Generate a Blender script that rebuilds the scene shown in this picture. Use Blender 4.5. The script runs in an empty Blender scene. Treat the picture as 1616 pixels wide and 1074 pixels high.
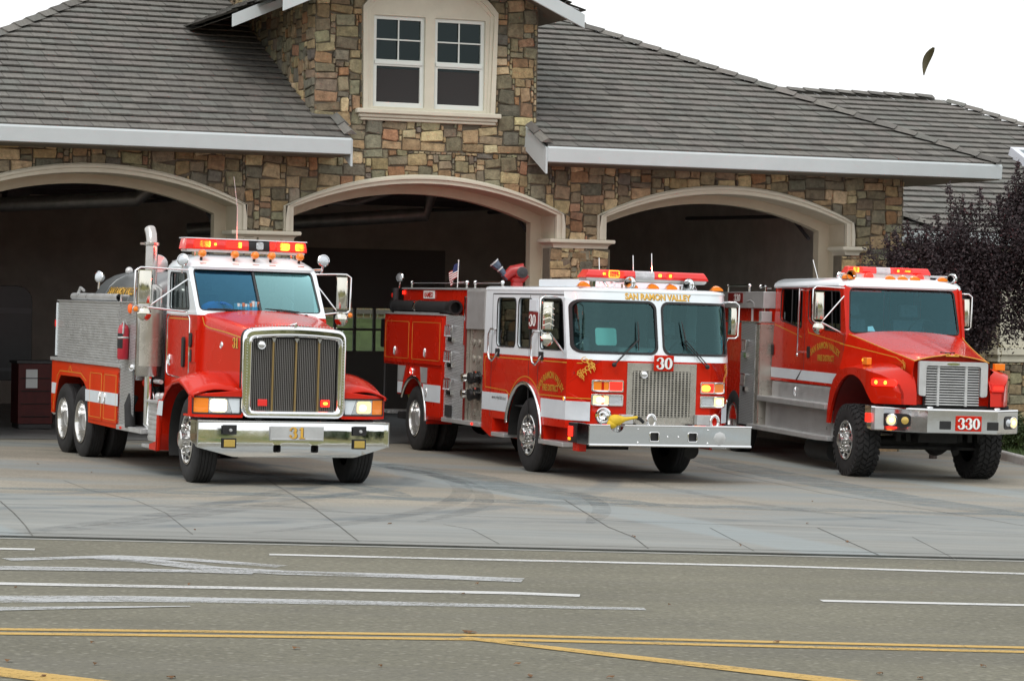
import bpy, bmesh, math, random
from mathutils import Vector, Matrix
from mathutils.geometry import delaunay_2d_cdt
random.seed(7)
R = math.radians
scene = bpy.context.scene
COL = scene.collection

# ------------------------------------------------------------------ camera
F_PX = 4300.0                                   # focal length in pixels of a 1616 px wide frame
cam_d = bpy.data.cameras.new('camera')
cam_d.sensor_width = 36.0
cam_d.lens = 36.0 * F_PX / 1616.0
cam_d.clip_start = 0.1
cam_d.clip_end = 2000.0
cam = bpy.data.objects.new('camera', cam_d)
COL.objects.link(cam)
_p = (537 - 492) / F_PX
_t = 0.016
_F = Vector((0, math.cos(_p), -math.sin(_p)))
_U0 = Vector((0, math.sin(_p), math.cos(_p)))
_R0 = Vector((1, 0, 0))
_U = _U0 * math.cos(_t) - _R0 * math.sin(_t)
_R = _R0 * math.cos(_t) + _U0 * math.sin(_t)
CAM = Vector((0, 0, 2.3))
cam.matrix_world = Matrix(((_R.x, _U.x, -_F.x, CAM.x), (_R.y, _U.y, -_F.y, CAM.y), (_R.z, _U.z, -_F.z, CAM.z), (0, 0, 0, 1)))
scene.camera = cam

# ------------------------------------------------------------------ sky, sun, exposure
SUN_EL, SUN_AZ = R(52), R(200)                  # high and behind the viewer, veiled by cloud
world = bpy.data.worlds.new('World')
scene.world = world
world.use_nodes = True
wn, wl = world.node_tree.nodes, world.node_tree.links
wn.clear()
sky = wn.new('ShaderNodeTexSky')
sky.sky_type = 'NISHITA'
sky.sun_disc = False
sky.sun_elevation = SUN_EL
sky.sun_rotation = SUN_AZ
sky.dust_density = 4.0
mixw = wn.new('ShaderNodeMix')
mixw.data_type = 'RGBA'
mixw.inputs['Factor'].default_value = 0.86      # an overcast: mostly even white cloud
mixw.inputs['B'].default_value = (11.2, 11.3, 11.3, 1)
bg = wn.new('ShaderNodeBackground')
bg.inputs['Strength'].default_value = 0.10
wo = wn.new('ShaderNodeOutputWorld')
wl.new(sky.outputs['Color'], mixw.inputs['A'])
wl.new(mixw.outputs['Result'], bg.inputs['Color'])
wl.new(bg.outputs['Background'], wo.inputs['Surface'])

sun_d = bpy.data.lights.new('sun', 'SUN')
sun_d.energy = 0.9
sun_d.angle = R(20)
sun_d.color = (1.0, 0.97, 0.93)
sun = bpy.data.objects.new('sun', sun_d)
COL.objects.link(sun)
_d = Vector((math.sin(SUN_AZ) * math.cos(SUN_EL), math.cos(SUN_AZ) * math.cos(SUN_EL), math.sin(SUN_EL)))
sun.rotation_euler = (-_d).to_track_quat('-Z', 'Y').to_euler()

vs = scene.view_settings
vs.view_transform = 'Standard'
vs.look = 'None'
vs.exposure = 0.30
vs.gamma = 1.0
scene.cycles.max_bounces = 8
scene.cycles.transparent_max_bounces = 12
scene.cycles.use_denoising = True

# ------------------------------------------------------------------ materials
def nt(name):
    m = bpy.data.materials.new(name)
    m.use_nodes = True
    n, l = m.node_tree.nodes, m.node_tree.links
    return m, n, l, n['Principled BSDF']

def mat(name, col, rough=0.5, metal=0.0, coat=0.0, var=0.0, vscale=6.0, bump=0.0, bscale=60.0, emit=None, estr=0.0, spec=0.5, rvar=0.0):
    m, n, l, b = nt(name)
    b.inputs['Base Color'].default_value = (*col, 1)
    b.inputs['Roughness'].default_value = rough
    b.inputs['Metallic'].default_value = metal
    b.inputs['Coat Weight'].default_value = coat
    b.inputs['Coat Roughness'].default_value = 0.04
    b.inputs['Specular IOR Level'].default_value = spec
    if emit:
        b.inputs['Emission Color'].default_value = (*emit, 1)
        b.inputs['Emission Strength'].default_value = estr
    tc = None
    if var or bump or rvar:
        tc = n.new('ShaderNodeTexCoord')
    if var or rvar:
        t = n.new('ShaderNodeTexNoise')
        t.inputs['Scale'].default_value = vscale
        t.inputs['Detail'].default_value = 6
        t.inputs['Roughness'].default_value = 0.65
        l.new(tc.outputs['Object'], t.inputs['Vector'])
        if var:
            mr = n.new('ShaderNodeMapRange')
            mr.inputs['From Min'].default_value = 0.3
            mr.inputs['From Max'].default_value = 0.7
            mr.inputs['To Min'].default_value = 1 - var
            mr.inputs['To Max'].default_value = 1 + var
            l.new(t.outputs['Fac'], mr.inputs['Value'])
            mx = n.new('ShaderNodeVectorMath')
            mx.operation = 'SCALE'
            mx.inputs[0].default_value = col
            l.new(mr.outputs['Result'], mx.inputs['Scale'])
            l.new(mx.outputs['Vector'], b.inputs['Base Color'])
        if rvar:
            mr2 = n.new('ShaderNodeMapRange')
            mr2.inputs['From Min'].default_value = 0.3
            mr2.inputs['From Max'].default_value = 0.7
            mr2.inputs['To Min'].default_value = max(0.02, rough - rvar)
            mr2.inputs['To Max'].default_value = rough + rvar
            l.new(t.outputs['Fac'], mr2.inputs['Value'])
            l.new(mr2.outputs['Result'], b.inputs['Roughness'])
    if bump:
        t2 = n.new('ShaderNodeTexNoise')
        t2.inputs['Scale'].default_value = bscale
        t2.inputs['Detail'].default_value = 4
        l.new(tc.outputs['Object'], t2.inputs['Vector'])
        bp = n.new('ShaderNodeBump')
        bp.inputs['Strength'].default_value = bump
        bp.inputs['Distance'].default_value = 0.02
        l.new(t2.outputs['Fac'], bp.inputs['Height'])
        l.new(bp.outputs['Normal'], b.inputs['Normal'])
    return m

def attr_mat(name, rough=0.85, bump=0.4, bscale=25.0, nscale=9.0, amount=0.35, stretch=(1, 1, 1)):
    """colour comes from each stone's / tile's own colour attribute, broken up by noise"""
    m, n, l, b = nt(name)
    at = n.new('ShaderNodeAttribute')
    at.attribute_name = 'Col'
    tc = n.new('ShaderNodeTexCoord')
    mp = n.new('ShaderNodeMapping')
    mp.inputs['Scale'].default_value = stretch
    l.new(tc.outputs['Object'], mp.inputs['Vector'])
    t = n.new('ShaderNodeTexNoise')
    t.inputs['Scale'].default_value = nscale
    t.inputs['Detail'].default_value = 8
    t.inputs['Roughness'].default_value = 0.7
    l.new(mp.outputs['Vector'], t.inputs['Vector'])
    mr = n.new('ShaderNodeMapRange')
    mr.inputs['From Min'].default_value = 0.3
    mr.inputs['From Max'].default_value = 0.7
    mr.inputs['To Min'].default_value = 1 - amount
    mr.inputs['To Max'].default_value = 1 + amount
    l.new(t.outputs['Fac'], mr.inputs['Value'])
    mx = n.new('ShaderNodeVectorMath')
    mx.operation = 'SCALE'
    l.new(at.outputs['Color'], mx.inputs[0])
    l.new(mr.outputs['Result'], mx.inputs['Scale'])
    l.new(mx.outputs['Vector'], b.inputs['Base Color'])
    b.inputs['Roughness'].default_value = rough
    t2 = n.new('ShaderNodeTexNoise')
    t2.inputs['Scale'].default_value = bscale
    t2.inputs['Detail'].default_value = 6
    l.new(mp.outputs['Vector'], t2.inputs['Vector'])
    bp = n.new('ShaderNodeBump')
    bp.inputs['Strength'].default_value = bump
    bp.inputs['Distance'].default_value = 0.02
    l.new(t2.outputs['Fac'], bp.inputs['Height'])
    l.new(bp.outputs['Normal'], b.inputs['Normal'])
    return m

def glass_mat(name, tint, refl=0.10, rough=0.02, gcol=(0.80, 0.93, 0.95)):
    m = bpy.data.materials.new(name)
    m.use_nodes = True
    n, l = m.node_tree.nodes, m.node_tree.links
    n.clear()
    o = n.new('ShaderNodeOutputMaterial')
    tr = n.new('ShaderNodeBsdfTransparent')
    tr.inputs['Color'].default_value = (*tint, 1)
    gl = n.new('ShaderNodeBsdfGlossy')
    gl.inputs['Color'].default_value = (*gcol, 1)
    gl.inputs['Roughness'].default_value = rough
    fr = n.new('ShaderNodeFresnel')
    fr.inputs['IOR'].default_value = 1.5
    ad = n.new('ShaderNodeMath')
    ad.operation = 'ADD'
    ad.use_clamp = True
    ad.inputs[1].default_value = refl
    mx = n.new('ShaderNodeMixShader')
    l.new(fr.outputs['Fac'], ad.inputs[0])
    l.new(ad.outputs['Value'], mx.inputs['Fac'])
    l.new(tr.outputs['BSDF'], mx.inputs[1])
    l.new(gl.outputs['BSDF'], mx.inputs[2])
    l.new(mx.outputs['Shader'], o.inputs['Surface'])
    return m

def diamond_mat(name, col=(0.50, 0.52, 0.53), rough=0.30, scale=34.0):
    """polished aluminium tread plate: raised lozenges as a bump"""
    m, n, l, b = nt(name)
    b.inputs['Base Color'].default_value = (*col, 1)
    b.inputs['Metallic'].default_value = 0.5
    b.inputs['Roughness'].default_value = rough
    tc = n.new('ShaderNodeTexCoord')
    mp = n.new('ShaderNodeMapping')
    mp.inputs['Rotation'].default_value = (0.0, R(45), R(12))
    l.new(tc.outputs['Object'], mp.inputs['Vector'])
    w = n.new('ShaderNodeTexChecker')
    w.inputs['Scale'].default_value = scale
    l.new(mp.outputs['Vector'], w.inputs['Vector'])
    bp = n.new('ShaderNodeBump')
    bp.inputs['Strength'].default_value = 0.8
    bp.inputs['Distance'].default_value = 0.006
    l.new(w.outputs['Fac'], bp.inputs['Height'])
    l.new(bp.outputs['Normal'], b.inputs['Normal'])
    mx = n.new('ShaderNodeMix')
    mx.data_type = 'RGBA'
    mx.inputs['A'].default_value = (col[0] * 0.62, col[1] * 0.62, col[2] * 0.62, 1)
    mx.inputs['B'].default_value = (*col, 1)
    l.new(w.outputs['Fac'], mx.inputs['Factor'])
    l.new(mx.outputs['Result'], b.inputs['Base Color'])
    return m

M = {}
M['red'] = mat('red_paint', (0.56, 0.016, 0.004), 0.26, coat=0.32, var=0.10, vscale=1.1, rvar=0.12, spec=0.12)
M['red_warm_refl'] = mat('red_paint_warm_reflection', (0.66, 0.042, 0.006), 0.33, coat=0.22, var=0.07, vscale=1.8, rvar=0.08, spec=0.12)  # the same red, with the tender side's orange reflection mixed into the colour
M['red_dark'] = mat('dark_red_paint', (0.18, 0.008, 0.006), 0.55, var=0.2)
M['white'] = mat('white_paint', (0.80, 0.87, 0.91), 0.28, coat=0.6, var=0.03, vscale=2)
M['stripe'] = mat('white_reflective_tape', (0.66, 0.72, 0.76), 0.45, var=0.04, vscale=4)
M['chrome'] = mat('chrome', (0.86, 0.87, 0.88), 0.06, metal=1.0, rvar=0.03, vscale=8, bump=0.03, bscale=3.0)
M['alu'] = mat('brushed_aluminium', (0.55, 0.56, 0.56), 0.36, metal=0.45, var=0.10, vscale=5, rvar=0.1)
M['steel'] = mat('stainless_steel', (0.46, 0.44, 0.39), 0.28, metal=0.6, var=0.12, vscale=3, rvar=0.1)
M['diamond'] = diamond_mat('tread_plate')
M['rubber'] = mat('tyre_rubber', (0.018, 0.018, 0.019), 0.8, var=0.3, vscale=12, bump=0.15, bscale=90)
M['black'] = mat('black_plastic', (0.012, 0.012, 0.013), 0.5, var=0.2)
M['chassis'] = mat('chassis_black', (0.012, 0.012, 0.012), 0.7, var=0.4, vscale=8, bump=0.2)
M['dark'] = mat('dark_trim', (0.03, 0.03, 0.032), 0.6)
M['inside'] = mat('cab_interior_grey', (0.26, 0.27, 0.27), 0.8, var=0.2, vscale=5)
M['seat'] = mat('seat_fabric', (0.16, 0.17, 0.19), 0.9, var=0.2, vscale=20)
M['wind'] = glass_mat('windscreen_glass', (0.55, 0.86, 0.86), 0.070, gcol=(0.36, 0.66, 0.68))
M['wind_dark_refl'] = glass_mat('windscreen_glass_dark_reflection', (0.30, 0.62, 0.78), -0.02, gcol=(0.12, 0.34, 0.52))  # same windscreen glass, with the left pane's darker reflection put into its colour
M['wind_sky'] = glass_mat('wide_windscreen_glass', (0.50, 0.82, 0.90), 0.075, gcol=(0.30, 0.62, 0.70))
M['sideglass'] = glass_mat('tinted_side_glass', (0.10, 0.12, 0.13), 0.02)
M['pane'] = glass_mat('window_glass', (0.30, 0.42, 0.42), -0.015)
M['clear'] = glass_mat('clear_lens', (0.85, 0.87, 0.88), 0.10)
M['amber'] = mat('amber_lens', (0.75, 0.20, 0.008), 0.25, coat=0.5, emit=(1.0, 0.25, 0.01), estr=0.12)
M['amber_lit'] = mat('lit_amber_lens', (0.8, 0.25, 0.01), 0.3, emit=(1.0, 0.36, 0.02), estr=1.1)
M['redlens'] = mat('red_lens', (0.55, 0.02, 0.02), 0.18, coat=0.6, emit=(1.0, 0.03, 0.012), estr=0.22)
M['redlens_lit'] = mat('lit_red_lens', (0.6, 0.01, 0.01), 0.3, emit=(1.0, 0.018, 0.008), estr=2.2)
M['flash'] = mat('flashing_lamp', (0.9, 0.5, 0.1), 0.4, emit=(1.0, 0.30, 0.015), estr=3.2)
M['head_lit'] = mat('lit_headlamp', (0.9, 0.85, 0.7), 0.3, emit=(1.0, 0.74, 0.36), estr=2.6)
M['head_dim'] = mat('dim_headlamp', (0.7, 0.6, 0.35), 0.25, emit=(1.0, 0.72, 0.32), estr=0.75)
M['lamp_off'] = mat('clear_lamp', (0.62, 0.66, 0.70), 0.15, metal=0.6, coat=0.5, bump=0.3, bscale=50)
M['fog'] = mat('amber_fog_lamp', (0.60, 0.42, 0.10), 0.2, metal=0.3, coat=0.5)
M['barclear'] = mat('clear_bar_lens', (0.50, 0.50, 0.52), 0.2, coat=0.5, var=0.2, vscale=12)
M['gold'] = mat('gold_leaf', (0.80, 0.46, 0.07), 0.35, metal=0.25, var=0.1, vscale=30)
M['line'] = mat('gold_pinstripe', (0.62, 0.30, 0.03), 0.4)
M['signwhite'] = mat('sign_white', (0.85, 0.85, 0.83), 0.5)
M['yellow'] = mat('yellow_hose', (0.68, 0.46, 0.02), 0.6, var=0.12, vscale=10)
M['hose_green'] = mat('yellow_green_hose', (0.36, 0.36, 0.05), 0.65, var=0.15, vscale=15)
M['paper'] = mat('paper', (0.7, 0.72, 0.72), 0.8)
M['blue'] = mat('blue_cloth', (0.03, 0.16, 0.42), 0.8)
M['extred'] = mat('extinguisher_red', (0.45, 0.012, 0.03), 0.3, coat=0.5)
M['stack'] = mat('dark_stack_chrome', (0.48, 0.47, 0.45), 0.22, metal=.9, var=.2, vscale=4, rvar=.08)  # darker, slightly uneven chrome for the exhaust stack
M['rim'] = mat('polished_rim', (0.74, 0.74, 0.73), 0.16, metal=0.92, rvar=.04, vscale=6)
M['mirror'] = mat('mirror_back', (0.72, 0.70, 0.62), 0.10, metal=1.0)

# ------------------------------------------------------------------ mesh builder
class MB:
    def __init__(s):
        s.v, s.f, s.m, s.c = [], [], [], []
    def vert(s, p):
        s.v.append(tuple(p))
        return len(s.v) - 1
    def face(s, ids, mi=0, col=None):
        s.f.append(tuple(ids)); s.m.append(mi); s.c.append(col)
    def quad(s, a, b, c, d, mi=0, col=None):
        i = len(s.v)
        s.v += [tuple(a), tuple(b), tuple(c), tuple(d)]
        s.face((i, i + 1, i + 2, i + 3), mi, col)
    def poly(s, pts, mi=0, col=None):
        i = len(s.v)
        s.v += [tuple(p) for p in pts]
        s.face(range(i, i + len(pts)), mi, col)
    def box(s, x0, x1, y0, y1, z0, z1, mi=0):
        i = len(s.v)
        s.v += [(x0, y0, z0), (x1, y0, z0), (x1, y1, z0), (x0, y1, z0), (x0, y0, z1), (x1, y0, z1), (x1, y1, z1), (x0, y1, z1)]
        for q in ((0, 3, 2, 1), (4, 5, 6, 7), (0, 1, 5, 4), (1, 2, 6, 5), (2, 3, 7, 6), (3, 0, 4, 7)):
            s.face([i + k for k in q], mi)
        return s
    def plate(s, outer, holes, fn, w0, w1, mi=0, caps=(True, True), grid=0):
        """polygon with holes in (a, b), thickened from w0 to w1; fn(a, b, w) -> xyz"""
        loops = [list(outer)] + [list(h) for h in holes]
        flat = [p for lp in loops for p in lp]
        def even_odd(x, y):
            c = False
            for lp in loops:
                for j in range(len(lp)):
                    (x1, y1), (x2, y2) = lp[j - 1], lp[j]
                    if (y1 > y) != (y2 > y) and x < (x2 - x1) * (y - y1) / (y2 - y1) + x1: c = not c
            return c
        vs2 = [Vector((p[0], p[1])) for p in flat]
        ed, k = [], 0
        for lp in loops:
            n = len(lp)
            ed += [(k + j, k + (j + 1) % n) for j in range(n)]
            k += n
        if grid:
            xs_, ys_ = [p[0] for p in outer], [p[1] for p in outer]
            x = min(xs_) + grid * .5
            while x < max(xs_):
                y = min(ys_) + grid * .5
                while y < max(ys_):
                    if even_odd(x, y): vs2.append(Vector((x, y)))
                    y += grid
                x += grid
        ov, _, tris, *_r = delaunay_2d_cdt(vs2, ed, [], 0, 1e-6)
        tris = [t for t in tris if even_odd(sum(ov[q].x for q in t) / 3, sum(ov[q].y for q in t) / 3)]
        for on_, w in ((caps[0], w0), (caps[1], w1)):
            if not on_: continue
            i2 = len(s.v)
            s.v += [tuple(fn(q.x, q.y, w)) for q in ov]
            for t in tris: s.face([i2 + q for q in t], mi)
        i0 = len(s.v)
        s.v += [tuple(fn(a, b, w0)) for a, b in flat]
        i1 = len(s.v)
        s.v += [tuple(fn(a, b, w1)) for a, b in flat]
        k = 0
        for lp in loops:
            n = len(lp)
            for j in range(n):
                a, b = k + j, k + (j + 1) % n
                s.face((i0 + a, i0 + b, i1 + b, i1 + a), mi)
            k += n
        return s
    def tube(s, pts, r, n=8, closed=False, mi=0, caps=True):
        P = [Vector(p) for p in pts]
        rr = r if isinstance(r, (list, tuple)) else [r] * len(P)
        rings = []
        up = None
        m = len(P)
        for i, p in enumerate(P):
            if closed:
                t = P[(i + 1) % m] - P[i - 1]
            else:
                t = P[min(i + 1, m - 1)] - P[max(i - 1, 0)]
            if t.length < 1e-9: t = Vector((0, 0, 1))
            t.normalize()
            if up is None:
                a = Vector((0, 0, 1)) if abs(t.z) < 0.9 else Vector((1, 0, 0))
                up = a - t * a.dot(t)
            else:
                up = up - t * up.dot(t)
            if up.length < 1e-6: up = t.orthogonal()
            up.normalize()
            sd = t.cross(up)
            i0 = len(s.v)
            for k in range(n):
                a = 2 * math.pi * k / n
                s.v.append(tuple(p + (up * math.cos(a) + sd * math.sin(a)) * rr[i]))
            rings.append(i0)
        for i in range(m if closed else m - 1):
            a, b = rings[i], rings[(i + 1) % m]
            for k in range(n):
                s.face((a + k, a + (k + 1) % n, b + (k + 1) % n, b + k), mi)
        if caps and not closed:
            s.face([rings[0] + k for k in range(n)][::-1], mi)
            s.face([rings[-1] + k for k in range(n)], mi)
        return s
    def lathe(s, prof, c, axis, n=24, mi=0, a0=0, a1=2 * math.pi):
        """prof: (radius, height) along axis"""
        ax = Vector(axis).normalized()
        u = ax.orthogonal().normalized()
        if abs(ax.y) > 0.9: u = Vector((1, 0, 0))
        if abs(ax.z) > 0.9: u = Vector((1, 0, 0))
        if abs(ax.x) > 0.9: u = Vector((0, 1, 0))
        w = ax.cross(u)
        c = Vector(c)
        full = abs(a1 - a0 - 2 * math.pi) < 1e-6
        nn = n if full else n + 1
        rings = []
        for r, h in prof:
            i0 = len(s.v)
            if r < 1e-6:
                s.v.append(tuple(c + ax * h)); rings.append((i0, True)); continue
            for k in range(nn):
                a = a0 + (a1 - a0) * k / n
                s.v.append(tuple(c + ax * h + (u * math.cos(a) + w * math.sin(a)) * r))
            rings.append((i0, False))
        for (a, sa), (b, sb) in zip(rings, rings[1:]):
            for k in range(n):
                k2 = (k + 1) % nn
                if sa and sb: continue
                if sa: s.face((a, b + k2, b + k), mi)
                elif sb: s.face((a + k, a + k2, b), mi)
                else: s.face((a + k, a + k2, b + k2, b + k), mi)
        return s
    def ball(s, c, r, n=14, mi=0, sc=(1, 1, 1)):
        i = len(s.v)
        prof = [(r * math.sin(math.pi * k / (n // 2)), -r * math.cos(math.pi * k / (n // 2))) for k in range(n // 2 + 1)]
        prof[0] = (0, -r); prof[-1] = (0, r)
        s.lathe(prof, (0, 0, 0), (0, 0, 1), n, mi)
        for k in range(i, len(s.v)):
            p = s.v[k]
            s.v[k] = (c[0] + p[0] * sc[0], c[1] + p[1] * sc[1], c[2] + p[2] * sc[2])
        return s
    def loft(s, rings, closed=True, mi=0, caps=False):
        ids = []
        for rg in rings:
            i0 = len(s.v)
            s.v += [tuple(p) for p in rg]
            ids.append(i0)
        n = len(rings[0])
        for a, b in zip(ids, ids[1:]):
            for k in range(n if closed else n - 1):
                k2 = (k + 1) % n
                s.face((a + k, a + k2, b + k2, b + k), mi)
        if caps:
            s.face([ids[0] + k for k in range(n)][::-1], mi)
            s.face([ids[-1] + k for k in range(n)], mi)
        return s
    def strip(s, pts, w, fn, w0=0.0, th=0.004, mi=0, closed=False):
        """ribbon of width w (number or list) along 2D pts, mapped by fn(a, b, depth)"""
        n = len(pts)
        ww = w if isinstance(w, (list, tuple)) else [w] * n
        L, Rr = [], []
        for i in range(n):
            if closed: a, b = pts[i - 1], pts[(i + 1) % n]
            else: a, b = pts[max(0, i - 1)], pts[min(n - 1, i + 1)]
            dx, dy = b[0] - a[0], b[1] - a[1]
            d = math.hypot(dx, dy) or 1
            nx, ny = -dy / d * ww[i] / 2, dx / d * ww[i] / 2
            L.append((pts[i][0] + nx, pts[i][1] + ny)); Rr.append((pts[i][0] - nx, pts[i][1] - ny))
        for i in range(n if closed else n - 1):
            j = (i + 1) % n
            q = [L[i], L[j], Rr[j], Rr[i]]
            s.quad(*[fn(a, b, w0 + th) for a, b in q], mi)
            s.quad(fn(*L[i], w0 + th), fn(*L[j], w0 + th), fn(*L[j], w0), fn(*L[i], w0), mi)
            s.quad(fn(*Rr[i], w0 + th), fn(*Rr[j], w0 + th), fn(*Rr[j], w0), fn(*Rr[i], w0), mi)
        return s
    def build(s, name, mats, parent=None, bevel=0.0, smooth=35, merge=1e-5, loc=None, seg=2):
        me = bpy.data.meshes.new(name)
        me.from_pydata(s.v, [], s.f)
        if not isinstance(mats, (list, tuple)): mats = [mats]
        for m in mats: me.materials.append(m)
        me.polygons.foreach_set('material_index', s.m)
        if any(c is not None for c in s.c):
            ca = me.color_attributes.new('Col', 'FLOAT_COLOR', 'CORNER')
            buf = []
            for p, c in zip(me.polygons, s.c):
                c = c or (0.2, 0.2, 0.2)
                for _ in range(p.loop_total): buf += [c[0], c[1], c[2], 1.0]
            ca.data.foreach_set('color', buf)
        bm = bmesh.new()
        bm.from_mesh(me)
        if merge: bmesh.ops.remove_doubles(bm, verts=bm.verts, dist=merge)
        bmesh.ops.recalc_face_normals(bm, faces=bm.faces)
        bm.to_mesh(me)
        bm.free()
        if smooth:
            me.polygons.foreach_set('use_smooth', [True] * len(me.polygons))
            me.set_sharp_from_angle(angle=R(smooth))
        o = bpy.data.objects.new(name, me)
        COL.objects.link(o)
        if parent is not None: o.parent = parent
        if loc: o.location = loc
        if bevel:
            b = o.modifiers.new('bevel', 'BEVEL')
            b.width = bevel; b.segments = seg; b.limit_method = 'ANGLE'; b.angle_limit = R(40)
            b.harden_normals = True
        return o

def bx(name, m, parent, x0, x1, y0, y1, z0, z1, bevel=0.01):
    return MB().box(x0, x1, y0, y1, z0, z1).build(name, m, parent, bevel=bevel)

def empty(name, parent=None, mw=None):
    o = bpy.data.objects.new(name, None)
    o.empty_display_size = 0.3
    COL.objects.link(o)
    if parent is not None: o.parent = parent
    if mw is not None: o.matrix_world = mw
    return o

def tag(o, label=None, cat=None, group=None, kind=None):
    if label: o['label'] = label
    if cat: o['category'] = cat
    if group: o['group'] = group
    if kind: o['kind'] = kind
    return o

def copy_tree(o, parent=None):
    c = o.copy()
    COL.objects.link(c)
    c.parent = parent
    for ch in list(o.children): copy_tree(ch, c)
    return c

def rrect(a0, a1, b0, b1, r, n=5):
    out = []
    for cx, cy, s in ((a1 - r, b1 - r, 0), (a0 + r, b1 - r, 90), (a0 + r, b0 + r, 180), (a1 - r, b0 + r, 270)):
        for k in range(n + 1):
            t = R(s + 90 * k / n)
            out.append((cx + r * math.cos(t), cy + r * math.sin(t)))
    return out

def rpoly(pts, r, n=4):
    """polygon with rounded corners"""
    out = []
    m = len(pts)
    for i in range(m):
        p, a, b = Vector(pts[i]), Vector(pts[i - 1]), Vector(pts[(i + 1) % m])
        u, w = (a - p), (b - p)
        d = min(r, u.length * 0.45, w.length * 0.45)
        s, e = p + u.normalized() * d, p + w.normalized() * d
        for k in range(n + 1):
            t = k / n
            q = s * (1 - t) ** 2 + p * 2 * t * (1 - t) + e * t * t
            out.append((q.x, q.y))
    return out

def densify(pts, step, closed=True):
    out = []
    n = len(pts)
    for i in range(n if closed else n - 1):
        a, b = pts[i], pts[(i + 1) % n]
        d = math.hypot(b[0] - a[0], b[1] - a[1])
        k = max(1, int(d / step))
        for j in range(k):
            out.append((a[0] + (b[0] - a[0]) * j / k, a[1] + (b[1] - a[1]) * j / k))
    if not closed: out.append(pts[-1])
    return out

def arc(cx, cy, r, a0, a1, n=16, ry=None):
    ry = ry or r
    return [(cx + r * math.cos(R(a0 + (a1 - a0) * k / n)), cy + ry * math.sin(R(a0 + (a1 - a0) * k / n))) for k in range(n + 1)]

def side(y):            # plane at constant y seen from the right: w goes outwards (-y)
    return lambda a, b, w: (a, y - w, b)
def front(x):           # plane at constant x: a = y, b = z, w goes forward
    return lambda a, b, w: (x + w, a, b)

# ------------------------------------------------------------------ lettering
def text(name, body, size, m, parent, fn, depth=0.003, bold=0.0, bend=0.0, shadow=None, sx=1.0):
    """built-in font outline turned into a flat raised mesh; fn(a, b, w) places it; bend = arc radius (0: straight)"""
    cu = bpy.data.curves.new(name, 'FONT')
    cu.body = body
    cu.size = size
    cu.align_x = 'CENTER'
    cu.resolution_u = 3
    cu.offset = bold
    cu.extrude = 0.0
    tmp = bpy.data.objects.new(name, cu)
    COL.objects.link(tmp)
    dg = bpy.context.evaluated_depsgraph_get()
    me = bpy.data.meshes.new_from_object(tmp.evaluated_get(dg))
    bpy.data.objects.remove(tmp)
    mb = MB()
    def add(dx, dy, w, mi):
        i = len(mb.v)
        for v in me.vertices:
            a, b = v.co.x * sx + dx, v.co.y + dy
            if bend:
                t = a / bend
                a, b = (bend + b) * math.sin(t), (bend + b) * math.cos(t) - bend
            mb.v.append(tuple(fn(a, b, w)))
        for p in me.polygons: mb.face([i + k for k in p.vertices], mi)
    mats = [m]
    if shadow:
        mats.append(shadow)
        add(size * 0.055, -size * 0.05, depth * 0.5, 1)
    add(0, 0, depth, 0)
    o = mb.build(name, mats, parent, smooth=0, merge=0)
    bpy.data.meshes.remove(me)
    return o

def glyph(ch):
    """heavy serif numerals in a box 0.62 wide and 1 high: list of (points, widths)"""
    if ch == '0':
        n = 28
        pts = [(0.31 + 0.22 * math.cos(2 * math.pi * k / n), 0.5 + 0.43 * math.sin(2 * math.pi * k / n)) for k in range(n)]
        w = [0.10 + 0.12 * abs(math.cos(2 * math.pi * k / n)) ** 1.5 for k in range(n)]
        return [(pts, w, True)]
    if ch == '1':
        return [([(0.33, 0.02), (0.33, 0.98)], [0.22, 0.22], False), ([(0.10, 0.045), (0.56, 0.045)], [0.09, 0.09], False),
                ([(0.10, 0.80), (0.22, 0.84), (0.30, 0.95)], [0.05, 0.09, 0.08], False)]
    if ch == '3':
        top = arc(0.29, 0.735, 0.20, 165, -80, 16, 0.215)
        bot = arc(0.28, 0.28, 0.24, 85, -170, 18, 0.235)
        wt = [0.09 + 0.13 * max(0, math.cos(R(165 - 245 * k / 16))) for k in range(17)]
        wb = [0.08 + 0.15 * max(0, math.cos(R(85 - 255 * k / 18))) for k in range(19)]
        dot1 = [(0.085 + 0.045 * math.cos(R(a)), 0.76 + 0.045 * math.sin(R(a))) for a in range(0, 360, 45)]
        dot2 = [(0.085 + 0.05 * math.cos(R(a)), 0.24 + 0.05 * math.sin(R(a))) for a in range(0, 360, 45)]
        return [(top, wt, False), (bot, wb, False), (dot1, [0.09] * 8, True), (dot2, [0.10] * 8, True)]
    return []

def number(name, body, h, m, parent, fn, a0, b0, shadow=None, sx=1.0, th=0.004, mb=None):
    mb = mb or MB()
    mats = [m] + ([shadow] if shadow else [])
    for i, ch in enumerate(body):
        for pts, ws, cl in glyph(ch):
            for mi, (dx, dy, w) in ([(1, (0.05, -0.045, 0.001))] if shadow else []) + [(0, (0, 0, 0.001 + th * 0.5))]:
                P = [(a0 + (0.66 * i + p[0] + dx) * h * sx, b0 + (p[1] + dy) * h) for p in pts]
                mb.strip(P, [x * h * (0.5 + 0.5 * sx) for x in ws], fn, w, th * 0.5, mi, cl)
    return mb.build(name, mats, parent, smooth=0, merge=0)

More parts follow.
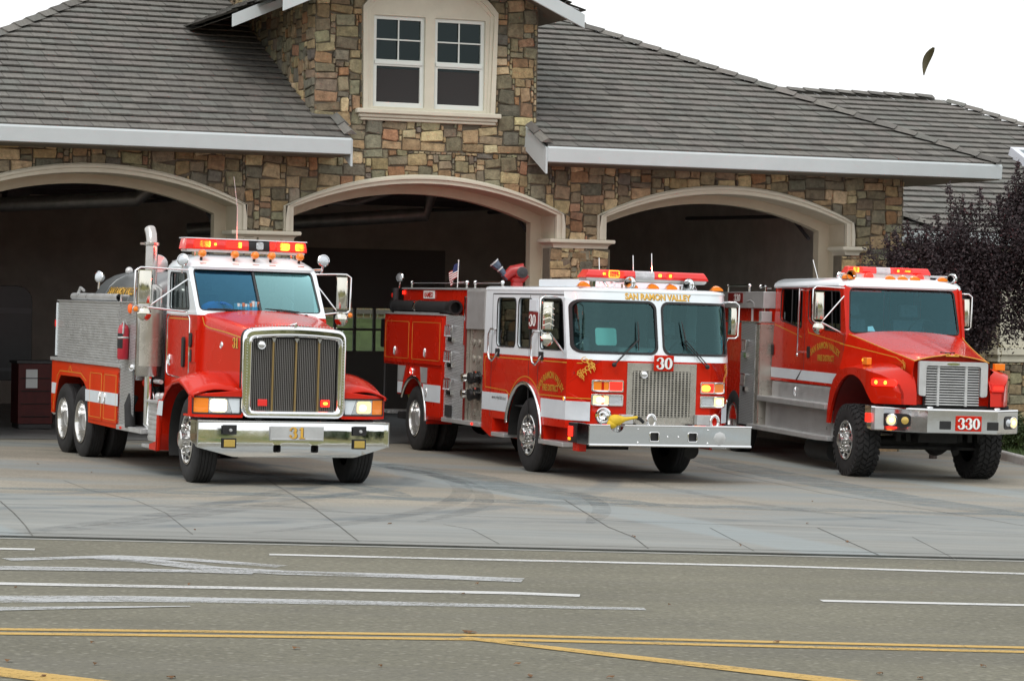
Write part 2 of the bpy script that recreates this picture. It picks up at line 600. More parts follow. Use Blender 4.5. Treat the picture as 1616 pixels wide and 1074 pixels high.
def scroll(name, m, parent, fn, a0, b0, w, h, flip=1, n=9, seed=3):
    """gold leaf scrollwork: a chain of curls inside a box"""
    rnd = random.Random(seed)
    mb = MB()
    for k in range(n):
        t = k / (n - 1)
        cx, cy = a0 + w * (0.5 + 0.32 * math.sin(t * 5.5) * (1 - 0.3 * t)), b0 + h * (1 - t)
        r = min(w, h) * (0.20 - 0.06 * t)
        st = rnd.uniform(0, 360)
        pts = [(cx + flip * r * (1 - 0.75 * j / 13) * math.cos(R(st + j * 34)), cy + r * (1 - 0.75 * j / 13) * math.sin(R(st + j * 34))) for j in range(14)]
        mb.strip(pts, [r * (0.10 + 0.16 * math.sin(math.pi * j / 13)) for j in range(14)], fn, 0.001, 0.002)
        mb.strip([(cx, cy), (cx + flip * r * 0.7, cy - r * 0.9), (cx + flip * r * 0.9, cy - r * 1.8)], [r * 0.08, r * 0.28, r * 0.05], fn, 0.001, 0.002)
    return mb.build(name, m, parent, smooth=0, merge=0)
# ------------------------------------------------------------------ ground: the street falls gently to the right
TILT = 0.015
def gz(x, y=0): return -TILT * x
G_ROT = Matrix.Rotation(math.atan(TILT), 4, 'Y')
ROAD_A = R(5.5)                                  # the street runs at a small angle to the view
def road_xy(s, d):                               # s along the street, d metres towards the viewer from the apron's edge
    return (s * math.cos(ROAD_A) + d * math.sin(ROAD_A), 26.42 + s * math.sin(ROAD_A) - d * math.cos(ROAD_A))

def ground_noise(name, base, dark, light, fine=180, rough=0.9, patch=0.35, bump=0.5, spots=0.0):
    m, n, l, b = nt(name)
    tc = n.new('ShaderNodeTexCoord')
    def noise(sc, det=6, ro=0.6, st=None):
        t = n.new('ShaderNodeTexNoise')
        t.inputs['Scale'].default_value = sc
        t.inputs['Detail'].default_value = det
        t.inputs['Roughness'].default_value = ro
        if st:
            mp = n.new('ShaderNodeMapping')
            mp.inputs['Scale'].default_value = st
            l.new(tc.outputs['Object'], mp.inputs['Vector'])
            l.new(mp.outputs['Vector'], t.inputs['Vector'])
        else:
            l.new(tc.outputs['Object'], t.inputs['Vector'])
        return t.outputs['Fac']
    def ramp(sock, a, bb, ca, cb):
        r = n.new('ShaderNodeValToRGB')
        r.color_ramp.elements[0].position = a
        r.color_ramp.elements[1].position = bb
        r.color_ramp.elements[0].color = (*ca, 1)
        r.color_ramp.elements[1].color = (*cb, 1)
        l.new(sock, r.inputs['Fac'])
        return r.outputs['Color']
    def mix(f, a, bb, mode='MIX'):
        x = n.new('ShaderNodeMix')
        x.data_type = 'RGBA'
        x.blend_type = mode
        for s, v in (('Factor', f), ('A', a), ('B', bb)):
            if hasattr(v, 'links'): l.new(v, x.inputs[s])
            elif isinstance(v, (int, float)): x.inputs[s].default_value = v
            else: x.inputs[s].default_value = (*v, 1)
        return x.outputs['Result']
    c = ramp(noise(0.5, 5, 0.6, (0.55, 1.3, 1)), 0.36, 0.64, dark, light)
    c = mix(patch, c, base)
    fn = noise(fine, 3, 0.7)
    c = mix(0.55, c, ramp(fn, 0.30, 0.72, (0.25, 0.25, 0.25), (0.78, 0.78, 0.76)), 'OVERLAY')
    return m, n, l, b, tc, noise, ramp, mix, c, fn

def finish(n, l, b, c, fn, bump, rough):
    l.new(c, b.inputs['Base Color'])
    b.inputs['Roughness'].default_value = rough
    bp = n.new('ShaderNodeBump')
    bp.inputs['Strength'].default_value = bump
    bp.inputs['Distance'].default_value = 0.01
    l.new(fn, bp.inputs['Height'])
    l.new(bp.outputs['Normal'], b.inputs['Normal'])

# asphalt: bleached, with pale aggregate
m, n, l, b, tc, noise, ramp, mix, c, fn = ground_noise('asphalt', (0.1318, 0.1268, 0.0936), (0.1024, 0.0977, 0.0718), (0.161, 0.1542, 0.1133), fine=26, patch=0.40)
v = n.new('ShaderNodeTexVoronoi')
v.inputs['Scale'].default_value = 11
l.new(tc.outputs['Object'], v.inputs['Vector'])
c = mix(ramp(v.outputs['Distance'], 0.12, 0.30, (0.60, 0.60, 0.60), (0, 0, 0)), c, (0.255, 0.2448, 0.1955))
v2 = n.new('ShaderNodeTexVoronoi')
v2.inputs['Scale'].default_value = 9
l.new(tc.outputs['Object'], v2.inputs['Vector'])
c = mix(ramp(v2.outputs['Distance'], 0.10, 0.28, (0.45, 0.45, 0.45), (0, 0, 0)), c, (0.070, 0.068, 0.058))
c = mix(ramp(noise(0.35, 3, 0.5, (0.18, 2.6, 1)), 0.50, 0.70, (0, 0, 0), (0.30, 0.30, 0.30)), c, (0.12, 0.115, 0.10))
finish(n, l, b, c, fn, 0.6, 0.92)
M['asphalt'] = m

# apron concrete: warm fields and blue-grey sealed bands, tyre arcs
m, n, l, b, tc, noise, ramp, mix, c, fn = ground_noise('concrete', (0.2472, 0.2292, 0.1906), (0.1886, 0.1738, 0.1421), (0.3013, 0.2758, 0.226), fine=30, patch=0.25)
c = mix(ramp(noise(0.23, 6, 0.65, (0.5, 1.9, 1)), 0.47, 0.60, (0, 0, 0), (0.75, 0.75, 0.75)), c, (0.1997, 0.2295, 0.2338))
sep = n.new('ShaderNodeSeparateXYZ')
l.new(tc.outputs['Object'], sep.inputs['Vector'])
# long pale strip beside the gutter
edge = n.new('ShaderNodeMath'); edge.operation = 'MULTIPLY_ADD'
l.new(sep.outputs['X'], edge.inputs[0]); edge.inputs[1].default_value = -0.0963
l.new(sep.outputs['Y'], edge.inputs[2])
edge2 = n.new('ShaderNodeMath'); edge2.operation = 'MULTIPLY_ADD'
l.new(noise(0.7, 4), edge2.inputs[0]); edge2.inputs[1].default_value = 1.2
l.new(edge.outputs[0], edge2.inputs[2])
c = mix(ramp(edge2.outputs[0], 0.0, 1.0, (0, 0, 0), (0, 0, 0)), c, c)
band = n.new('ShaderNodeMapRange')
band.inputs['From Min'].default_value = 32.4; band.inputs['From Max'].default_value = 31.2
band.inputs['To Min'].default_value = 0.0; band.inputs['To Max'].default_value = 0.80
l.new(edge2.outputs[0], band.inputs['Value'])
c = mix(band.outputs['Result'], c, ramp(noise(0.8, 6, 0.7, (0.35, 2.4, 1)), 0.34, 0.66, (0.171, 0.1862, 0.1809), (0.26, 0.276, 0.264)))
def ring_mask(cx, cy, r, w, amt):
    dx = n.new('ShaderNodeVectorMath'); dx.operation = 'DISTANCE'
    cb = n.new('ShaderNodeCombineXYZ')
    l.new(sep.outputs['X'], cb.inputs['X']); l.new(sep.outputs['Y'], cb.inputs['Y'])
    l.new(cb.outputs['Vector'], dx.inputs[0]); dx.inputs[1].default_value = (cx, cy, 0)
    a = n.new('ShaderNodeMath'); a.operation = 'SUBTRACT'; a.inputs[1].default_value = r
    l.new(dx.outputs['Value'], a.inputs[0])
    ab = n.new('ShaderNodeMath'); ab.operation = 'ABSOLUTE'; l.new(a.outputs[0], ab.inputs[0])
    mr = n.new('ShaderNodeMapRange')
    mr.inputs['From Min'].default_value = w; mr.inputs['From Max'].default_value = w * 0.5
    mr.inputs['To Min'].default_value = 0; mr.inputs['To Max'].default_value = amt
    l.new(ab.outputs[0], mr.inputs['Value'])
    ml = n.new('ShaderNodeMath'); ml.operation = 'MULTIPLY'
    l.new(mr.outputs['Result'], ml.inputs[0])
    l.new(ramp(noise(1.1, 5, 0.7), 0.38, 0.62, (0.1, 0.1, 0.1), (1, 1, 1)), ml.inputs[1])
    return ml.outputs[0]
for cx, cy, r, w, amt in ((-9.5, 36.5, 8.2, 0.20, 0.55), (-9.5, 36.5, 6.3, 0.18, 0.50), (-12, 38, 13.4, 0.22, 0.45), (-7.5, 35.6, 5.2, 0.16, 0.40), (-4, 42, 13.0, 0.22, 0.35), (6, 43, 12.6, 0.22, 0.35), (6, 43, 10.6, 0.2, 0.3)):
    c = mix(ring_mask(cx, cy, r, w, min(1, amt * 1.5)), c, (0.105, 0.128, 0.138))
# saw-cut / poured bands crossing the apron from the bays, in a bluer concrete
for ang, off, w in ((-0.42, 14.6, 0.55), (-0.42, 22.6, 0.45), (-0.42, 6.0, 0.40)):
    ln = n.new('ShaderNodeMath'); ln.operation = 'MULTIPLY_ADD'
    l.new(sep.outputs['Y'], ln.inputs[0]); ln.inputs[1].default_value = 0.42
    l.new(sep.outputs['X'], ln.inputs[2])
    sb = n.new('ShaderNodeMath'); sb.operation = 'SUBTRACT'; l.new(ln.outputs[0], sb.inputs[0]); sb.inputs[1].default_value = off
    ab = n.new('ShaderNodeMath'); ab.operation = 'ABSOLUTE'; l.new(sb.outputs[0], ab.inputs[0])
    mr = n.new('ShaderNodeMapRange')
    mr.inputs['From Min'].default_value = w; mr.inputs['From Max'].default_value = w * 0.7
    mr.inputs['To Min'].default_value = 0; mr.inputs['To Max'].default_value = 0.55
    l.new(ab.outputs[0], mr.inputs['Value'])
    c = mix(mr.outputs['Result'], c, (0.245, 0.290, 0.300))
c = mix(ramp(noise(1.6, 6, 0.75), 0.58, 0.74, (0, 0, 0), (0.35, 0.35, 0.35)), c, (0.17, 0.155, 0.13))
finish(n, l, b, c, fn, 0.25, 0.85)
M['concrete'] = m

M['gutter'] = mat('gutter_concrete', (0.30, 0.305, 0.28), 0.9, var=0.2, vscale=3, bump=0.3, bscale=40)
M['joint'] = mat('joint_dark', (0.11, 0.11, 0.10), 0.95, var=0.4, vscale=5)
M['kerb'] = mat('kerb_concrete', (0.40, 0.40, 0.385), 0.9, var=0.12, vscale=4, bump=0.2)
M['bayfloor'] = mat('bay_floor', (0.20, 0.205, 0.205), 0.45, var=0.3, vscale=1.2)
M['lawn'] = mat('lawn', (0.075, 0.11, 0.03), 0.95, var=0.4, vscale=2.5, bump=0.6, bscale=30)

def paint_mat(name, col, wear, amax=0.92, sc=45):
    """road paint worn through to the asphalt in flecks"""
    m = bpy.data.materials.new(name)
    m.use_nodes = True
    n, l = m.node_tree.nodes, m.node_tree.links
    b, o = n['Principled BSDF'], n['Material Output']
    b.inputs['Base Color'].default_value = (*col, 1)
    b.inputs['Roughness'].default_value = 0.75
    tc = n.new('ShaderNodeTexCoord')
    def nz(sc, st):
        t = n.new('ShaderNodeTexNoise')
        t.inputs['Scale'].default_value = sc
        t.inputs['Detail'].default_value = 5
        t.inputs['Roughness'].default_value = 0.75
        mp = n.new('ShaderNodeMapping')
        mp.inputs['Scale'].default_value = st
        l.new(tc.outputs['Object'], mp.inputs['Vector'])
        l.new(mp.outputs['Vector'], t.inputs['Vector'])
        return t.outputs['Fac']
    a = n.new('ShaderNodeMath'); a.operation = 'ADD'
    l.new(nz(sc, (1, 1, 1)), a.inputs[0]); l.new(nz(1.6, (0.5, 2.0, 1)), a.inputs[1])
    r = n.new('ShaderNodeMapRange')
    r.inputs['From Min'].default_value = 1.0 - wear - 0.12
    r.inputs['From Max'].default_value = 1.0 - wear + 0.22
    r.inputs['To Min'].default_value = 0.0
    r.inputs['To Max'].default_value = amax
    l.new(a.outputs[0], r.inputs['Value'])
    tr = n.new('ShaderNodeBsdfTransparent')
    mx = n.new('ShaderNodeMixShader')
    l.new(r.outputs['Result'], mx.inputs['Fac'])
    l.new(tr.outputs['BSDF'], mx.inputs[1]); l.new(b.outputs['BSDF'], mx.inputs[2])
    l.new(mx.outputs['Shader'], o.inputs['Surface'])
    return m
M['pw'] = paint_mat('white_road_paint', (0.58, 0.59, 0.58), 0.22, 0.88, 30)
M['pwf'] = paint_mat('faded_white_road_paint', (0.50, 0.52, 0.53), 0.12, 0.78, 30)
M['py'] = paint_mat('yellow_road_paint', (0.53, 0.34, 0.085), 0.22, 0.88, 30)

def sheet(name, pts, m, z=0.0, kind='structure', parent=None, thick=0.0):
    mb = MB()
    top = [(x, y, gz(x) + z) for x, y in pts]
    mb.poly(top)
    if thick:
        n_ = len(top)
        for i in range(n_):
            a, c_ = top[i], top[(i + 1) % n_]
            mb.quad(a, c_, (c_[0], c_[1], c_[2] - thick), (a[0], a[1], a[2] - thick))
    o = mb.build(name, m, parent, smooth=0)
    if kind: tag(o, kind=kind)
    return o

# asphalt street
sheet('road', [road_xy(-160, 0), road_xy(160, 0), road_xy(160, 17.5), road_xy(-160, 17.5)], M['asphalt'])
# concrete apron with its lip at the street, up to the bays, and the yard round the station
sheet('apron', [road_xy(-160, 0.0), road_xy(160, 0.0), (150, 75), (-170, 45)], M['concrete'], z=0.018, thick=0.05)
# gutter pan: two long joints, a thin pale lip
def road_strip(name, d0, d1, m, z, s0=-60, s1=60):
    return sheet(name, [road_xy(s0, d0), road_xy(s1, d0), road_xy(s1, d1), road_xy(s0, d1)], m, z)
road_strip('gutter_joint', -0.36, -0.335, M['joint'], 0.022)
road_strip('gutter_edge', -0.035, 0.02, M['joint'], 0.023)
road_strip('gutter', 0.02, 0.13, M['gutter'], 0.004)
# apron control joints (photo points on the ground, in metres)
def ground_px(px, py):
    d = _F * F_PX + _R * (px - 808) + _U * (537 - py)
    nrm = Vector((TILT, 0, 1))
    s = -(CAM.dot(nrm)) / d.dot(nrm)
    p = CAM + d * s
    return (p.x, p.y)
def joint(pts, w):
    mb = MB()
    P = [ground_px(*p) for p in pts]
    mb.strip(P, w, lambda a, b, h: (a, b, gz(a) + 0.0222 + h), 0, 0.001)
    tag(mb.build('pavement_joint', M['joint'], smooth=0), kind='structure')
joint([(0, 793), (22, 812), (40, 832), (52, 849)], 0.0121)
joint([(100, 760), (140, 775), (215, 792), (262, 812), (304, 846)], 0.0055)
joint([(420, 758), (490, 800), (535, 832), (566, 857)], 0.0121)
joint([(700, 830), (745, 838), (788, 861)], 0.0055)
joint([(890, 790), (960, 834), (1000, 850), (1023, 868)], 0.0099)
joint([(1120, 835), (1190, 872)], 0.0055)
joint([(1290, 835), (1350, 862), (1388, 879)], 0.0099)
joint([(1440, 850), (1510, 886)], 0.0055)
joint([(1100, 738), (1300, 780), (1500, 812), (1616, 832)], 0.0088)
joint([(0, 798), (300, 802), (600, 812), (900, 822), (1200, 832), (1616, 846)], 0.0044)

def marking(name, pts, w, m, z=0.005, kind='structure'):
    mb = MB()
    P = densify([ground_px(*p) for p in pts], 0.4, False)
    if isinstance(w, (list, tuple)):
        k = len(P)
        ww = [w[0] + (w[1] - w[0]) * i / (k - 1) for i in range(k)]
    else: ww = w
    mb.strip(P, ww, lambda a, b, h: (a, b, gz(a) + z + h), 0, 0.0008)
    return tag(mb.build(name, m, smooth=0), kind=kind)
marking('edge_line', [(-200, 862), (0, 866), (55, 867)], 0.16, M['pw'])
marking('edge_line', [(425, 875), (808, 884), (1212, 893), (1700, 908)], 0.16, M['pw'])
marking('lane_arrow', [(10, 883), (90, 881), (180, 878), (300, 883), (445, 894)], 0.22, M['pwf'])
marking('lane_arrow', [(150, 879), (240, 886), (330, 897), (450, 904), (560, 907), (700, 911), (825, 916)], 0.34, M['pwf'], 0.0066)
marking('lane_arrow', [(-40, 896), (160, 899), (320, 902), (400, 905)], [0.34, 0.20], M['pwf'], 0.0078)
marking('lane_line', [(-200, 917), (0, 921), (550, 931), (808, 936), (915, 940)], 0.19, M['pw'])
marking('lane_arrow', [(-60, 946), (0, 945.5), (200, 945), (500, 950), (800, 956), (1018, 961)], [0.50, 0.16], M['pwf'])
marking('lane_arrow', [(-40, 963), (0, 961), (150, 959), (300, 957)], [0.32, 0.03], M['pwf'], 0.0066)
marking('lane_line', [(1296, 948), (1616, 955), (1750, 958)], 0.15, M['pw'])
for dy in (0, 6.8):
    marking('centre_line', [(-150, 991 + dy), (0, 993 + dy), (300, 996.3 + dy), (808, 1003 + dy), (1212, 1013 + dy), (1616, 1022 + dy), (1750, 1025 + dy)], 0.125, M['py'])
marking('turn_line', [(730, 1006.5), (1020, 1040), (1330, 1076), (1500, 1097)], [0.13, 0.26], M['py'], 0.0066)
marking('turn_line', [(-200, 1030), (0, 1061), (140, 1078), (260, 1094)], 0.30, M['py'], 0.0066)

M['tyremark'] = paint_mat('tyre_mark', (0.085, 0.10, 0.108), 0.08, 0.20, 7)
M['sealband'] = paint_mat('sealed_concrete', (0.190, 0.232, 0.240), 0.12, 0.50, 3)
def stain(name, pts, w, m, z):
    P0 = [ground_px(*p) for p in pts]
    P = []                                           # smooth the few points into a curve
    for i in range(len(P0) - 1):
        p = [Vector(P0[max(0, min(len(P0) - 1, i + k))]) for k in (-1, 0, 1, 2)]
        for k in range(8):
            t = k / 8
            q = .5 * (2 * p[1] + (p[2] - p[0]) * t + (2 * p[0] - 5 * p[1] + 4 * p[2] - p[3]) * t * t + (3 * p[1] - p[0] - 3 * p[2] + p[3]) * t ** 3)
            P.append((q.x, q.y))
    P.append(P0[-1])
    n_ = len(P)
    mb = MB()
    mb.strip(P, [w * (.35 + .65 * min(1, 6 * min(i, n_ - 1 - i) / n_)) for i in range(n_)], lambda a, b, h: (a, b, gz(a) + z + h), 0, .0002)
    tag(mb.build(name, m, smooth=0), kind='structure')
stain('sealed_band', [(600, 733), (720, 752), (800, 770), (900, 786), (1040, 800)], .95, M['sealband'], .0186)
stain('sealed_band', [(1080, 720), (1200, 745), (1320, 768), (1450, 792), (1640, 818)], .85, M['sealband'], .0186)
stain('sealed_band', [(-40, 771), (300, 779), (700, 790), (1100, 801), (1640, 815)], .60, M['sealband'], .0192)
stain('sealed_band', [(330, 742), (470, 757), (560, 770), (640, 785)], .5, M['sealband'], .0198)
stain('tyre_mark', [(540, 733), (640, 742), (705, 757), (730, 775), (705, 797), (620, 818), (500, 834), (400, 843)], .26, M['tyremark'], .0201)
stain('tyre_mark', [(580, 737), (665, 746), (738, 765), (765, 787), (740, 808), (660, 826)], .24, M['tyremark'], .0203)
stain('tyre_mark', [(60, 838), (230, 819), (330, 801), (430, 781), (520, 764)], .34, M['tyremark'], .0205)
stain('tyre_mark', [(20, 845), (200, 829), (330, 812), (460, 794), (570, 780)], .34, M['tyremark'], .0207)
stain('tyre_mark', [(260, 803), (420, 800), (560, 812)], .2, M['tyremark'], .0209)
stain('tyre_mark', [(860, 768), (925, 785), (950, 806), (930, 828)], .22, M['tyremark'], .0201)
stain('tyre_mark', [(1000, 760), (1150, 790), (1330, 815), (1500, 832)], .22, M['tyremark'], .0205)

# fallen leaves
def leaf_mat(): return mat('fallen_leaf', (0.15, 0.075, 0.03), 0.8, var=0.5, vscale=3)
mb = MB()
rnd = random.Random(11)
spots = [(740, 998, 1.6), (745, 999, 1.4), (523, 855, 1.0), (14, 1044, .8), (270, 1070, 1.1), (152, 1049, .6), (600, 1052, .5), (468, 1024, .9), (836, 1068, 1), (816, 1049, .7), (963, 1070, .8), (1388, 1064, .9), (1452, 1071, 1), (1000, 850, 1), (1337, 858, 1), (1168, 864, .6), (615, 830, .7), (1274, 829, .8), (60, 735, .6), (145, 748, .6), (1552, 1052, .7), (1225, 1014, .8)]
for _ in range(9): spots.append((rnd.uniform(0, 1616), rnd.uniform(765, 1074), rnd.uniform(0.25, 0.6)))
for px_, py_, s_ in spots:
    x, y = ground_px(px_, py_)
    z = gz(x) + (0.021 if y > 26.6 else 0.003)
    a = rnd.uniform(0, 6.28)
    L_, W_ = 0.030 * s_ + 0.006, 0.016 * s_ + 0.004
    ca, sa = math.cos(a), math.sin(a)
    def P(u, w_, h): return (x + u * ca - w_ * sa, y + u * sa + w_ * ca, z + h)
    mb.poly([P(-L_, 0, 0), P(-L_ * .3, -W_, 0.012), P(L_ * .5, -W_ * .8, 0.006), P(L_, 0, 0.018), P(L_ * .4, W_, 0.002), P(-L_ * .4, W_ * .9, 0.016)])
tag(mb.build('fallen_leaves', leaf_mat(), smooth=0, merge=0), kind='stuff')
# ------------------------------------------------------------------ fire station
B_MW = Matrix.Translation((0, 46, 0)) @ Matrix.Rotation(R(22), 4, 'Z')
M['stone'] = attr_mat('field_stone', 0.9, 0.8, 35, 11, 0.42)
M['mortar'] = mat('mortar', (0.125, 0.108, 0.080), 0.95, var=0.2, vscale=6, bump=0.4)
M['tile'] = attr_mat('shake_tile', 0.85, 0.5, 12, 5, 0.24, (7, .6, .6))
M['trim'] = mat('cast_stone_trim', (0.59, 0.565, 0.46), 0.8, var=0.07, vscale=2.5, bump=0.1, bscale=80)
M['stucco'] = mat('stucco_beige', (0.50, 0.455, 0.345), 0.9, var=0.06, vscale=3, bump=0.2, bscale=90)
M['gutterpaint'] = mat('gutter_paint', (0.50, 0.55, 0.56), 0.5, var=0.04, vscale=2)
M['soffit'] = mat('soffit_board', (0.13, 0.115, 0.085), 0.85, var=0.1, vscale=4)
M['vinyl'] = mat('window_vinyl', (0.66, 0.70, 0.66), 0.4)
M['blind'] = mat('roller_blind', (0.045, 0.045, 0.047), 0.8)
M['screen'] = mat('insect_screen', (0.030, 0.029, 0.029), 0.9)
M['bayin'] = mat('bay_wall', (0.50, 0.475, 0.42), 0.9, var=0.15, vscale=2)
M['baydark'] = mat('bay_steel', (0.05, 0.05, 0.052), 0.6, var=0.2)
M['deck'] = mat('roof_underlay', (0.025, 0.024, 0.023), 0.95)

STONES = [(0.325, 0.243, 0.135), (0.243, 0.197, 0.125), (0.152, 0.142, 0.109), (0.292, 0.171, 0.09), (0.457, 0.373, 0.223), (0.259, 0.233, 0.148), (0.193, 0.164, 0.11), (0.376, 0.289, 0.162), (0.21, 0.2, 0.137), (0.284, 0.188, 0.109)]
WTS = [16, 14, 13, 7, 9, 14, 12, 9, 12, 6]

def stones(mb, x0, x1, z0, z1, fn, inside, rnd, u=0.049, push=None, gap=0.006):
    """random rubble: blocks packed on a fine grid, corners knocked off, faces standing proud of the mortar"""
    nx, nz = int((x1 - x0) / u), int((z1 - z0) / u)
    occ = [[False] * nz for _ in range(nx)]
    sizes = [(w, h) for w in range(2, 10) for h in range(2, 6) if 0.5 < w / h < 4.2 and w * h <= 32]
    for j in range(nz):
        for i in range(nx):
            if occ[i][j]: continue
            cand = sizes[:]
            rnd.shuffle(cand)
            cand.sort(key=lambda s: -((s[0] * s[1]) ** .6) * (1.3 if s[0] > s[1] else .75) * rnd.random() ** 2.0)
            for w, h in cand + [(2, 1), (1, 2), (1, 1)]:
                if i + w > nx or j + h > nz: continue
                if any(occ[a][c] for a in range(i, i + w) for c in range(j, j + h)): continue
                break
            for a in range(i, i + w):
                for c in range(j, j + h): occ[a][c] = True
            ax, az, bx_, bz = x0 + i * u, z0 + j * u, x0 + (i + w) * u, z0 + (j + h) * u
            if not inside((ax + bx_) / 2, (az + bz) / 2, (bx_ - ax) / 2, (bz - az) / 2): continue
            jit = min(w, h) * u * 0.12 + 0.006
            cx, cz = (ax + bx_) / 2, (az + bz) / 2
            hw, hh = (bx_ - ax) / 2 - gap, (bz - az) / 2 - gap
            cut = min(hw, hh) * rnd.uniform(0.10, 0.34)
            base = [(hw - cut, -hh), (hw, -hh + cut * rnd.uniform(.5, 1.2)), (hw, hh - cut * rnd.uniform(.4, 1.2)), (hw - cut * rnd.uniform(.4, 1.2), hh), (-hw + cut * rnd.uniform(.4, 1.2), hh), (-hw, hh - cut * rnd.uniform(.4, 1.2)), (-hw, -hh + cut * rnd.uniform(.4, 1.2)), (-hw + cut * rnd.uniform(.4, 1.2), -hh)]
            rot = rnd.gauss(0, 0.075)
            P = []
            for p in base:
                qx = cx + p[0] * math.cos(rot) - p[1] * math.sin(rot) + rnd.uniform(-jit, jit) * 0.5
                qz = cz + p[0] * math.sin(rot) + p[1] * math.cos(rot) + rnd.uniform(-jit, jit) * 0.5
                if push: qx, qz = push(qx, qz)
                P.append((qx, qz))
            d = rnd.uniform(0.018, 0.055)
            col = list(rnd.choices(STONES, WTS)[0])
            k = rnd.uniform(0.75, 1.22)
            col = [c_ * k * rnd.uniform(0.94, 1.06) for c_ in col]
            ins = 0.82
            i0 = len(mb.v)
            mb.v += [tuple(fn(a, c, 0)) for a, c in P]
            i1 = len(mb.v)
            mb.v += [tuple(fn(cx + (a - cx) * 0.95, cz + (c - cz) * 0.95, d * 0.75)) for a, c in P]
            i2 = len(mb.v)
            mb.v += [tuple(fn(cx + (a - cx) * ins, cz + (c - cz) * ins, d + rnd.uniform(-.006, .006))) for a, c in P]
            nP = len(P)
            for q in range(nP):
                r_ = (q + 1) % nP
                mb.face((i0 + q, i0 + r_, i1 + r_, i1 + q), 1, col)
                mb.face((i1 + q, i1 + r_, i2 + r_, i2 + q), 1, col)
            mb.face([i2 + q for q in range(nP)], 1, col)

st = empty('fire_station', None, B_MW)
tag(st, 'stone faced fire station with three arched garage bays and grey tiled roof', 'fire station')

# arches: outer edge of the trim on the facade
W_ARCH, SPR, RISE = 4.99, 3.97, 0.585
ARCH_X = [-7.185, -1.578, 4.007]                # centres
HW = W_ARCH / 2
def arch_poly(cx, hw, z0, spr, rise, n=22):
    r = (hw * hw + rise * rise) / (2 * rise)
    a = math.degrees(math.asin(hw / r))
    return [(cx - hw, z0)] + [(cx + p[0], spr + rise - r + p[1]) for p in arc(0, 0, r, 90 + a, 90 - a, n)] + [(cx + hw, z0)]
INNER = 0.165                                    # width of the trim
def in_open(x, z, m=0.0):
    for cx in ARCH_X:
        if abs(x - cx) < HW - m and z < SPR + RISE - m:
            if z < SPR - m: return True
            r = (HW * HW + RISE * RISE) / (2 * RISE)
            if math.hypot(x - cx, z - (SPR + RISE - r)) < r - m: return True
    return False
CAPZ = 3.40
def wall_in(x, z, hw, hh):
    # above the capitals: outside the openings; below: only the piers
    return not in_open(x, z, 0.10)
def wall_push(x, z):
    for cx in ARCH_X:
        if abs(x - cx) < HW - 0.05 and z < SPR + RISE:
            if z < SPR:
                x = cx + math.copysign(HW - 0.05, x - cx)
            else:
                r = (HW * HW + RISE * RISE) / (2 * RISE) - 0.05
                zc = SPR + RISE - r - 0.05
                d = math.hypot(x - cx, z - zc)
                if d < r: x, z = cx + (x - cx) * r / d, zc + (z - zc) * r / d
    return x, z
FACE = lambda a, b, w: (a, -w, b)
rnd = random.Random(21)
mb = MB()
outer = [(-13.0, -0.6), (-13.0, 4.95), (-3.56, 4.95), (-3.56, 9.6), (0.385, 9.6), (0.385, 4.95), (7.5, 4.95), (7.5, -0.6)]
# mortar wall with the three openings cut as notches in its foot
pts = [(7.5, 4.95), (7.5, -0.6)]
for cx in reversed(ARCH_X):
    pts += list(reversed(arch_poly(cx, HW - 0.08, -0.6, SPR, RISE - 0.08)))
pts += [(-13.0, -0.6), (-13.0, 4.95), (-3.56, 4.95), (-3.56, 9.6), (0.385, 9.6), (0.385, 4.95)]
mb.plate(pts, [rrect(-2.69, -0.47, 5.6, 7.3, 0.02, 1)], lambda a, b, w: (a, w, b), 0.0, 0.32, 0)
def dormer_in(x, z, hw, hh):
    return not (-2.62 < x < -0.54 and 5.40 < z < 7.85)
def dormer_push(x, z):
    if -2.66 < x < -0.50 and 5.45 < z < 7.8: x = -2.66 if x < -1.58 else -0.50
    return x, z
stones(mb, -13.0, 7.5, -0.1, 4.95, FACE, wall_in, rnd, push=wall_push)
stones(mb, -3.56, 0.385, 4.95, 9.6, FACE, dormer_in, rnd, push=dormer_push)
# right end wall and the dormer's cheeks
mb.box(7.18, 7.5, 0.33, 14, -0.6, 4.95, 0)
stones(mb, 0.0, 8.0, -0.1, 4.95, lambda a, b, w: (7.5 + w, a, b), lambda *q: True, rnd)
mb.box(-3.56, -3.24, 0.33, 6.0, 4.9, 9.6, 0)
mb.box(0.065, 0.385, 0.33, 6.0, 4.9, 9.6, 0)
stones(mb, 0.0, 5.0, 4.95, 9.6, lambda a, b, w: (-3.56 - w, a, b), lambda *q: True, rnd)
mb.build('wall', [M['mortar'], M['stone']], st, smooth=25, merge=0)

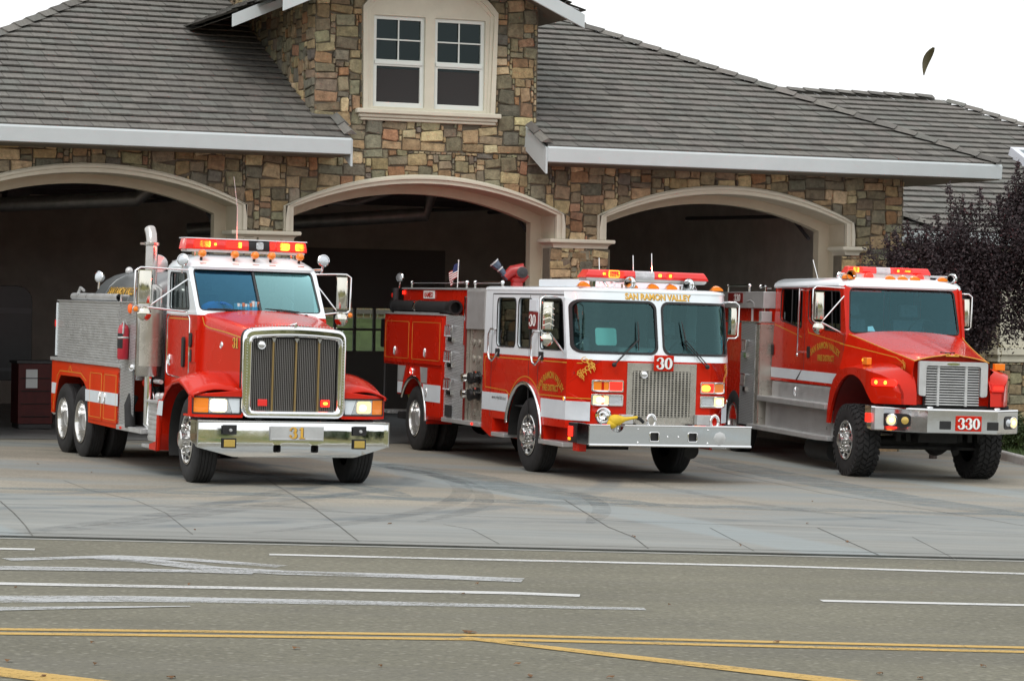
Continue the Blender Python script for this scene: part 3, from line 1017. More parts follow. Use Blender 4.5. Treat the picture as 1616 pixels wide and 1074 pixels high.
# arch trim, reveals, inner frames
for cx in ARCH_X:
    mb = MB()
    o_ = arch_poly(cx, HW, 3.55, SPR, RISE)
    i_ = arch_poly(cx, HW - INNER, 3.55, SPR - 0.02, RISE - 0.13)
    mb.plate(o_ + list(reversed(i_)), [], FACE, -0.02, 0.085)
    o2 = arch_poly(cx, HW - 0.02, 3.55, SPR - 0.003, RISE - 0.02)
    i2 = arch_poly(cx, HW - 0.085, 3.55, SPR - 0.01, RISE - 0.07)
    mb.plate(o2 + list(reversed(i2)), [], FACE, 0.085, 0.125)
    mb.build('arch_trim', M['trim'], st, bevel=0.012, smooth=30)
    mb = MB()                                    # reveal: a plastered soffit and jambs going into the bay
    i_r = arch_poly(cx, HW - INNER, -0.5, SPR - 0.02, RISE - 0.13)
    rings = [[(a, y, b) for a, b in i_r] for y in (0.02, 0.62)]
    mb.loft(rings, closed=False)
    i_f = arch_poly(cx, HW - INNER - 0.20, -0.5, SPR - 0.14, RISE - 0.155)
    mb.plate(i_r + list(reversed(i_f)), [], lambda a, b, w: (a, w, b), 0.60, 0.80)
    mb.build('arch_reveal', M['stucco'], st, smooth=30)
# stone returns of the piers below the capitals, and the capitals
def capital(x0, x1):
    mb = MB()
    prof = [(0.0, 3.40), (0.035, 3.40), (0.04, 3.44), (0.055, 3.455), (0.075, 3.475), (0.125, 3.49), (0.135, 3.52), (0.125, 3.55), (0.0, 3.555)]
    rings = []
    for d, z in prof:
        rings.append([(x0 - d, 0.45, z), (x0 - d, -d, z), (x1 + d, -d, z), (x1 + d, 0.45, z)])
    mb.loft(rings, closed=False, caps=False)
    mb.poly([(x0 - .125, 0.45, 3.551), (x0 - .125, -.125, 3.551), (x1 + .125, -.125, 3.551), (x1 + .125, 0.45, 3.551)])
    mb.build('capital', M['trim'], st, smooth=40)
capital(0.75, 1.69)
capital(-4.83, -3.92)
capital(6.37, 6.58)
for x, sg in ((0.75, -1), (1.69, 1), (-4.83, -1), (-3.92, 1), (6.37, -1)):
    mb = MB()
    fn = (lambda a, b, w, x=x, sg=sg: (x + sg * (w - 0.06), a, b))
    stones(mb, -0.02, 0.40, -0.1, 3.38, fn, lambda *q: True, rnd)
    mb.box(min(x, x - sg * 0.1) - 0.0, max(x, x - sg * 0.1) - 0.0, 0.01, 0.40, -0.5, 3.39)
    mb.build('pier_return', [M['mortar'], M['stone']], st, smooth=25, merge=0)
for a, b_ in ((0.66, 1.78), (-4.92, -3.83), (6.28, 6.70)):
    mb = MB()
    stones(mb, a, b_, -0.1, 3.40, lambda p, q, w: (p, -w - 0.004, q), lambda *q: True, rnd)
    mb.box(a, b_, -.003, 0.3, -0.5, 3.39)
    mb.build('pier_facing', [M['mortar'], M['stone']], st, smooth=25, merge=0)

# window
win = empty('window', st)
wx0, wx1, wz0, wz1 = -2.745, -0.412, 5.60, 7.28
mb = MB()
o_ = [(wx0, wz0)] + [(p[0], p[1]) for p in arc((wx0 + wx1) / 2, wz1 - 0.92, 1.52, 142, 38, 18)] + [(wx1, wz0)]
hs = [rrect(-2.565, -1.665, 5.655, 7.16, 0.01, 1), rrect(-1.49, -0.595, 5.655, 7.16, 0.01, 1)]
mb.plate(o_, hs, FACE, -0.05, 0.065)
i_ = [(-2.66, wz0)] + [(p[0], p[1]) for p in arc((wx0 + wx1) / 2, wz1 - 0.92, 1.43, 142, 38, 18)] + [(-0.50, wz0)]
i2_ = [(-2.61, wz0)] + [(p[0], p[1]) for p in arc((wx0 + wx1) / 2, wz1 - 0.92, 1.37, 141, 39, 18)] + [(-0.55, wz0)]
mb.plate(o_ + list(reversed(i_)), [], FACE, 0.065, 0.115)
mb.plate(i_ + list(reversed(i2_)), [], FACE, 0.065, 0.085)
mb.build('casing', M['trim'], win, bevel=0.008, smooth=30)
mb = MB()
mb.box(wx0 - 0.12, wx1 + 0.10, -0.16, 0.0, 5.53, 5.61)
mb.box(wx0 - 0.07, wx1 + 0.05, -0.11, 0.0, 5.47, 5.53)
mb.box(wx0 - 0.04, wx1 + 0.03, -0.08, 0.0, 5.42, 5.47)
mb.build('sill', M['trim'], win, bevel=0.02)
for a0, a1 in ((-2.565, -1.665), (-1.49, -0.595)):
    mb = MB()
    Y = lambda a, b, w: (a, 0.03 - w, b)
    mb.plate(rrect(a0, a1, 5.655, 7.16, .005, 1), [rrect(a0 + .06, a1 - .06, 6.44, 7.10, .005, 1), rrect(a0 + .07, a1 - .07, 5.735, 6.33, .005, 1)], Y, -0.02, 0.045)
    mid = (a0 + a1) / 2
    mb.box(mid - .012, mid + .012, -0.005, 0.02, 6.44, 7.10)
    mb.box(a0 + .06, a1 - .06, -0.007, 0.018, 6.758, 6.782)
    mb.box(a0 + .03, a1 - .03, -0.035, -0.016, 6.36, 6.42)
    mb.build('sash', M['vinyl'], win, bevel=0.004)
    mb = MB()
    mb.box(a0 + .05, a1 - .05, 0.03, 0.036, 5.70, 7.12)
    mb.build('pane', M['pane'], win, smooth=0)
    mb = MB()
    mb.box(a0 + .03, a1 - .10, 0.10, 0.11, 5.66, 6.24)
    mb.build('blind', M['blind'], win, smooth=0)
    mb = MB()
    mb.box(a0 + .07, a1 - .07, 0.022, 0.026, 5.735, 6.29)
    mb.build('insect_screen', M['screen'], win, smooth=0)
mb = MB()
mb.box(-2.75, -0.40, 0.30, 2.6, 5.5, 7.5)
mb.build('room', M['baydark'], win, smooth=0)

# roof -------------------------------------------------------------
PITCH = 0.47
TILES = [(0.152, 0.145, 0.13), (0.14, 0.135, 0.122), (0.166, 0.158, 0.142), (0.131, 0.125, 0.114), (0.158, 0.146, 0.133), (0.145, 0.145, 0.131)]
def tile_roof(mb, o, du, dv, length, umin, umax, rnd, expo=0.285, tw=0.30, thick=0.058):
    """courses of individual shake tiles; o eave origin, du along the eave, dv up the slope (unit), umin/umax(v) limits"""
    o, du, dv = Vector(o), Vector(du).normalized(), Vector(dv).normalized()
    nv = du.cross(dv)
    if nv.z < 0: nv = -nv
    k = 0
    v = 0.0
    while v < length:
        a, b_ = umin(v + expo * .5), umax(v + expo * .5)
        u = a - rnd.random() * tw
        while u < b_:
            w = tw * rnd.uniform(0.75, 1.2)
            u0, u1 = max(u, a), min(u + w - 0.006, b_)
            if u1 - u0 > 0.02:
                col = rnd.choice(TILES)
                f_ = rnd.uniform(0.95, 1.05)
                col = [c_ * f_ for c_ in col]
                h = thick + rnd.uniform(-.004, .005)
                dn = rnd.uniform(-.004, .004)
                def Q(uu, vv, hh): return o + du * uu + dv * vv + nv * hh
                i = len(mb.v)
                mb.v += [tuple(Q(u0, v + dn, h)), tuple(Q(u1, v + dn, h)), tuple(Q(u1, v + expo + .05, .012)), tuple(Q(u0, v + expo + .05, .012)), tuple(Q(u0, v + dn, h - .026)), tuple(Q(u1, v + dn, h - .026)), tuple(Q(u0, v + dn + .09, h - .030)), tuple(Q(u1, v + dn + .09, h - .030)), tuple(Q(u0, v + dn + .10, -.01)), tuple(Q(u1, v + dn + .10, -.01))]
                mb.face((i, i + 1, i + 2, i + 3), 0, col)
                mb.face((i + 4, i + 5, i + 1, i), 0, col)
                mb.face((i + 6, i + 7, i + 5, i + 4), 0, col)
                mb.face((i + 8, i + 9, i + 7, i + 6), 0, col)
            u += w
        v += expo
def hip_caps(mb, a, b_, rnd, w=0.15, L=0.40):
    a, b_ = Vector(a), Vector(b_)
    d = (b_ - a)
    n_ = int(d.length / L)
    d.normalize()
    sd = d.cross(Vector((0, 0, 1))).normalized()
    up = sd.cross(d).normalized()
    for k in range(n_):
        f_ = rnd.uniform(.75, 1.2)
        col = [c_ * f_ for c_ in rnd.choice(TILES)]
        p, q = a + d * (k * L), a + d * (k * L + L * 1.08)
        r0 = [p - sd * w + up * 0.03, p + up * 0.105, p + sd * w + up * 0.03]
        r1 = [q - sd * w * .92 + up * 0.0, q + up * 0.082, q + sd * w * .92 + up * 0.0]
        mb.quad(r0[0], r0[1], r1[1], r1[0], 0, col)
        mb.quad(r0[1], r0[2], r1[2], r1[1], 0, col)
        mb.poly([r0[0], r0[1], r0[2]], 0, col)
SL = math.sqrt(1 + PITCH * PITCH)
XL, XR, YE, ZE = -11.9, 8.92, -0.92, 5.03
HALF = (XR - XL) / 2
mb = MB()
rnd = random.Random(5)
dvF = (0, 1 / SL, PITCH / SL)
lf = lambda v: XL + v / SL
rf = lambda v: XR - v / SL
# front slope, left and right of the dormer (whose cheeks stand on y >= 0)
def dl(v): return -3.235 if v / SL < 0.92 else -3.60
def dr(v): return 0.205 if v / SL < 0.92 else 0.42
tile_roof(mb, (0, YE, ZE), (1, 0, 0), dvF, HALF * SL, lf, lambda v: min(dl(v), rf(v)), rnd)
tile_roof(mb, (0, YE, ZE), (1, 0, 0), dvF, HALF * SL, lambda v: max(dr(v), lf(v)), rf, rnd)
# right and left slopes
tile_roof(mb, (XR, YE, ZE), (0, 1, 0), (-1 / SL, 0, PITCH / SL), HALF * SL, lambda v: v / SL, lambda v: 2 * HALF - v / SL, rnd)
tile_roof(mb, (XL, YE, ZE), (0, 1, 0), (1 / SL, 0, PITCH / SL), HALF * SL, lambda v: v / SL, lambda v: 2 * HALF - v / SL, rnd)
apex = (XL + HALF, YE + HALF, ZE + HALF * PITCH)
hip_caps(mb, (XR, YE, ZE + .02), apex, rnd)
hip_caps(mb, (XL, YE, ZE + .02), apex, rnd)
hip_caps(mb, (-3.235, YE, ZE + .06), (-3.235, 0, ZE + .06 + .92 * PITCH), rnd, w=.11)
hip_caps(mb, (0.205, YE, ZE + .06), (0.205, 0, ZE + .06 + .92 * PITCH), rnd, w=.11)
rf_ob = mb.build('roof', M['tile'], st, smooth=0, merge=0)
mb = MB()                                         # boards under the tiles
e = 0.03
for tri in ([(XL, YE, ZE - e), (-3.235, YE, ZE - e), (-3.235, 0.05, ZE - e + .97 * PITCH), (-3.235, 6.0, ZE - e + 6.92 * PITCH), apex], [(0.205, YE, ZE - e), (XR, YE, ZE - e), apex, (.205, 6, ZE - e + 6.92 * PITCH)],
            [(XR, YE, ZE - e), (XR, YE + 2 * HALF, ZE - e), apex], [(XL, YE, ZE - e), (XL, YE + 2 * HALF, ZE - e), apex], [(XL, YE + 2 * HALF, ZE - e), (XR, YE + 2 * HALF, ZE - e), apex]):
    mb.poly(tri)
mb.build('roof_deck', M['deck'], st, smooth=0, merge=0)
# eaves: fascia gutters, soffits, verge boards
mb = MB()
def gutter_run(x0, x1):
    mb.plate([(YE, 5.055), (YE - .03, 5.055), (YE - .05, 5.02), (YE - .035, 4.80), (YE, 4.79)], [], lambda a, b, w: (w, a, b), x0, x1)
gutter_run(XL - .03, -3.235)
gutter_run(0.205, XR + .03)
mb.plate([(XR, 5.05), (XR + .05, 5.02), (XR + .035, 4.80), (XR, 4.79)], [], lambda a, b, w: (a, w, b), YE - .03, YE + 2 * HALF)
mb.plate([(XL, 5.05), (XL - .05, 5.02), (XL - .035, 4.80), (XL, 4.79)], [], lambda a, b, w: (a, w, b), YE - .03, YE + 2 * HALF)
mb.build('gutter', M['gutterpaint'], st, smooth=30)
for x0, x1 in ((-3.235, -3.20), (0.17, 0.205)):
    mb = MB(); mb.plate([(YE - .02, 5.03), (YE - .02, 4.60), (0.0, 5.05), (0.0, 5.44)], [], lambda a, b, w: (w, a, b), x0, x1)
    mb.build('verge_board', M['gutterpaint'], st, smooth=0)
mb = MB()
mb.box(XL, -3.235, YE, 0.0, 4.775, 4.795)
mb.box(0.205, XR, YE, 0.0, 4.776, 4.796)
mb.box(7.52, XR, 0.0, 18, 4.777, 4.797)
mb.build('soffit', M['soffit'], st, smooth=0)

# dormer gable roof (its ridge is above the picture)
dorm = empty('dormer_roof', st)
GX, GZ, GP, GH = -1.78, 8.20, 0.445, 2.62         # centre, ridge underside, slope, half width
def gable(yf, yb, half, zr, mb, rnd):
    for sg in (-1, 1):
        L_ = math.sqrt(1 + GP * GP)
        ze = zr - GP * half
        o = (GX + sg * half, yf, ze + .26)
        if sg < 0: tile_roof(mb, o, (0, 1, 0), (1 / L_, 0, GP / L_), half * L_, lambda v: 0, lambda v: yb - yf, rnd)
        else: tile_roof(mb, o, (0, 1, 0), (-1 / L_, 0, GP / L_), half * L_, lambda v: 0, lambda v: yb - yf, rnd)
mb = MB()
gable(-0.93, 7.5, GH, GZ, mb, rnd)
mb.build('tiles', M['tile'], dorm, smooth=0, merge=0)
def barge(yf, half, zr, y1, sides=(-1, 1), x_in=0.0, nm='barge_board', hgt=0.235):
    mb = MB()
    for sg in sides:
        zi, zo = zr - GP * x_in, zr - GP * half
        P = [(GX + sg * x_in, zi), (GX + sg * half, zo), (GX + sg * half, zo + hgt), (GX + sg * x_in, zi + hgt)]
        mb.plate(P, [], FACE, -y1, -yf)
    return mb.build(nm, M['gutterpaint'], dorm, smooth=0, bevel=0.008)
barge(-0.94, GH, GZ, -0.89)
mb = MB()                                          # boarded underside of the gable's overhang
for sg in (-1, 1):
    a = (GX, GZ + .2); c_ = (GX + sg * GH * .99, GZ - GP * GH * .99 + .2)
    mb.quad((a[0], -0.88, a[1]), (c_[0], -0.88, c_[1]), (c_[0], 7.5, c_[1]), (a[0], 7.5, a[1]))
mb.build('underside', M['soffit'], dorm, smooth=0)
mb = MB()                                          # lower wing of the gable, set back on the left
o = (GX - 3.02, 0.58, 7.14)
L_ = math.sqrt(1 + GP * GP)
tile_roof(mb, o, (0, 1, 0), (1 / L_, 0, GP / L_), 1.2, lambda v: 0, lambda v: 5.0, rnd)
mb.build('lower_tiles', M['tile'], dorm, smooth=0, merge=0)
barge(0.56, 3.02, 8.24, 0.62, sides=(-1,), x_in=1.5, nm='lower_barge_board', hgt=0.21)
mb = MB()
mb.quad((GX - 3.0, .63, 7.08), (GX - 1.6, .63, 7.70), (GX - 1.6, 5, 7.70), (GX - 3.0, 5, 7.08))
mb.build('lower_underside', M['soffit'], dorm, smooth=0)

# inside of the bays ------------------------------------------------
bay = empty('garage_interior', st)
mb = MB()
mb.box(-12.6, 7.1, 15.0, 15.2, -0.5, 0.0)
mb.box(-12.7, -12.5, 0.8, 15, -0.6, 5.2)
mb.box(6.98, 7.17, 0.9, 15, -0.6, 5.2)
mb.plate([(-12.6, -.5), (7.1, -.5), (7.1, 5.2), (-12.6, 5.2)], [rrect(0.1, 4.3, -.4, 3.6, .01, 1)], lambda a, b, w: (a, w, b), 15.0, 15.2)
for cx in (-4.38, 1.22):
    pass
mb.build('bay_wall', M['bayin'], bay, smooth=0)
mb = MB(); mb.box(-12.6, 7.1, 0.33, 15, 5.05, 5.15)
mb.build('bay_ceiling', M['bayin'], bay, smooth=0)
mb = MB()
mb.poly([(x, y, -TILT * (x * math.cos(R(22)) - y * math.sin(R(22))) + 0.026) for x, y in ((-12.5, 0.75), (7.0, 0.75), (7.0, 15), (-12.5, 15))])
mb.build('bay_floor', M['bayfloor'], bay, smooth=0)
# rear sectional door of the middle bay, glazed
rd = empty('rear_door', bay)
mb = MB()
cols = [(0.42 + 0.46 * k, 0.42 + 0.46 * k + 0.405) for k in range(8)]
hs = [rrect(a, c_, z0, z1, .01, 1) for a, c_ in cols for z0, z1 in ((1.38, 1.83), (1.88, 2.33))]
mb.plate(rrect(0.05, 4.35, -.4, 3.65, .01, 1), hs, lambda a, b, w: (a, w, b), 14.86, 14.94)
mb.build('door_panel', mat('rear_door_panel', (.16, .155, .145), .7), rd, smooth=0)
mb = MB()
for h in hs: mb.plate(h, [], lambda a, b, w: (a, w, b), 14.90, 14.905)
mb.build('glazing', M['clear'], rd, smooth=0)
# roof steel, door tracks, exhaust hoses
mb = MB()
for y in (3.2, 6.4, 9.6, 12.8):
    mb.box(-12.5, 7, y, y + .12, 4.55, 4.85)
mb.build('roof_beams', M['baydark'], bay, smooth=0)
mb = MB()
for x in (-9.3, -5.0, -3.7, 0.6, 1.9, 6.1):
    mb.tube([(x, 0.9, 3.7), (x, 1.6, 4.12), (x, 6.0, 4.2)], 0.035, 6)
for x in (-7.2, -1.6, 4.0):
    mb.tube([(x, 0.9, 4.35), (x, 6.2, 4.40)], 0.05, 6)
    mb.box(x - .2, x + .2, 5.8, 6.3, 4.2, 4.5)
mb.build('door_tracks', M['baydark'], bay, smooth=30)
M['duct'] = mat('galvanised_duct', (0.22, 0.22, 0.21), 0.45, metal=0.7, var=0.2)
mb = MB()
mb.tube([(-11.5, 6.5, 3.75), (-9, 5.2, 3.95), (-5.6, 3.6, 4.15), (-5.2, 3.4, 4.5)], 0.13, 10)
mb.tube([(-3.6, 7.6, 3.75), (-1.5, 6.6, 3.95), (0.4, 5.4, 4.1), (0.5, 5.3, 4.6)], 0.13, 10)
mb.tube([(-3.6, 5.0, 4.3), (-1.2, 4.9, 4.25), (-0.2, 4.5, 4.6)], 0.06, 8)
mb.tube([(-8.8, 5.2, 3.9), (-8.6, 5.1, 3.2), (-8.2, 4.9, 2.4), (-8.3, 4.9, 1.5)], 0.09, 8)
mb.build('exhaust_hose', M['duct'], bay, smooth=40)
# ------------------------------------------------------------------ neighbouring wing
def B(x, y, z): return B_MW @ Vector((x, y, z))
def bgz(x, y): return gz(B(x, y, 0).x)
wg = empty('side_building', None, B_MW)
tag(wg, 'lower tile roofed building behind the station, half hidden by the purple trees', 'building')
rnd = random.Random(15)
mb = MB()
WE, WZ, WX0, WXR = 3.3, 3.98, 7.56, 21.2
WL = 6.75
tile_roof(mb, (0, WE, WZ), (1, 0, 0), (0, 1 / SL, PITCH / SL), WL * SL, lambda v: 9.0, lambda v: WXR - 1.044 * v / SL, rnd)
tile_roof(mb, (0, WE, WZ), (1, 0, 0), (0, 1 / SL, PITCH / SL), 1.6, lambda v: 7.56, lambda v: 9.0, rnd)
tile_roof(mb, (0, WE + 1.4, WZ + .66), (1, 0, 0), (0, 1 / SL, PITCH / SL), 4.5, lambda v: 7.6, lambda v: 9.0, rnd)
hip_caps(mb, (6, WE + WL, WZ + WL * PITCH + .03), (14.15, WE + WL, WZ + WL * PITCH + .03), rnd)
hip_caps(mb, (WXR, WE, WZ + .02), (WXR - 1.044 * WL, WE + WL, WZ + WL * PITCH + .02), rnd)
hip_caps(mb, (10.2, WE, WZ + .08), (8.0, WE + 2.1, WZ + .08 + 2.1 * PITCH), rnd, w=.13)
mb.build('roof', M['tile'], wg, smooth=0, merge=0)
mb = MB()
e = .03
mb.poly([(7.52, WE, WZ - e), (WXR, WE, WZ - e), (14.15, WE + WL, WZ + WL * PITCH - e), (7.52, WE + WL, WZ + WL * PITCH - e)])
mb.poly([(14.15, WE + WL, WZ + WL * PITCH - e), (WXR, WE, WZ - e), (WXR, WE + 2 * WL, WZ - e)])
mb.poly([(7.52, WE + 2 * WL, WZ - e), (WXR, WE + 2 * WL, WZ - e), (14.15, WE + WL, WZ + WL * PITCH - e), (7.52, WE + WL, WZ + WL * PITCH - e)])
mb.build('roof_deck', M['deck'], wg, smooth=0)
M['stucco_dark'] = mat('wing_stucco', (0.30, 0.25, 0.17), 0.9, var=0.08, vscale=2)
mb = MB()
mb.box(7.52, 21, 4.2, 4.4, -1, 4.1)
mb.box(20.8, 21, 4.4, 15, -1, 4.1)
mb.build('wall', M['stucco_dark'], wg, smooth=0)
mb = MB()
mb.box(7.52, WXR, WE - .04, WE, WZ - .22, WZ + .01)
mb.box(WXR, WXR + .04, WE - .04, WE + 13, WZ - .22, WZ + .01)
mb.build('gutter', M['gutterpaint'], wg, smooth=0)
mb = MB()
mb.box(12.02, 12.75, 3.9, 4.2, 1.75, 3.9)
mb.box(11.90, 12.87, 3.78, 4.2, 1.60, 1.75)
mb.box(11.95, 12.82, 3.84, 4.2, 1.46, 1.60)
mb.build('pilaster', M['trim'], wg, bevel=.015)
mb = MB()
mb.box(11.98, 12.80, 3.90, 4.2, -1, 1.46, 0)
stones(mb, 11.96, 12.82, -.8, 1.46, lambda a, b, w: (a, 3.9 - w, b), lambda *q: True, rnd)
mb.build('pilaster_base', [M['mortar'], M['stone']], wg, smooth=25, merge=0)
mb = MB()                                          # skylight on the wing roof
nv = Vector((0, -PITCH / SL, 1 / SL)); dv = Vector((0, 1 / SL, PITCH / SL))
def RP(u, v, h): return Vector((u, WE, WZ)) + dv * v + nv * h + Vector((0, 0, 0))
M['skyframe'] = mat('skylight_frame', (0.62, 0.64, 0.70), 0.4)
M['skyglass'] = mat('skylight_glass', (0.05, 0.20, 0.15), 0.1, coat=0.5)
v0, v1, u0, u1 = 2.95, 4.20, 14.15, 15.7
mb.plate([(u0, v0), (u1, v0), (u1, v1), (u0, v1)], [[(u0 + .14, v0 + .14), (u1 - .14, v0 + .14), (u1 - .14, v1 - .14), (u0 + .14, v1 - .14)]], RP, 0.0, .22)
so = mb.build('skylight', M['skyframe'], wg, smooth=0, bevel=.01)
mb = MB(); mb.plate([(u0 + .1, v0 + .1), (u1 - .1, v0 + .1), (u1 - .1, v1 - .1), (u0 + .1, v1 - .1)], [], RP, .10, .14)
mb.build('skylight_pane', M['skyglass'], so, smooth=0)

# ------------------------------------------------------------------ planter, kerb and plants on the right
def sheet_w(name, pts, m, z, kind='structure'): return sheet(name, pts, m, z, kind)
P1, P2 = ground_px(1572, 724), ground_px(1640, 742)
dxk, dyk = P2[0] - P1[0], P2[1] - P1[1]
kl = math.hypot(dxk, dyk); ux, uy = dxk / kl, dyk / kl
px_, py_ = -uy, ux                                # into the bed
if py_ < 0: px_, py_ = -px_, -py_
mb = MB()
L0, L1 = -2.4, 9.0
def K(s, d, h): x, y = P1[0] + ux * s + px_ * d, P1[1] + uy * s + py_ * d; return (x, y, gz(x) + h)
sec = [(0.0, 0.0), (0.02, 0.13), (0.04, 0.15), (0.15, 0.15), (0.16, 0.10)]
mb.loft([[K(s, d, h) for d, h in sec] for s in (L0, 0, 3, 6, L1)], closed=False)
tag(mb.build('kerb', M['kerb'], smooth=30), kind='structure')
mb = MB()
mb.poly([K(L0, .16, .12), K(L1, .16, .12), K(L1, 9, .15), K(L0, 9, .15)])
tag(mb.build('planting_bed', mat('bed_soil', (0.05, 0.04, 0.025), .95, var=.4), smooth=0), kind='structure')
M['grass'] = mat('grass_blade', (0.055, 0.10, 0.020), 0.7, var=0.5, vscale=8)
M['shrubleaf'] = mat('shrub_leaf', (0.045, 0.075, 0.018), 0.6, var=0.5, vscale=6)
M['sprout'] = mat('yellow_sprout', (0.16, 0.13, 0.035), 0.7, var=0.4, vscale=9)
mb = MB()
rnd = random.Random(31)
for _ in range(9000):
    s, d = rnd.uniform(-1.8, 5.5), 0.17 + rnd.random() ** 1.3 * 3.0
    b_ = Vector(K(s, d, .10))
    hgt = rnd.uniform(.05, .14) * (1.4 if rnd.random() < .15 else 1)
    an = rnd.uniform(0, 6.28); w = .006
    le = Vector((math.cos(an), math.sin(an), 0)) * hgt * rnd.uniform(.2, .8)
    wv = Vector((-math.sin(an), math.cos(an), 0)) * w
    mb.poly([b_ - wv, b_ + wv, b_ + le + Vector((0, 0, hgt))])
tag(mb.build('grass', M['grass'], smooth=0, merge=0), kind='stuff')

def leaf_cards(mb, pts, size, rnd, mi=0, droop=0.0):
    for p in pts:
        s = size * rnd.uniform(.6, 1.3)
        d = Vector((rnd.gauss(0, 1), rnd.gauss(0, 1), rnd.gauss(0, .7) - droop)).normalized()
        w = d.orthogonal().normalized()
        w.rotate(Matrix.Rotation(rnd.uniform(0, 6.28), 3, d))
        nrm = d.cross(w)
        p = Vector(p)
        i = len(mb.v)
        mb.v += [tuple(p), tuple(p + d * s * .5 + w * s * .28 + nrm * s * .06), tuple(p + d * s), tuple(p + d * s * .5 - w * s * .28 + nrm * s * .06)]
        mb.face((i, i + 1, i + 2, i + 3), mi)

def strappy(name, label, x, y, h, n, m, group):
    o = empty(name, None, Matrix.Translation((x, y, gz(x) + .1)))
    tag(o, label, 'plant', group)
    mb = MB()
    for _ in range(n):
        an = rnd.uniform(0, 6.28); hh = h * rnd.uniform(.5, 1.05); sp = hh * rnd.uniform(.15, .6)
        pts = [Vector((math.cos(an) * .08, math.sin(an) * .08, 0)), Vector((math.cos(an) * sp * .5, math.sin(an) * sp * .5, hh * .7)), Vector((math.cos(an) * sp, math.sin(an) * sp, hh * rnd.uniform(.85, 1.0)))]
        wv = Vector((-math.sin(an), math.cos(an), 0)) * .013
        mb.quad(pts[0] - wv, pts[0] + wv, pts[1] + wv, pts[1] - wv)
        mb.poly([pts[1] - wv, pts[1] + wv, pts[2]])
    mb.build('leaves', m, o, smooth=0, merge=0)
    return o
for i, (px1, py1, h, lab) in enumerate(((1586, 716, .62, 'clump of long green strap leaves beside the bumper of the right truck'), (1612, 722, .75, 'strap leaved green clump at the picture edge behind the kerb'), (1560, 708, .50, 'small strap leaved clump partly behind the right truck'))):
    gx, gy = ground_px(px1, py1)
    strappy('strap_leaf_plant', lab, gx, gy + .9, h, 260, M['shrubleaf'], 'green plants behind the kerb')

def low_shrub(label, px1, py1, dback, rx, rz, n, seed, mi):
    gx, gy = ground_px(px1, py1)
    gy += dback
    rnd = random.Random(seed)
    o = empty('low_shrub', None, Matrix.Translation((gx, gy, gz(gx) + .1)))
    tag(o, label, 'shrub', 'green plants behind the kerb')
    mb = MB()
    for _ in range(14):
        a = rnd.uniform(0, 6.28); mb.tube([(0, 0, 0), (math.cos(a) * rx * .7, math.sin(a) * rx * .6, rz * rnd.uniform(.7, 1.6))], [.010, .004], 4)
    mb.build('stems', M['sprout'], o, smooth=0, merge=0)
    pts = []
    for _ in range(n):
        v = Vector((rnd.gauss(0, 1), rnd.gauss(0, 1), rnd.gauss(0, 1))).normalized() * rnd.random() ** .5
        pts.append(Vector((v.x * rx, v.y * rx * .9, rz * .9 + v.z * rz * (1 + .25 * math.sin(v.x * 9)))))
    mb = MB(); leaf_cards(mb, pts, .055, rnd)
    mb.build('leaves', mi, o, smooth=0, merge=0)
low_shrub('leafy green shrub right behind the kerb beside the right truck', 1612, 726, .9, .55, .34, 5200, 5, M['shrubleaf'])
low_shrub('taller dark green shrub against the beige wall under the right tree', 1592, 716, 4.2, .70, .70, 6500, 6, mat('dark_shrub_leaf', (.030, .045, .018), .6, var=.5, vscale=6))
M['purple'] = mat('plum_leaf', (0.044, 0.034, 0.037), 0.6, var=0.5, vscale=5, spec=0.2)
M['purple2'] = mat('plum_leaf_red', (0.060, 0.018, 0.021), 0.6, var=0.5, vscale=5)
M['bark'] = mat('plum_bark', (0.05, 0.04, 0.035), 0.9, var=0.3)
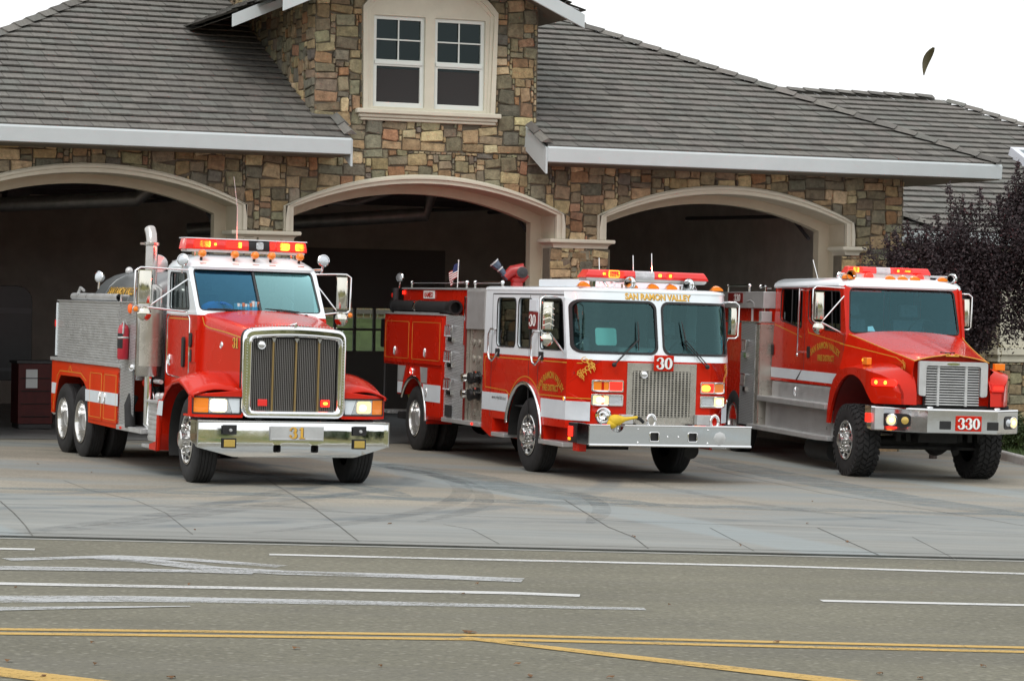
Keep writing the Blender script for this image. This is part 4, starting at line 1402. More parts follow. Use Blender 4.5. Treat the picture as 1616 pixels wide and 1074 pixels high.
def plum(x, y, label, blobs, shoots, n, trunk_r, seed):
    rnd = random.Random(seed)
    o = empty('plum_tree', None, Matrix.Translation((x, y, gz(x))))
    tag(o, label, 'tree', 'purple leaved trees by the station')
    tr = MB()
    top = Vector((rnd.uniform(-.1, .1), 0, 1.3))
    tr.tube([(0, 0, 0), (0.02, 0, .6), top], [trunk_r, trunk_r * .85, trunk_r * .75], 8)
    pts, red = [], []
    for bx_, by_, bz_, rx, ry, rz in blobs:
        c = Vector((bx_, by_, bz_))
        mid = top.lerp(c, .5) + Vector((rnd.uniform(-.15, .15), rnd.uniform(-.15, .15), .1))
        tr.tube([top, mid, c], [trunk_r * .5, trunk_r * .3, .012], 6)
    vol = sum(b[3] * b[4] * b[5] for b in blobs)
    for b in blobs:
        k = int(n * b[3] * b[4] * b[5] / vol)
        cl = []
        for _ in range(max(10, k // 110)):
            v = Vector((rnd.gauss(0, 1), rnd.gauss(0, 1), rnd.gauss(0, 1))).normalized() * rnd.random() ** .45
            cl.append(Vector((b[0] + v.x * b[3], b[1] + v.y * b[4], b[2] + v.z * b[5])))
        for _ in range(k):
            c = rnd.choice(cl)
            p = c + Vector((rnd.gauss(0, .09), rnd.gauss(0, .09), rnd.gauss(0, .12)))
            (red if rnd.random() < .06 else pts).append(p)
    for sx_, sy_, sz_, h, dx in shoots:             # upright whips with leaves along them
        a, b_ = Vector((sx_, sy_, sz_)), Vector((sx_ + dx, sy_, sz_ + h))
        tr.tube([a, a.lerp(b_, .5) + Vector((rnd.uniform(-.03, .03), 0, 0)), b_], [.014, .009, .004], 5)
        for k in range(int(h * 300)):
            t = rnd.random()
            p = a.lerp(b_, t) + Vector((rnd.gauss(0, .055 * (1.25 - t)), rnd.gauss(0, .055), rnd.gauss(0, .03)))
            (red if rnd.random() < .16 * t + .05 else pts).append(p)
    tr.build('trunk', M['bark'], o, smooth=40)
    mb = MB()
    leaf_cards(mb, pts, .060, rnd, 0, .15)
    leaf_cards(mb, red, .050, rnd, 1, .0)
    mb.build('crown', [M['purple'], M['purple2']], o, smooth=0, merge=0)
    return o
YT = 46.6
def at_px(px, py, Y):
    d = _F * F_PX + _R * (px - 808) + _U * (537 - py)
    s = Y / d.y
    p = CAM + d * s
    return p
def loc_blob(ox, px, py, dy, rx, ry, rz):
    p = at_px(px, py, YT + dy)
    return (p.x - ox, dy, p.z - gz(ox), rx, ry, rz)
def loc_shoot(ox, px0, py0, px1, py1, dy):
    a, b_ = at_px(px0, py0, YT + dy), at_px(px1, py1, YT + dy)
    return (a.x - ox, dy, a.z - gz(ox), b_.z - a.z, b_.x - a.x)
oa = at_px(1475, 560, YT).x
plum(oa, YT, 'rounded dark purple leaved tree behind the right truck with thin upright shoots', 
     [loc_blob(oa, 1480, 460, .2, 1.0, .9, .75), loc_blob(oa, 1420, 430, .1, .55, .6, .40), loc_blob(oa, 1505, 395, 0, .75, .7, .55), loc_blob(oa, 1450, 392, 0, .5, .5, .35), loc_blob(oa, 1530, 480, .3, .7, .7, .8), loc_blob(oa, 1440, 480, .3, .6, .6, .6), loc_blob(oa, 1380, 405, -.2, .16, .2, .12), loc_blob(oa, 1560, 430, .1, .6, .6, .8), loc_blob(oa, 1535, 540, .3, .35, .5, .55), loc_blob(oa, 1500, 520, .2, .8, .6, .5)],
     [loc_shoot(oa, a, b_, c_, d_, e_) for a, b_, c_, d_, e_ in ((1505, 380, 1497, 292, 0), (1522, 370, 1518, 305, .1), (1545, 360, 1546, 298, 0), (1568, 350, 1562, 320, .2), (1482, 390, 1478, 338, .1), (1440, 400, 1430, 350, .1), (1462, 395, 1462, 352, 0), (1411, 420, 1398, 372, 0), (1390, 425, 1372, 395, -.1), (1535, 370, 1532, 318, .1), (1512, 370, 1508, 318, .1), (1580, 350, 1573, 312, 0), (1420, 410, 1412, 360, 0))],
     46000, .07, 3)
ob = at_px(1662, 560, YT).x
plum(ob, YT, 'taller purple leaved tree cut off by the right picture edge',
     [loc_blob(ob, 1605, 380, 0, .70, .7, .85), loc_blob(ob, 1645, 400, .1, .9, .8, 1.2), loc_blob(ob, 1580, 445, .1, .55, .6, .6), loc_blob(ob, 1625, 320, 0, .45, .5, .5), loc_blob(ob, 1600, 500, .2, .30, .5, .45), loc_blob(ob, 1640, 470, .2, .5, .6, .9)],
     [loc_shoot(ob, a, b_, c_, d_, e_) for a, b_, c_, d_, e_ in ((1606, 330, 1606, 255, 0), (1592, 345, 1590, 288, .1), (1615, 320, 1618, 262, 0), (1630, 300, 1634, 235, .1), (1585, 360, 1578, 305, 0), (1600, 340, 1599, 275, .1), (1611, 330, 1612, 285, 0))],
     25000, .08, 9)
# yellowish suckers at the foot of the trees
mb = MB()
sx0 = at_px(1555, 560, YT - .5)
so = empty('sucker_shrub', None, Matrix.Translation((sx0.x, YT - .5, gz(sx0.x))))
tag(so, 'thin yellow green shoots rising under the purple trees behind the right truck', 'shrub')
rnd = random.Random(77)
pts = []
for k in range(26):
    bx_ = rnd.uniform(-.28, .25); hh = rnd.uniform(.9, 2.05)
    dx = rnd.uniform(-.25, .2)
    mb.tube([(bx_ * .4, rnd.uniform(-.1, .1), 0), (bx_, 0, hh * .5), (bx_ + dx, 0, hh)], [.008, .006, .003], 4)
    for _ in range(40):
        t = rnd.uniform(.25, 1)
        pts.append(Vector((bx_ * (.4 + .6 * min(1, t * 2)) + dx * max(0, t * 2 - 1) + rnd.gauss(0, .03), rnd.gauss(0, .05), hh * t)))
mb.build('stems', M['sprout'], so, smooth=0, merge=0)
mb = MB(); leaf_cards(mb, pts, .075, rnd, 0, 0)
mb.build('leaves', M['sprout'], so, smooth=0, merge=0)

# ------------------------------------------------------------------ things in the bays
def bay_pt(px, py, yb):                            # photo point on the plane y = yb of the building, in metres
    d = _F * F_PX + _R * (px - 808) + _U * (537 - py)
    inv = B_MW.inverted()
    o_, dd = inv @ CAM, inv.to_3x3() @ d
    s = (yb - o_.y) / dd.y
    return o_ + dd * s
c0 = bay_pt(28, 650, 4.0); c1 = bay_pt(84, 568, 4.0)
cb = empty('tool_cabinet', None, B_MW @ Matrix.Translation((c0.x, 4.0, bgz(c0.x, 4) + .03)))
tag(cb, 'dark red tool cabinet with a white sheet of paper, standing inside the left bay', 'cabinet')
cw, ch = c1.x - c0.x, 1.12
bx('cabinet_body', mat('cabinet_red', (.075, .006, .005), .6, var=.3), cb, 0, cw, 0, .6, .08, ch, .01)
bx('cabinet_top', M['baydark'], cb, -.03, cw + .03, -.02, .62, ch, ch + .05, .008)
bx('cabinet_base', M['baydark'], cb, .02, cw - .02, .02, .58, 0, .08, .005)
mb = MB()
for k in range(4): mb.box(.05, cw - .05, -.018, -.002, .2 + .22 * k, .215 + .22 * k)
mb.build('drawer_pull', M['chassis'], cb, bevel=.003)
bx('paper_sheet', M['paper'], cb, cw * .22, cw * .55, -.012, -.008, .70, 1.02, 0)
M['tarp'] = mat('dark_hull', (0.022, 0.022, 0.024), 0.45, var=.2)
M['hullband'] = mat('hull_band', (0.06, 0.06, 0.065), 0.5)
t0 = bay_pt(-60, 560, 6.0); t1 = bay_pt(52, 440, 6.0)
tb = empty('utility_trailer', None, B_MW @ Matrix.Translation((t0.x, 6.0, bgz(t0.x, 6) + .03)))
tag(tb, 'dark rounded trailer with a pale band parked deep inside the left bay', 'trailer')
tw = t1.x - t0.x
mb = MB()
mb.plate(rrect(-2.2, tw, .75, 2.45, .28), [], lambda a, b, w: (a, w, b), 0, 2.2)
mb.build('trailer_body', M['tarp'], tb, bevel=.05, smooth=50)
mb = MB(); mb.plate(rrect(-2.2, tw - .02, 1.95, 2.05, .03), [], lambda a, b, w: (a, w, b), -.012, .0)
mb.plate(rrect(-2.2, tw - .10, .92, .98, .02), [], lambda a, b, w: (a, w, b), -.012, .0)
mb.build('trailer_band', M['hullband'], tb, smooth=0)
mb = MB(); mb.lathe([(.0, 0), (.34, 0), (.36, .05), (.36, .18), (.34, .22), (0, .22)], (-1.2, .1, .36), (0, 1, 0), 20)
mb.build('trailer_wheel', M['rubber'], tb, smooth=40)
mb = MB(); mb.tube([(tw - .1, 1.1, .8), (tw + .9, 1.1, .55)], .05, 8); mb.tube([(tw + .55, 1.1, .62), (tw + .55, 1.1, 0)], .03, 8)
mb.build('drawbar', M['chassis'], tb, smooth=40)

# ------------------------------------------------------------------ behind the station: lawn, fence
def BW(pts, z): return [tuple(B(x, y, 0).to_2d()) + (B(x, y, 0).z + z,) for x, y in pts]
mb = MB()
mb.loft([[(p[0], p[1], gz(p[0]) + hz) for p in BW([(-40, yy), (40, yy)], 0)] for yy, hz in ((15.3, .05), (17, .08), (27, 2.0), (40, 2.4), (110, 3.0))], closed=False)
tag(mb.build('lawn', M['lawn'], smooth=0), kind='structure')
M['fencewood'] = mat('tan_fence_board', (0.36, 0.27, 0.14), .85, var=.2, vscale=3)
fo = empty('wooden_fence', None, B_MW @ Matrix.Translation((5, 27, bgz(5, 27) + 1.1)))
tag(fo, 'tan board fence beyond the lawn, seen through the glazed rear door of the middle bay', 'fence')
mb = MB()
for k in range(90): mb.box(-9 + k * .2, -9 + k * .2 + .165, 0, .03, .9, 2.75)
mb.build('boards', M['fencewood'], fo, smooth=0, merge=0)
mb = MB()
mb.box(-9, 9, -.05, 0, 1.0, 1.12); mb.box(-9, 9, -.05, 0, 2.5, 2.62)
mb.box(-9, 9, -.03, .08, -.1, .89)
mb.build('rail', mat('fence_rail', (.20, .18, .15), .9), fo, smooth=0)
# ------------------------------------------------------------------ across the street, behind the viewer: verge and grassy hill
sheet('pavement', [road_xy(-160, 17.5), road_xy(160, 17.5), road_xy(160, 20.5), road_xy(-160, 20.5)], M['gutter'], .12)
M['hill'] = None
m, n, l, b, tc, noise, ramp, mix, c, fn = ground_noise('hill_grass', (0.15, 0.15, 0.050), (0.045, 0.090, 0.012), (0.27, 0.21, 0.075), fine=.8, patch=.10)
finish(n, l, b, c, fn, .5, .95)
M['hill'] = m
mb = MB()
rnd = random.Random(8)
rows = []
for j in range(14):
    d = 20.5 + j * j * .55
    row = []
    for i in range(31):
        s = -150 + i * 10
        x, y = road_xy(s, d)
        row.append((x, y, gz(x) + .12 + (0 if j == 0 else 7.0 * (1 - math.exp(-max(0, d - 24) / 24)) + 1.2 * math.sin(s * .05 + d * .04) * min(1, j / 6) + rnd.uniform(-.3, .3) * min(1, j / 4))))
    rows.append(row)
mb.loft(rows, closed=False)
tag(mb.build('hill', M['hill'], smooth=80), kind='structure')

# a far belt of trees along the hill: one mass, seen only in the chrome and the glass
M['farleaf'] = mat('far_foliage', (.035, .06, .018), .8, var=.5, vscale=.6)
mb = MB()
rnd = random.Random(55)
pts = []
for k in range(16):
    s = -75 + k * 9.5 + rnd.uniform(-3, 3)
    if k in (6, 9): continue
    x, y = road_xy(s, 29 + rnd.uniform(0, 8))
    h = rnd.uniform(2.5, 4.8); w = rnd.uniform(1.8, 3.0)
    for _ in range(420):
        v = Vector((rnd.gauss(0, 1), rnd.gauss(0, 1), rnd.gauss(0, 1))).normalized() * rnd.random() ** .4
        pts.append(Vector((x + v.x * w, y + v.y * w, 1.6 + h * .5 + v.z * h * .5)))
leaf_cards(mb, pts, 1.1, rnd)
tag(mb.build('far_woods', M['farleaf'], smooth=0, merge=0), kind='stuff')

# ------------------------------------------------------------------ a leaf in the air
p = at_px(1466, 97, 7.0)
lf_ = MB()
rnd = random.Random(2)
axis = Vector((.36, .1, 1)).normalized()
sd = axis.cross(Vector((0, 1, 0))).normalized()
nn = 9
rows = []
for k in range(nn):
    t = k / (nn - 1)
    w = .0115 * math.sin(math.pi * min(1, t * .93 + .04)) ** .7 * (0.45 + .75 * t)
    cp = axis * (t - .5) * .078 + Vector((0, .010 * math.sin(t * 3.1), 0)) + sd * .006 * math.sin(t * 3.1)
    rows.append([cp - sd * w, cp + Vector((0, .004, 0)), cp + sd * w])
lf_.loft(rows, closed=False)
lo = lf_.build('falling_leaf', mat('dark_leaf', (.06, .05, .02), .7, var=.3), None, smooth=60)
lo.location = p
sm = lo.modifiers.new('thickness', 'SOLIDIFY'); sm.thickness = .0012
tag(lo, 'single dark leaf falling in the white sky above the right hand roof', 'leaf')
# ------------------------------------------------------------------ pieces all three engines share
def truck_root(name, contact, alpha, ywheel):
    gx, gy = ground_px(*contact)
    psi = R(alpha - 90)
    rot = G_ROT @ Matrix.Rotation(psi, 4, 'Z')
    o = Vector((gx, gy, gz(gx) + 0.019)) - rot.to_3x3() @ Vector((0, ywheel, 0))
    return empty(name, None, Matrix.Translation(o) @ rot)

def wheel(parent, x, yo, sg, Rt, W, rimR, kind, tread='rib', steer=0.0, z=None):
    w = empty('wheel', parent)
    w.location = (x, sg * yo, z if z else Rt - 0.012)
    w.rotation_euler = (0, 0, steer)
    ax = (0, sg, 0)
    mb = MB()
    prof = [(rimR - .015, -.035), (rimR + .012, -.012), (rimR + .06, .0), (Rt * .80, .006), (Rt - .075, -.002), (Rt - .028, -.018), (Rt - .006, -.036)]
    if tread == 'rib':
        k = 5
        a, b_ = -.045, -W + .045
        for j in range(k):
            s0 = a + (b_ - a) * (j + .0) / k; s1 = a + (b_ - a) * (j + .82) / k; s2 = a + (b_ - a) * (j + 1.0) / k
            prof += [(Rt, s0), (Rt, s1)]
            if j < k - 1: prof += [(Rt - .014, s1 - .001), (Rt - .014, s2 + .001)]
    else:
        prof += [(Rt - .022, -.05), (Rt - .022, -W + .05)]
    prof += [(Rt - .006, -W + .036), (Rt - .028, -W + .018), (Rt * .8, -W - .004), (rimR + .02, -W + .01), (rimR - .015, -W + .035)]
    mb.lathe(prof, (0, 0, 0), ax, 56)
    if tread == 'lug':
        nb = 34
        for k in range(nb):
            for row in range(4):
                a0 = 2 * math.pi * (k + (.5 if row % 2 else 0)) / nb
                wd = 2 * math.pi / nb * (.66 if row in (1, 2) else .58)
                h0 = -W * (.02 + .245 * row); h1 = h0 - W * .215
                r0, r1 = Rt - .03, Rt + (.0 if row in (1, 2) else -.004)
                sk = .05 * (1 if row % 2 else -1)
                P = []
                for r_ in (r0, r1):
                    for hh, da in ((h0, sk), (h1, -sk)):
                        for aa in (a0, a0 + wd):
                            t = aa + da
                            P.append((r_ * math.cos(t), sg * hh, r_ * math.sin(t)))
                i = len(mb.v); mb.v += P
                for q in ((4, 5, 7, 6), (0, 1, 5, 4), (2, 3, 7, 6), (0, 2, 6, 4), (1, 3, 7, 5)): mb.face([i + u for u in q])
            a0 = 2 * math.pi * k / nb                         # shoulder blocks
            for side_h in (-.012, -W + .012):
                P = []
                for r_, dh in ((Rt * .82, .004), (Rt - .012, -.004)):
                    for aa in (a0, a0 + .10):
                        P.append((r_ * math.cos(aa), sg * (side_h + (dh if side_h > -.1 else -dh)), r_ * math.sin(aa)))
                        P.append((r_ * math.cos(aa), sg * (side_h + (dh + .016 if side_h > -.1 else -dh - .016)), r_ * math.sin(aa)))
                i = len(mb.v); mb.v += P
                for q in ((1, 3, 7, 5), (0, 1, 5, 4), (2, 3, 7, 6), (0, 1, 3, 2), (4, 5, 7, 6)): mb.face([i + u for u in q])
    mb.build('tyre', M['rubber'], w, smooth=32, merge=0)
    mb = MB()
    c = (0, 0, 0)
    if kind == 'front':
        mb.lathe([(rimR - .012, -.06), (rimR - .004, -.002), (rimR - .012, .006), (rimR - .028, .0), (rimR - .04, -.05), (rimR * .85, -.055), (rimR * .82, -.025), (rimR * .62, .004), (.125, .008), (.112, .012)], c, ax, 40)
        nr, nh0, nh1 = rimR * .56, .006, .055
        hole_r, hole_h = rimR * .72, -.008
        hub = [(.112, .012), (.108, .085), (.094, .10), (.05, .108), (0, .11)]
    else:
        mb.lathe([(rimR - .012, -.06), (rimR - .004, -.002), (rimR - .012, .006), (rimR - .028, .0), (rimR - .045, -.06), (rimR * .86, -.10), (rimR * .80, -.155), (rimR * .60, -.17), (.125, -.17)], c, ax, 40)
        nr, nh0, nh1 = rimR * .56, -.17, -.125
        hole_r, hole_h = rimR * .70, -.157
        hub = [(.125, -.17), (.118, -.07), (.10, -.045), (0, -.04)]
    mb.lathe(hub, c, ax, 24, 2 if kind != 'front' else 0)
    for k in range(10):
        t = 2 * math.pi * k / 10 + .1
        mb.lathe([(.017, nh0), (.017, nh1 - .012), (.011, nh1), (0, nh1)], (nr * math.cos(t), 0, nr * math.sin(t)), ax, 8)
        t += math.pi / 10
        mb.lathe([(.026, hole_h - .01), (.026, hole_h + .012), (0, hole_h + .0125)], (hole_r * math.cos(t), 0, hole_r * math.sin(t)), ax, 12, 1)
    mb.lathe([(rimR - .02, -.06), (rimR - .05, -W * .5), (0, -W * .55)], c, ax, 24, 1)
    mb.build('rim', [M['rim'], M['black'], M['alu']], w, smooth=35, merge=0)
    return w

def mirror(parent, name, hx, sg, half, yo, z0, z1, w, zt, zb, ball=True, ribs=False, diag=True, back=.12):
    """west-coast mirror: chrome back facing forward, tube arms to the cab"""
    o = empty(name, parent)
    y0, y1 = sg * (yo - w / 2), sg * (yo + w / 2)
    mb = MB()
    n_ = 9
    rows = []
    for k in range(n_):
        t = k / (n_ - 1)
        y = y0 + (y1 - y0) * t
        d = .055 * math.sin(math.pi * t) ** .5 + .01
        rows.append([(hx + d, y, z0 + .01), (hx + d + .012, y, z0 + .06), (hx + d + .012, y, z1 - .06), (hx + d, y, z1 - .01)])
    mb.loft(rows, closed=False)
    mb.box(hx - .012, hx + .012, min(y0, y1), max(y0, y1), z0, z1)
    if ribs:
        for k in range(4):
            zz = z0 + (z1 - z0) * (.2 + .2 * k)
            mb.tube([(hx + .05, y0, zz - .02), (hx + .085, (y0 + y1) / 2, zz + .015), (hx + .05, y1, zz - .02)], .008, 6)
    mb.build('mirror_back', M['mirror'], o, smooth=40)
    mb = MB()
    r = .013
    mb.tube([(hx - back, sg * half, zt), (hx, sg * (yo - .05), zt + .01), (hx + .02, sg * (yo + w * .35), zt + .01), (hx + .03, sg * (yo + w * .72), zt - .03), (hx + .03, sg * (yo + w * .72), z0 - .01), (hx + .02, sg * (yo + w * .4), z0 - .045), (hx, sg * (yo - .05), z0 - .045), (hx - back + .05, sg * half, zb)], r, 8)
    if diag: mb.tube([(hx - .12, sg * half, zt - .12), (hx, sg * (yo - w * .4), z0 - .02)], r * .8, 8)
    mb.build('mirror_arm', M['chrome'], o, smooth=50)
    if ball:
        mb = MB()
        mb.lathe([(.0, .06), (.04, .055), (.075, .035), (.095, .0), (.09, -.012), (0, -.012)], (hx + .015, sg * yo, z0 - .13), (1, 0, 0), 20)
        mb.build('convex_mirror', M['mirror'], o, smooth=50)
    return o

def clearance_lamp(parent, x, y, z, style='teardrop'):
    mb = MB()
    if style == 'round':
        mb.lathe([(.0, .05), (.03, .045), (.048, .02), (.05, 0), (.05, -.05), (.03, -.10), (0, -.12)], (x, y, z), (1, 0, .05), 16)
        mb.tube([(x - .05, y, z - .04), (x - .06, y, z - .09)], .018, 8, mi=1)
    else:
        n_ = 8
        rows = []
        for k in range(n_ + 1):
            t = k / n_
            hw, hh = .085 * (1 - .55 * t), .075 * math.sin(math.pi * (.25 + .75 * t)) * (1 - .1 * t)
            rows.append([(x + .06 - .22 * t, y + hw * math.cos(R(a)), z - .035 + hh * math.sin(R(a))) for a in range(0, 181, 20)])
        mb.loft(rows, closed=False)
        mb.poly(rows[0])
    return mb.build('marker_lamp', [M['amber'], M['black']], parent, smooth=60)

def disc_lamp(name, parent, x, y, z, r, m, depth=.02, ax=(1, 0, 0), ring=True, n=20):
    mb = MB()
    mb.lathe([(r, -depth), (r, 0), (r * .8, depth * .5), (0, depth * .8)], (x, y, z), ax, n)
    if ring: mb.lathe([(r * 1.02, -depth), (r * 1.16, -depth), (r * 1.16, .0), (r * 1.06, depth * .4), (r * 1.0, .0)], (x, y, z), ax, n, 1)
    return mb.build(name, [m, M['chrome']], parent, smooth=50)

def rect_lamp(name, parent, x, y0, y1, z0, z1, m, d=.012):
    return MB().box(x, x + d, y0, y1, z0, z1).build(name, m, parent, bevel=.006)

def bezel_pair(name, parent, fn, a0, a1, b0, b1, mats, r=.02):
    """chrome rectangular bezel with two lenses, on a surface fn(a, b, w)"""
    mb = MB()
    mid = (a0 + a1) / 2
    e = .022
    mb.plate(densify(rrect(a0, a1, b0, b1, r), .06), [rrect(a0 + e, mid - .006, b0 + e, b1 - e, .006, 2), rrect(mid + .006, a1 - e, b0 + e, b1 - e, .006, 2)], fn, -.01, .03)
    o = mb.build(name, M['chrome'], parent, bevel=.004)
    for k, (p, q) in enumerate(((a0 + e, mid - .006), (mid + .006, a1 - e))):
        mb = MB()
        mb.plate([(p, b0 + e), (q, b0 + e), (q, b1 - e), (p, b1 - e)], [], fn, .0, .014)
        mb.build('lamp_lens', mats[k], o, smooth=0)
    return o

def spot(parent, x, y, z, d, name='work_lamp'):
    """chrome ball lamp on a short stem, facing d"""
    o = MB()
    o.lathe([(0, -.085), (.04, -.08), (.07, -.042), (.080, 0), (.083, .016), (.072, .025)], (x, y, z), d, 20)
    o.tube([(x, y, z - .06), (x - d[0] * .06, y, z - .17)], .016, 8)
    w = o.build(name, M['chrome'], parent, smooth=50)
    mb = MB(); mb.lathe([(.073, .018), (.045, .028), (0, .032)], (x, y, z), d, 20)
    mb.build('lamp_lens', M['lamp_off'], w, smooth=50)
    return w

def horn(parent, x, y, z, r=.075, stem=None):
    mb = MB()
    mb.lathe([(.018, -.62), (.020, -.35), (.026, -.15), (.045, -.05), (r, 0), (r * 1.08, .0), (r * 1.08, -.012)], (x, y, z), (1, 0, 0), 20)
    mb.lathe([(.045, -.66), (.05, -.64), (.05, -.60), (.02, -.58)], (x, y, z), (1, 0, 0), 14)
    mb.tube([(x - .3, y, z - .02), (x - .3, y, z - .11)], .018, 8)
    mb.lathe([(.02, -.16), (r * .7, -.04), (r * .98, -.004)], (x, y, z), (1, 0, 0), 20, 1)
    return mb.build('air_horn', [M['chrome'], M['dark']], parent, smooth=50)

def red_glow(parent, x, y, z, power=14.0):
    ld = bpy.data.lights.new('flash_light', 'POINT')
    ld.energy = power; ld.color = (1.0, .06, .03); ld.shadow_soft_size = .05
    lo = bpy.data.objects.new('flash_light', ld)
    COL.objects.link(lo); lo.parent = parent; lo.location = (x, y, z)

def light_bar(parent, x, y0, y1, z0, z1, dep, lit, modules, taper=.05):
    """lit: list of (y centre, half width, material, half height); modules: list of (y from, y to, material)"""
    o = empty('light_bar', parent)
    zc = (z0 + z1) / 2
    h = (z1 - z0)
    mb = MB()
    mb.plate(rrect(y0 + .03, y1 - .03, z0 - .035, z0 + .012, .012), [], front(x), -dep + .01, -.01)
    mb.build('bar_base', M['alu'], o, bevel=.006)
    for a, b_, m in modules:
        mb = MB()
        s0 = taper if abs(a - y0) < 1e-6 else 0
        s1 = taper if abs(b_ - y1) < 1e-6 else 0
        def ring(xx, zz): return [(xx, a + s0 * (zz - z0) / h, zz), (xx, b_ - s1 * (zz - z0) / h, zz)]
        prof = [(x, z0), (x + .012, z0 + h * .30), (x - .004, z1 - .02), (x - .03, z1), (x - dep + .03, z1), (x - dep, z0)]
        mb.loft([[(p[0], a + s0 * (p[1] - z0) / h, p[1]) for p in prof], [(p[0], b_ - s1 * (p[1] - z0) / h, p[1]) for p in prof]], closed=False)
        for yy, s in ((a, s0), (b_, -s1)):
            mb.poly([(p[0], yy + s * (p[1] - z0) / h, p[1]) for p in prof])
        mb.build('lens', m, o, smooth=30, bevel=.006)
    for yc, hw, m, hh in lit:
        mb = MB()
        mb.plate(rrect(yc - hw, yc + hw, zc - hh, zc + hh, min(hw, hh) * .5), [], front(x + .004), .0, .012)
        mb.build('flash_lamp', m, o, smooth=0)
        if m is M['flash'] and hw > .04: red_glow(o, x - dep * .5, yc, z1 + .10, 16)
    mb = MB()
    for yy in (y0 + .18, y1 - .18):
        mb.box(x - dep * .7, x - dep * .3, yy - .025, yy + .025, z0 - .13, z0 - .03)
    mb.build('bar_foot', M['chrome'], o, bevel=.004)
    return o

def inside(parent, xf, xr, hw, zf, zb, ztop, seats=((-.5), (.5)), wheel_y=.5, rear=True, sw_tilt=.5):
    """dashboard, seats, steering wheel, floor and back wall seen through the glass"""
    mb = MB()
    mb.plate([(xf, zb - .30), (xf, zb - .04), (xf - .10, zb + .01), (xf - .38, zb - .02), (xf - .45, zb - .14), (xf - .42, zb - .3)], [], lambda a, b, w: (a, w, b), -hw, hw)
    mb.box(xr, xf - .1, -hw, hw, zf, zf + .03)
    mb.build('dashboard', M['dark'], parent, bevel=.02)
    if rear:
        mb = MB(); mb.box(xr, xr + .03, -hw, hw, zf, ztop)
        mb.build('back_wall', M['inside'], parent, smooth=0)
    for y in seats:
        mb = MB()
        mb.plate(rpoly([(0, 0), (.5, .02), (.5, .14), (.08, .15), (-.06, .72), (-.18, .70)], .05), [], lambda a, b, w, y=y: (xf - 1.15 + a, y + w, zb - .50 + b), -.25, .25)
        mb.plate(rpoly([(-.10, .76), (-.02, .76), (-.05, .96), (-.14, .95)], .03), [], lambda a, b, w, y=y: (xf - 1.15 + a, y + w, zb - .50 + b), -.14, .14)
        mb.build('seat', M['seat'], parent, bevel=.03, smooth=40)
    mb = MB()
    c = Vector((xf - .55, wheel_y, zb + .03))
    nrm = Vector((-math.cos(sw_tilt), 0, math.sin(sw_tilt)))
    u = Vector((0, 1, 0)); v = nrm.cross(u)
    mb.tube([c + (u * math.cos(2 * math.pi * k / 24) + v * math.sin(2 * math.pi * k / 24)) * .22 for k in range(24)], .015, 6, closed=True)
    for a in (30, 150, 270): mb.tube([c, c + (u * math.cos(R(a)) + v * math.sin(R(a))) * .22], .012, 6)
    mb.tube([c, c + Vector((.25, 0, -.28))], .025, 8)
    mb.build('steering_wheel', M['black'], parent, smooth=50)

def wiper(parent, p0, p1, blade, n=(0.0, 0.0, 0.0)):
    mb = MB()
    off = Vector((.03, 0, 0))
    a, b_ = Vector(p0), Vector(p1)
    sd = Vector((0, .014, .008))
    mb.tube([a + sd, b_ + sd], .008, 6); mb.tube([a - sd, b_ - sd], .008, 6)
    mb.tube([Vector(blade[0]), (Vector(blade[0]) + Vector(blade[1])) / 2 + Vector((.012, 0, 0)), Vector(blade[1])], [.006, .013, .006], 6)
    mb.ball(a, .035, 10, 0, (.8, 1, 1))
    return mb.build('wiper', M['black'], parent, smooth=50)

def tow_rung(parent, x, y, z, w=.17, h=.16):
    """folding step: bent rod frame with cross rods"""
    mb = MB()
    mb.tube([(x - w / 2, y, z + h * .5), (x - w / 2, y - .05, z + h * .5), (x - w / 2, y - .06, z - h * .45), (x + w / 2, y - .06, z - h * .45), (x + w / 2, y - .05, z + h * .5), (x + w / 2, y, z + h * .5)], .011, 6)
    for k in (-.17, .17): mb.tube([(x + k * w, y - .055, z + h * .5), (x + k * w, y - .06, z - h * .45)], .008, 6)
    mb.tube([(x - w / 2, y - .05, z + h * .5), (x + w / 2, y - .05, z + h * .5)], .011, 6)
    mb.box(x - w * .3, x + w * .3, y - .03, y, z - h * .95, z - h * .55)
    return mb.build('folding_step', M['chrome'], parent, smooth=45)

def dee_handle(parent, x, y, z, r=.055):
    mb = MB()
    mb.lathe([(r, -.004), (r, .006), (r * .86, .012), (r * .6, .004), (0, .004)], (0, 0, 0), (0, -1, 0), 18)
    for i in range(len(mb.v)):
        p = mb.v[i]; mb.v[i] = (x + p[0] * .62, y + p[1], z + p[2] * 1.45)
    mb.tube([(x, y - .016, z + r), (x + .008, y - .022, z - r)], .010, 6)
    return mb.build('handle', M['chrome'], parent, smooth=50)
# ------------------------------------------------------------------ ENGINE 30: white over red cab-over pumper, centre
E3 = truck_root('fire_engine', (832, 745.6), 20.0, -1.22)
tag(E3, 'white over red cab-over fire engine numbered 30 in the middle, deck gun on its roof', 'fire engine', 'fire trucks parked on the apron')
HWD = 1.22
def PX(y): return 1.90 - .04 * (y / 1.2) ** 2 - .42 * (max(0.0, abs(y) - .78) / .44) ** 2.1
def f30(a, b, w=0.0):
    d = (PX(a + .01) - PX(a - .01)) / .02
    L = math.hypot(1, d)
    x = PX(a) - (.20 * (b - 1.655) / .95 if b > 1.655 else 0)
    return (x + w / L, a - w * d / L, b)
XRK = lambda z: PX(HWD) - (.20 * (z - 1.655) / .95 if z > 1.655 else 0)
def dens_y(pts): return densify(pts, .05)
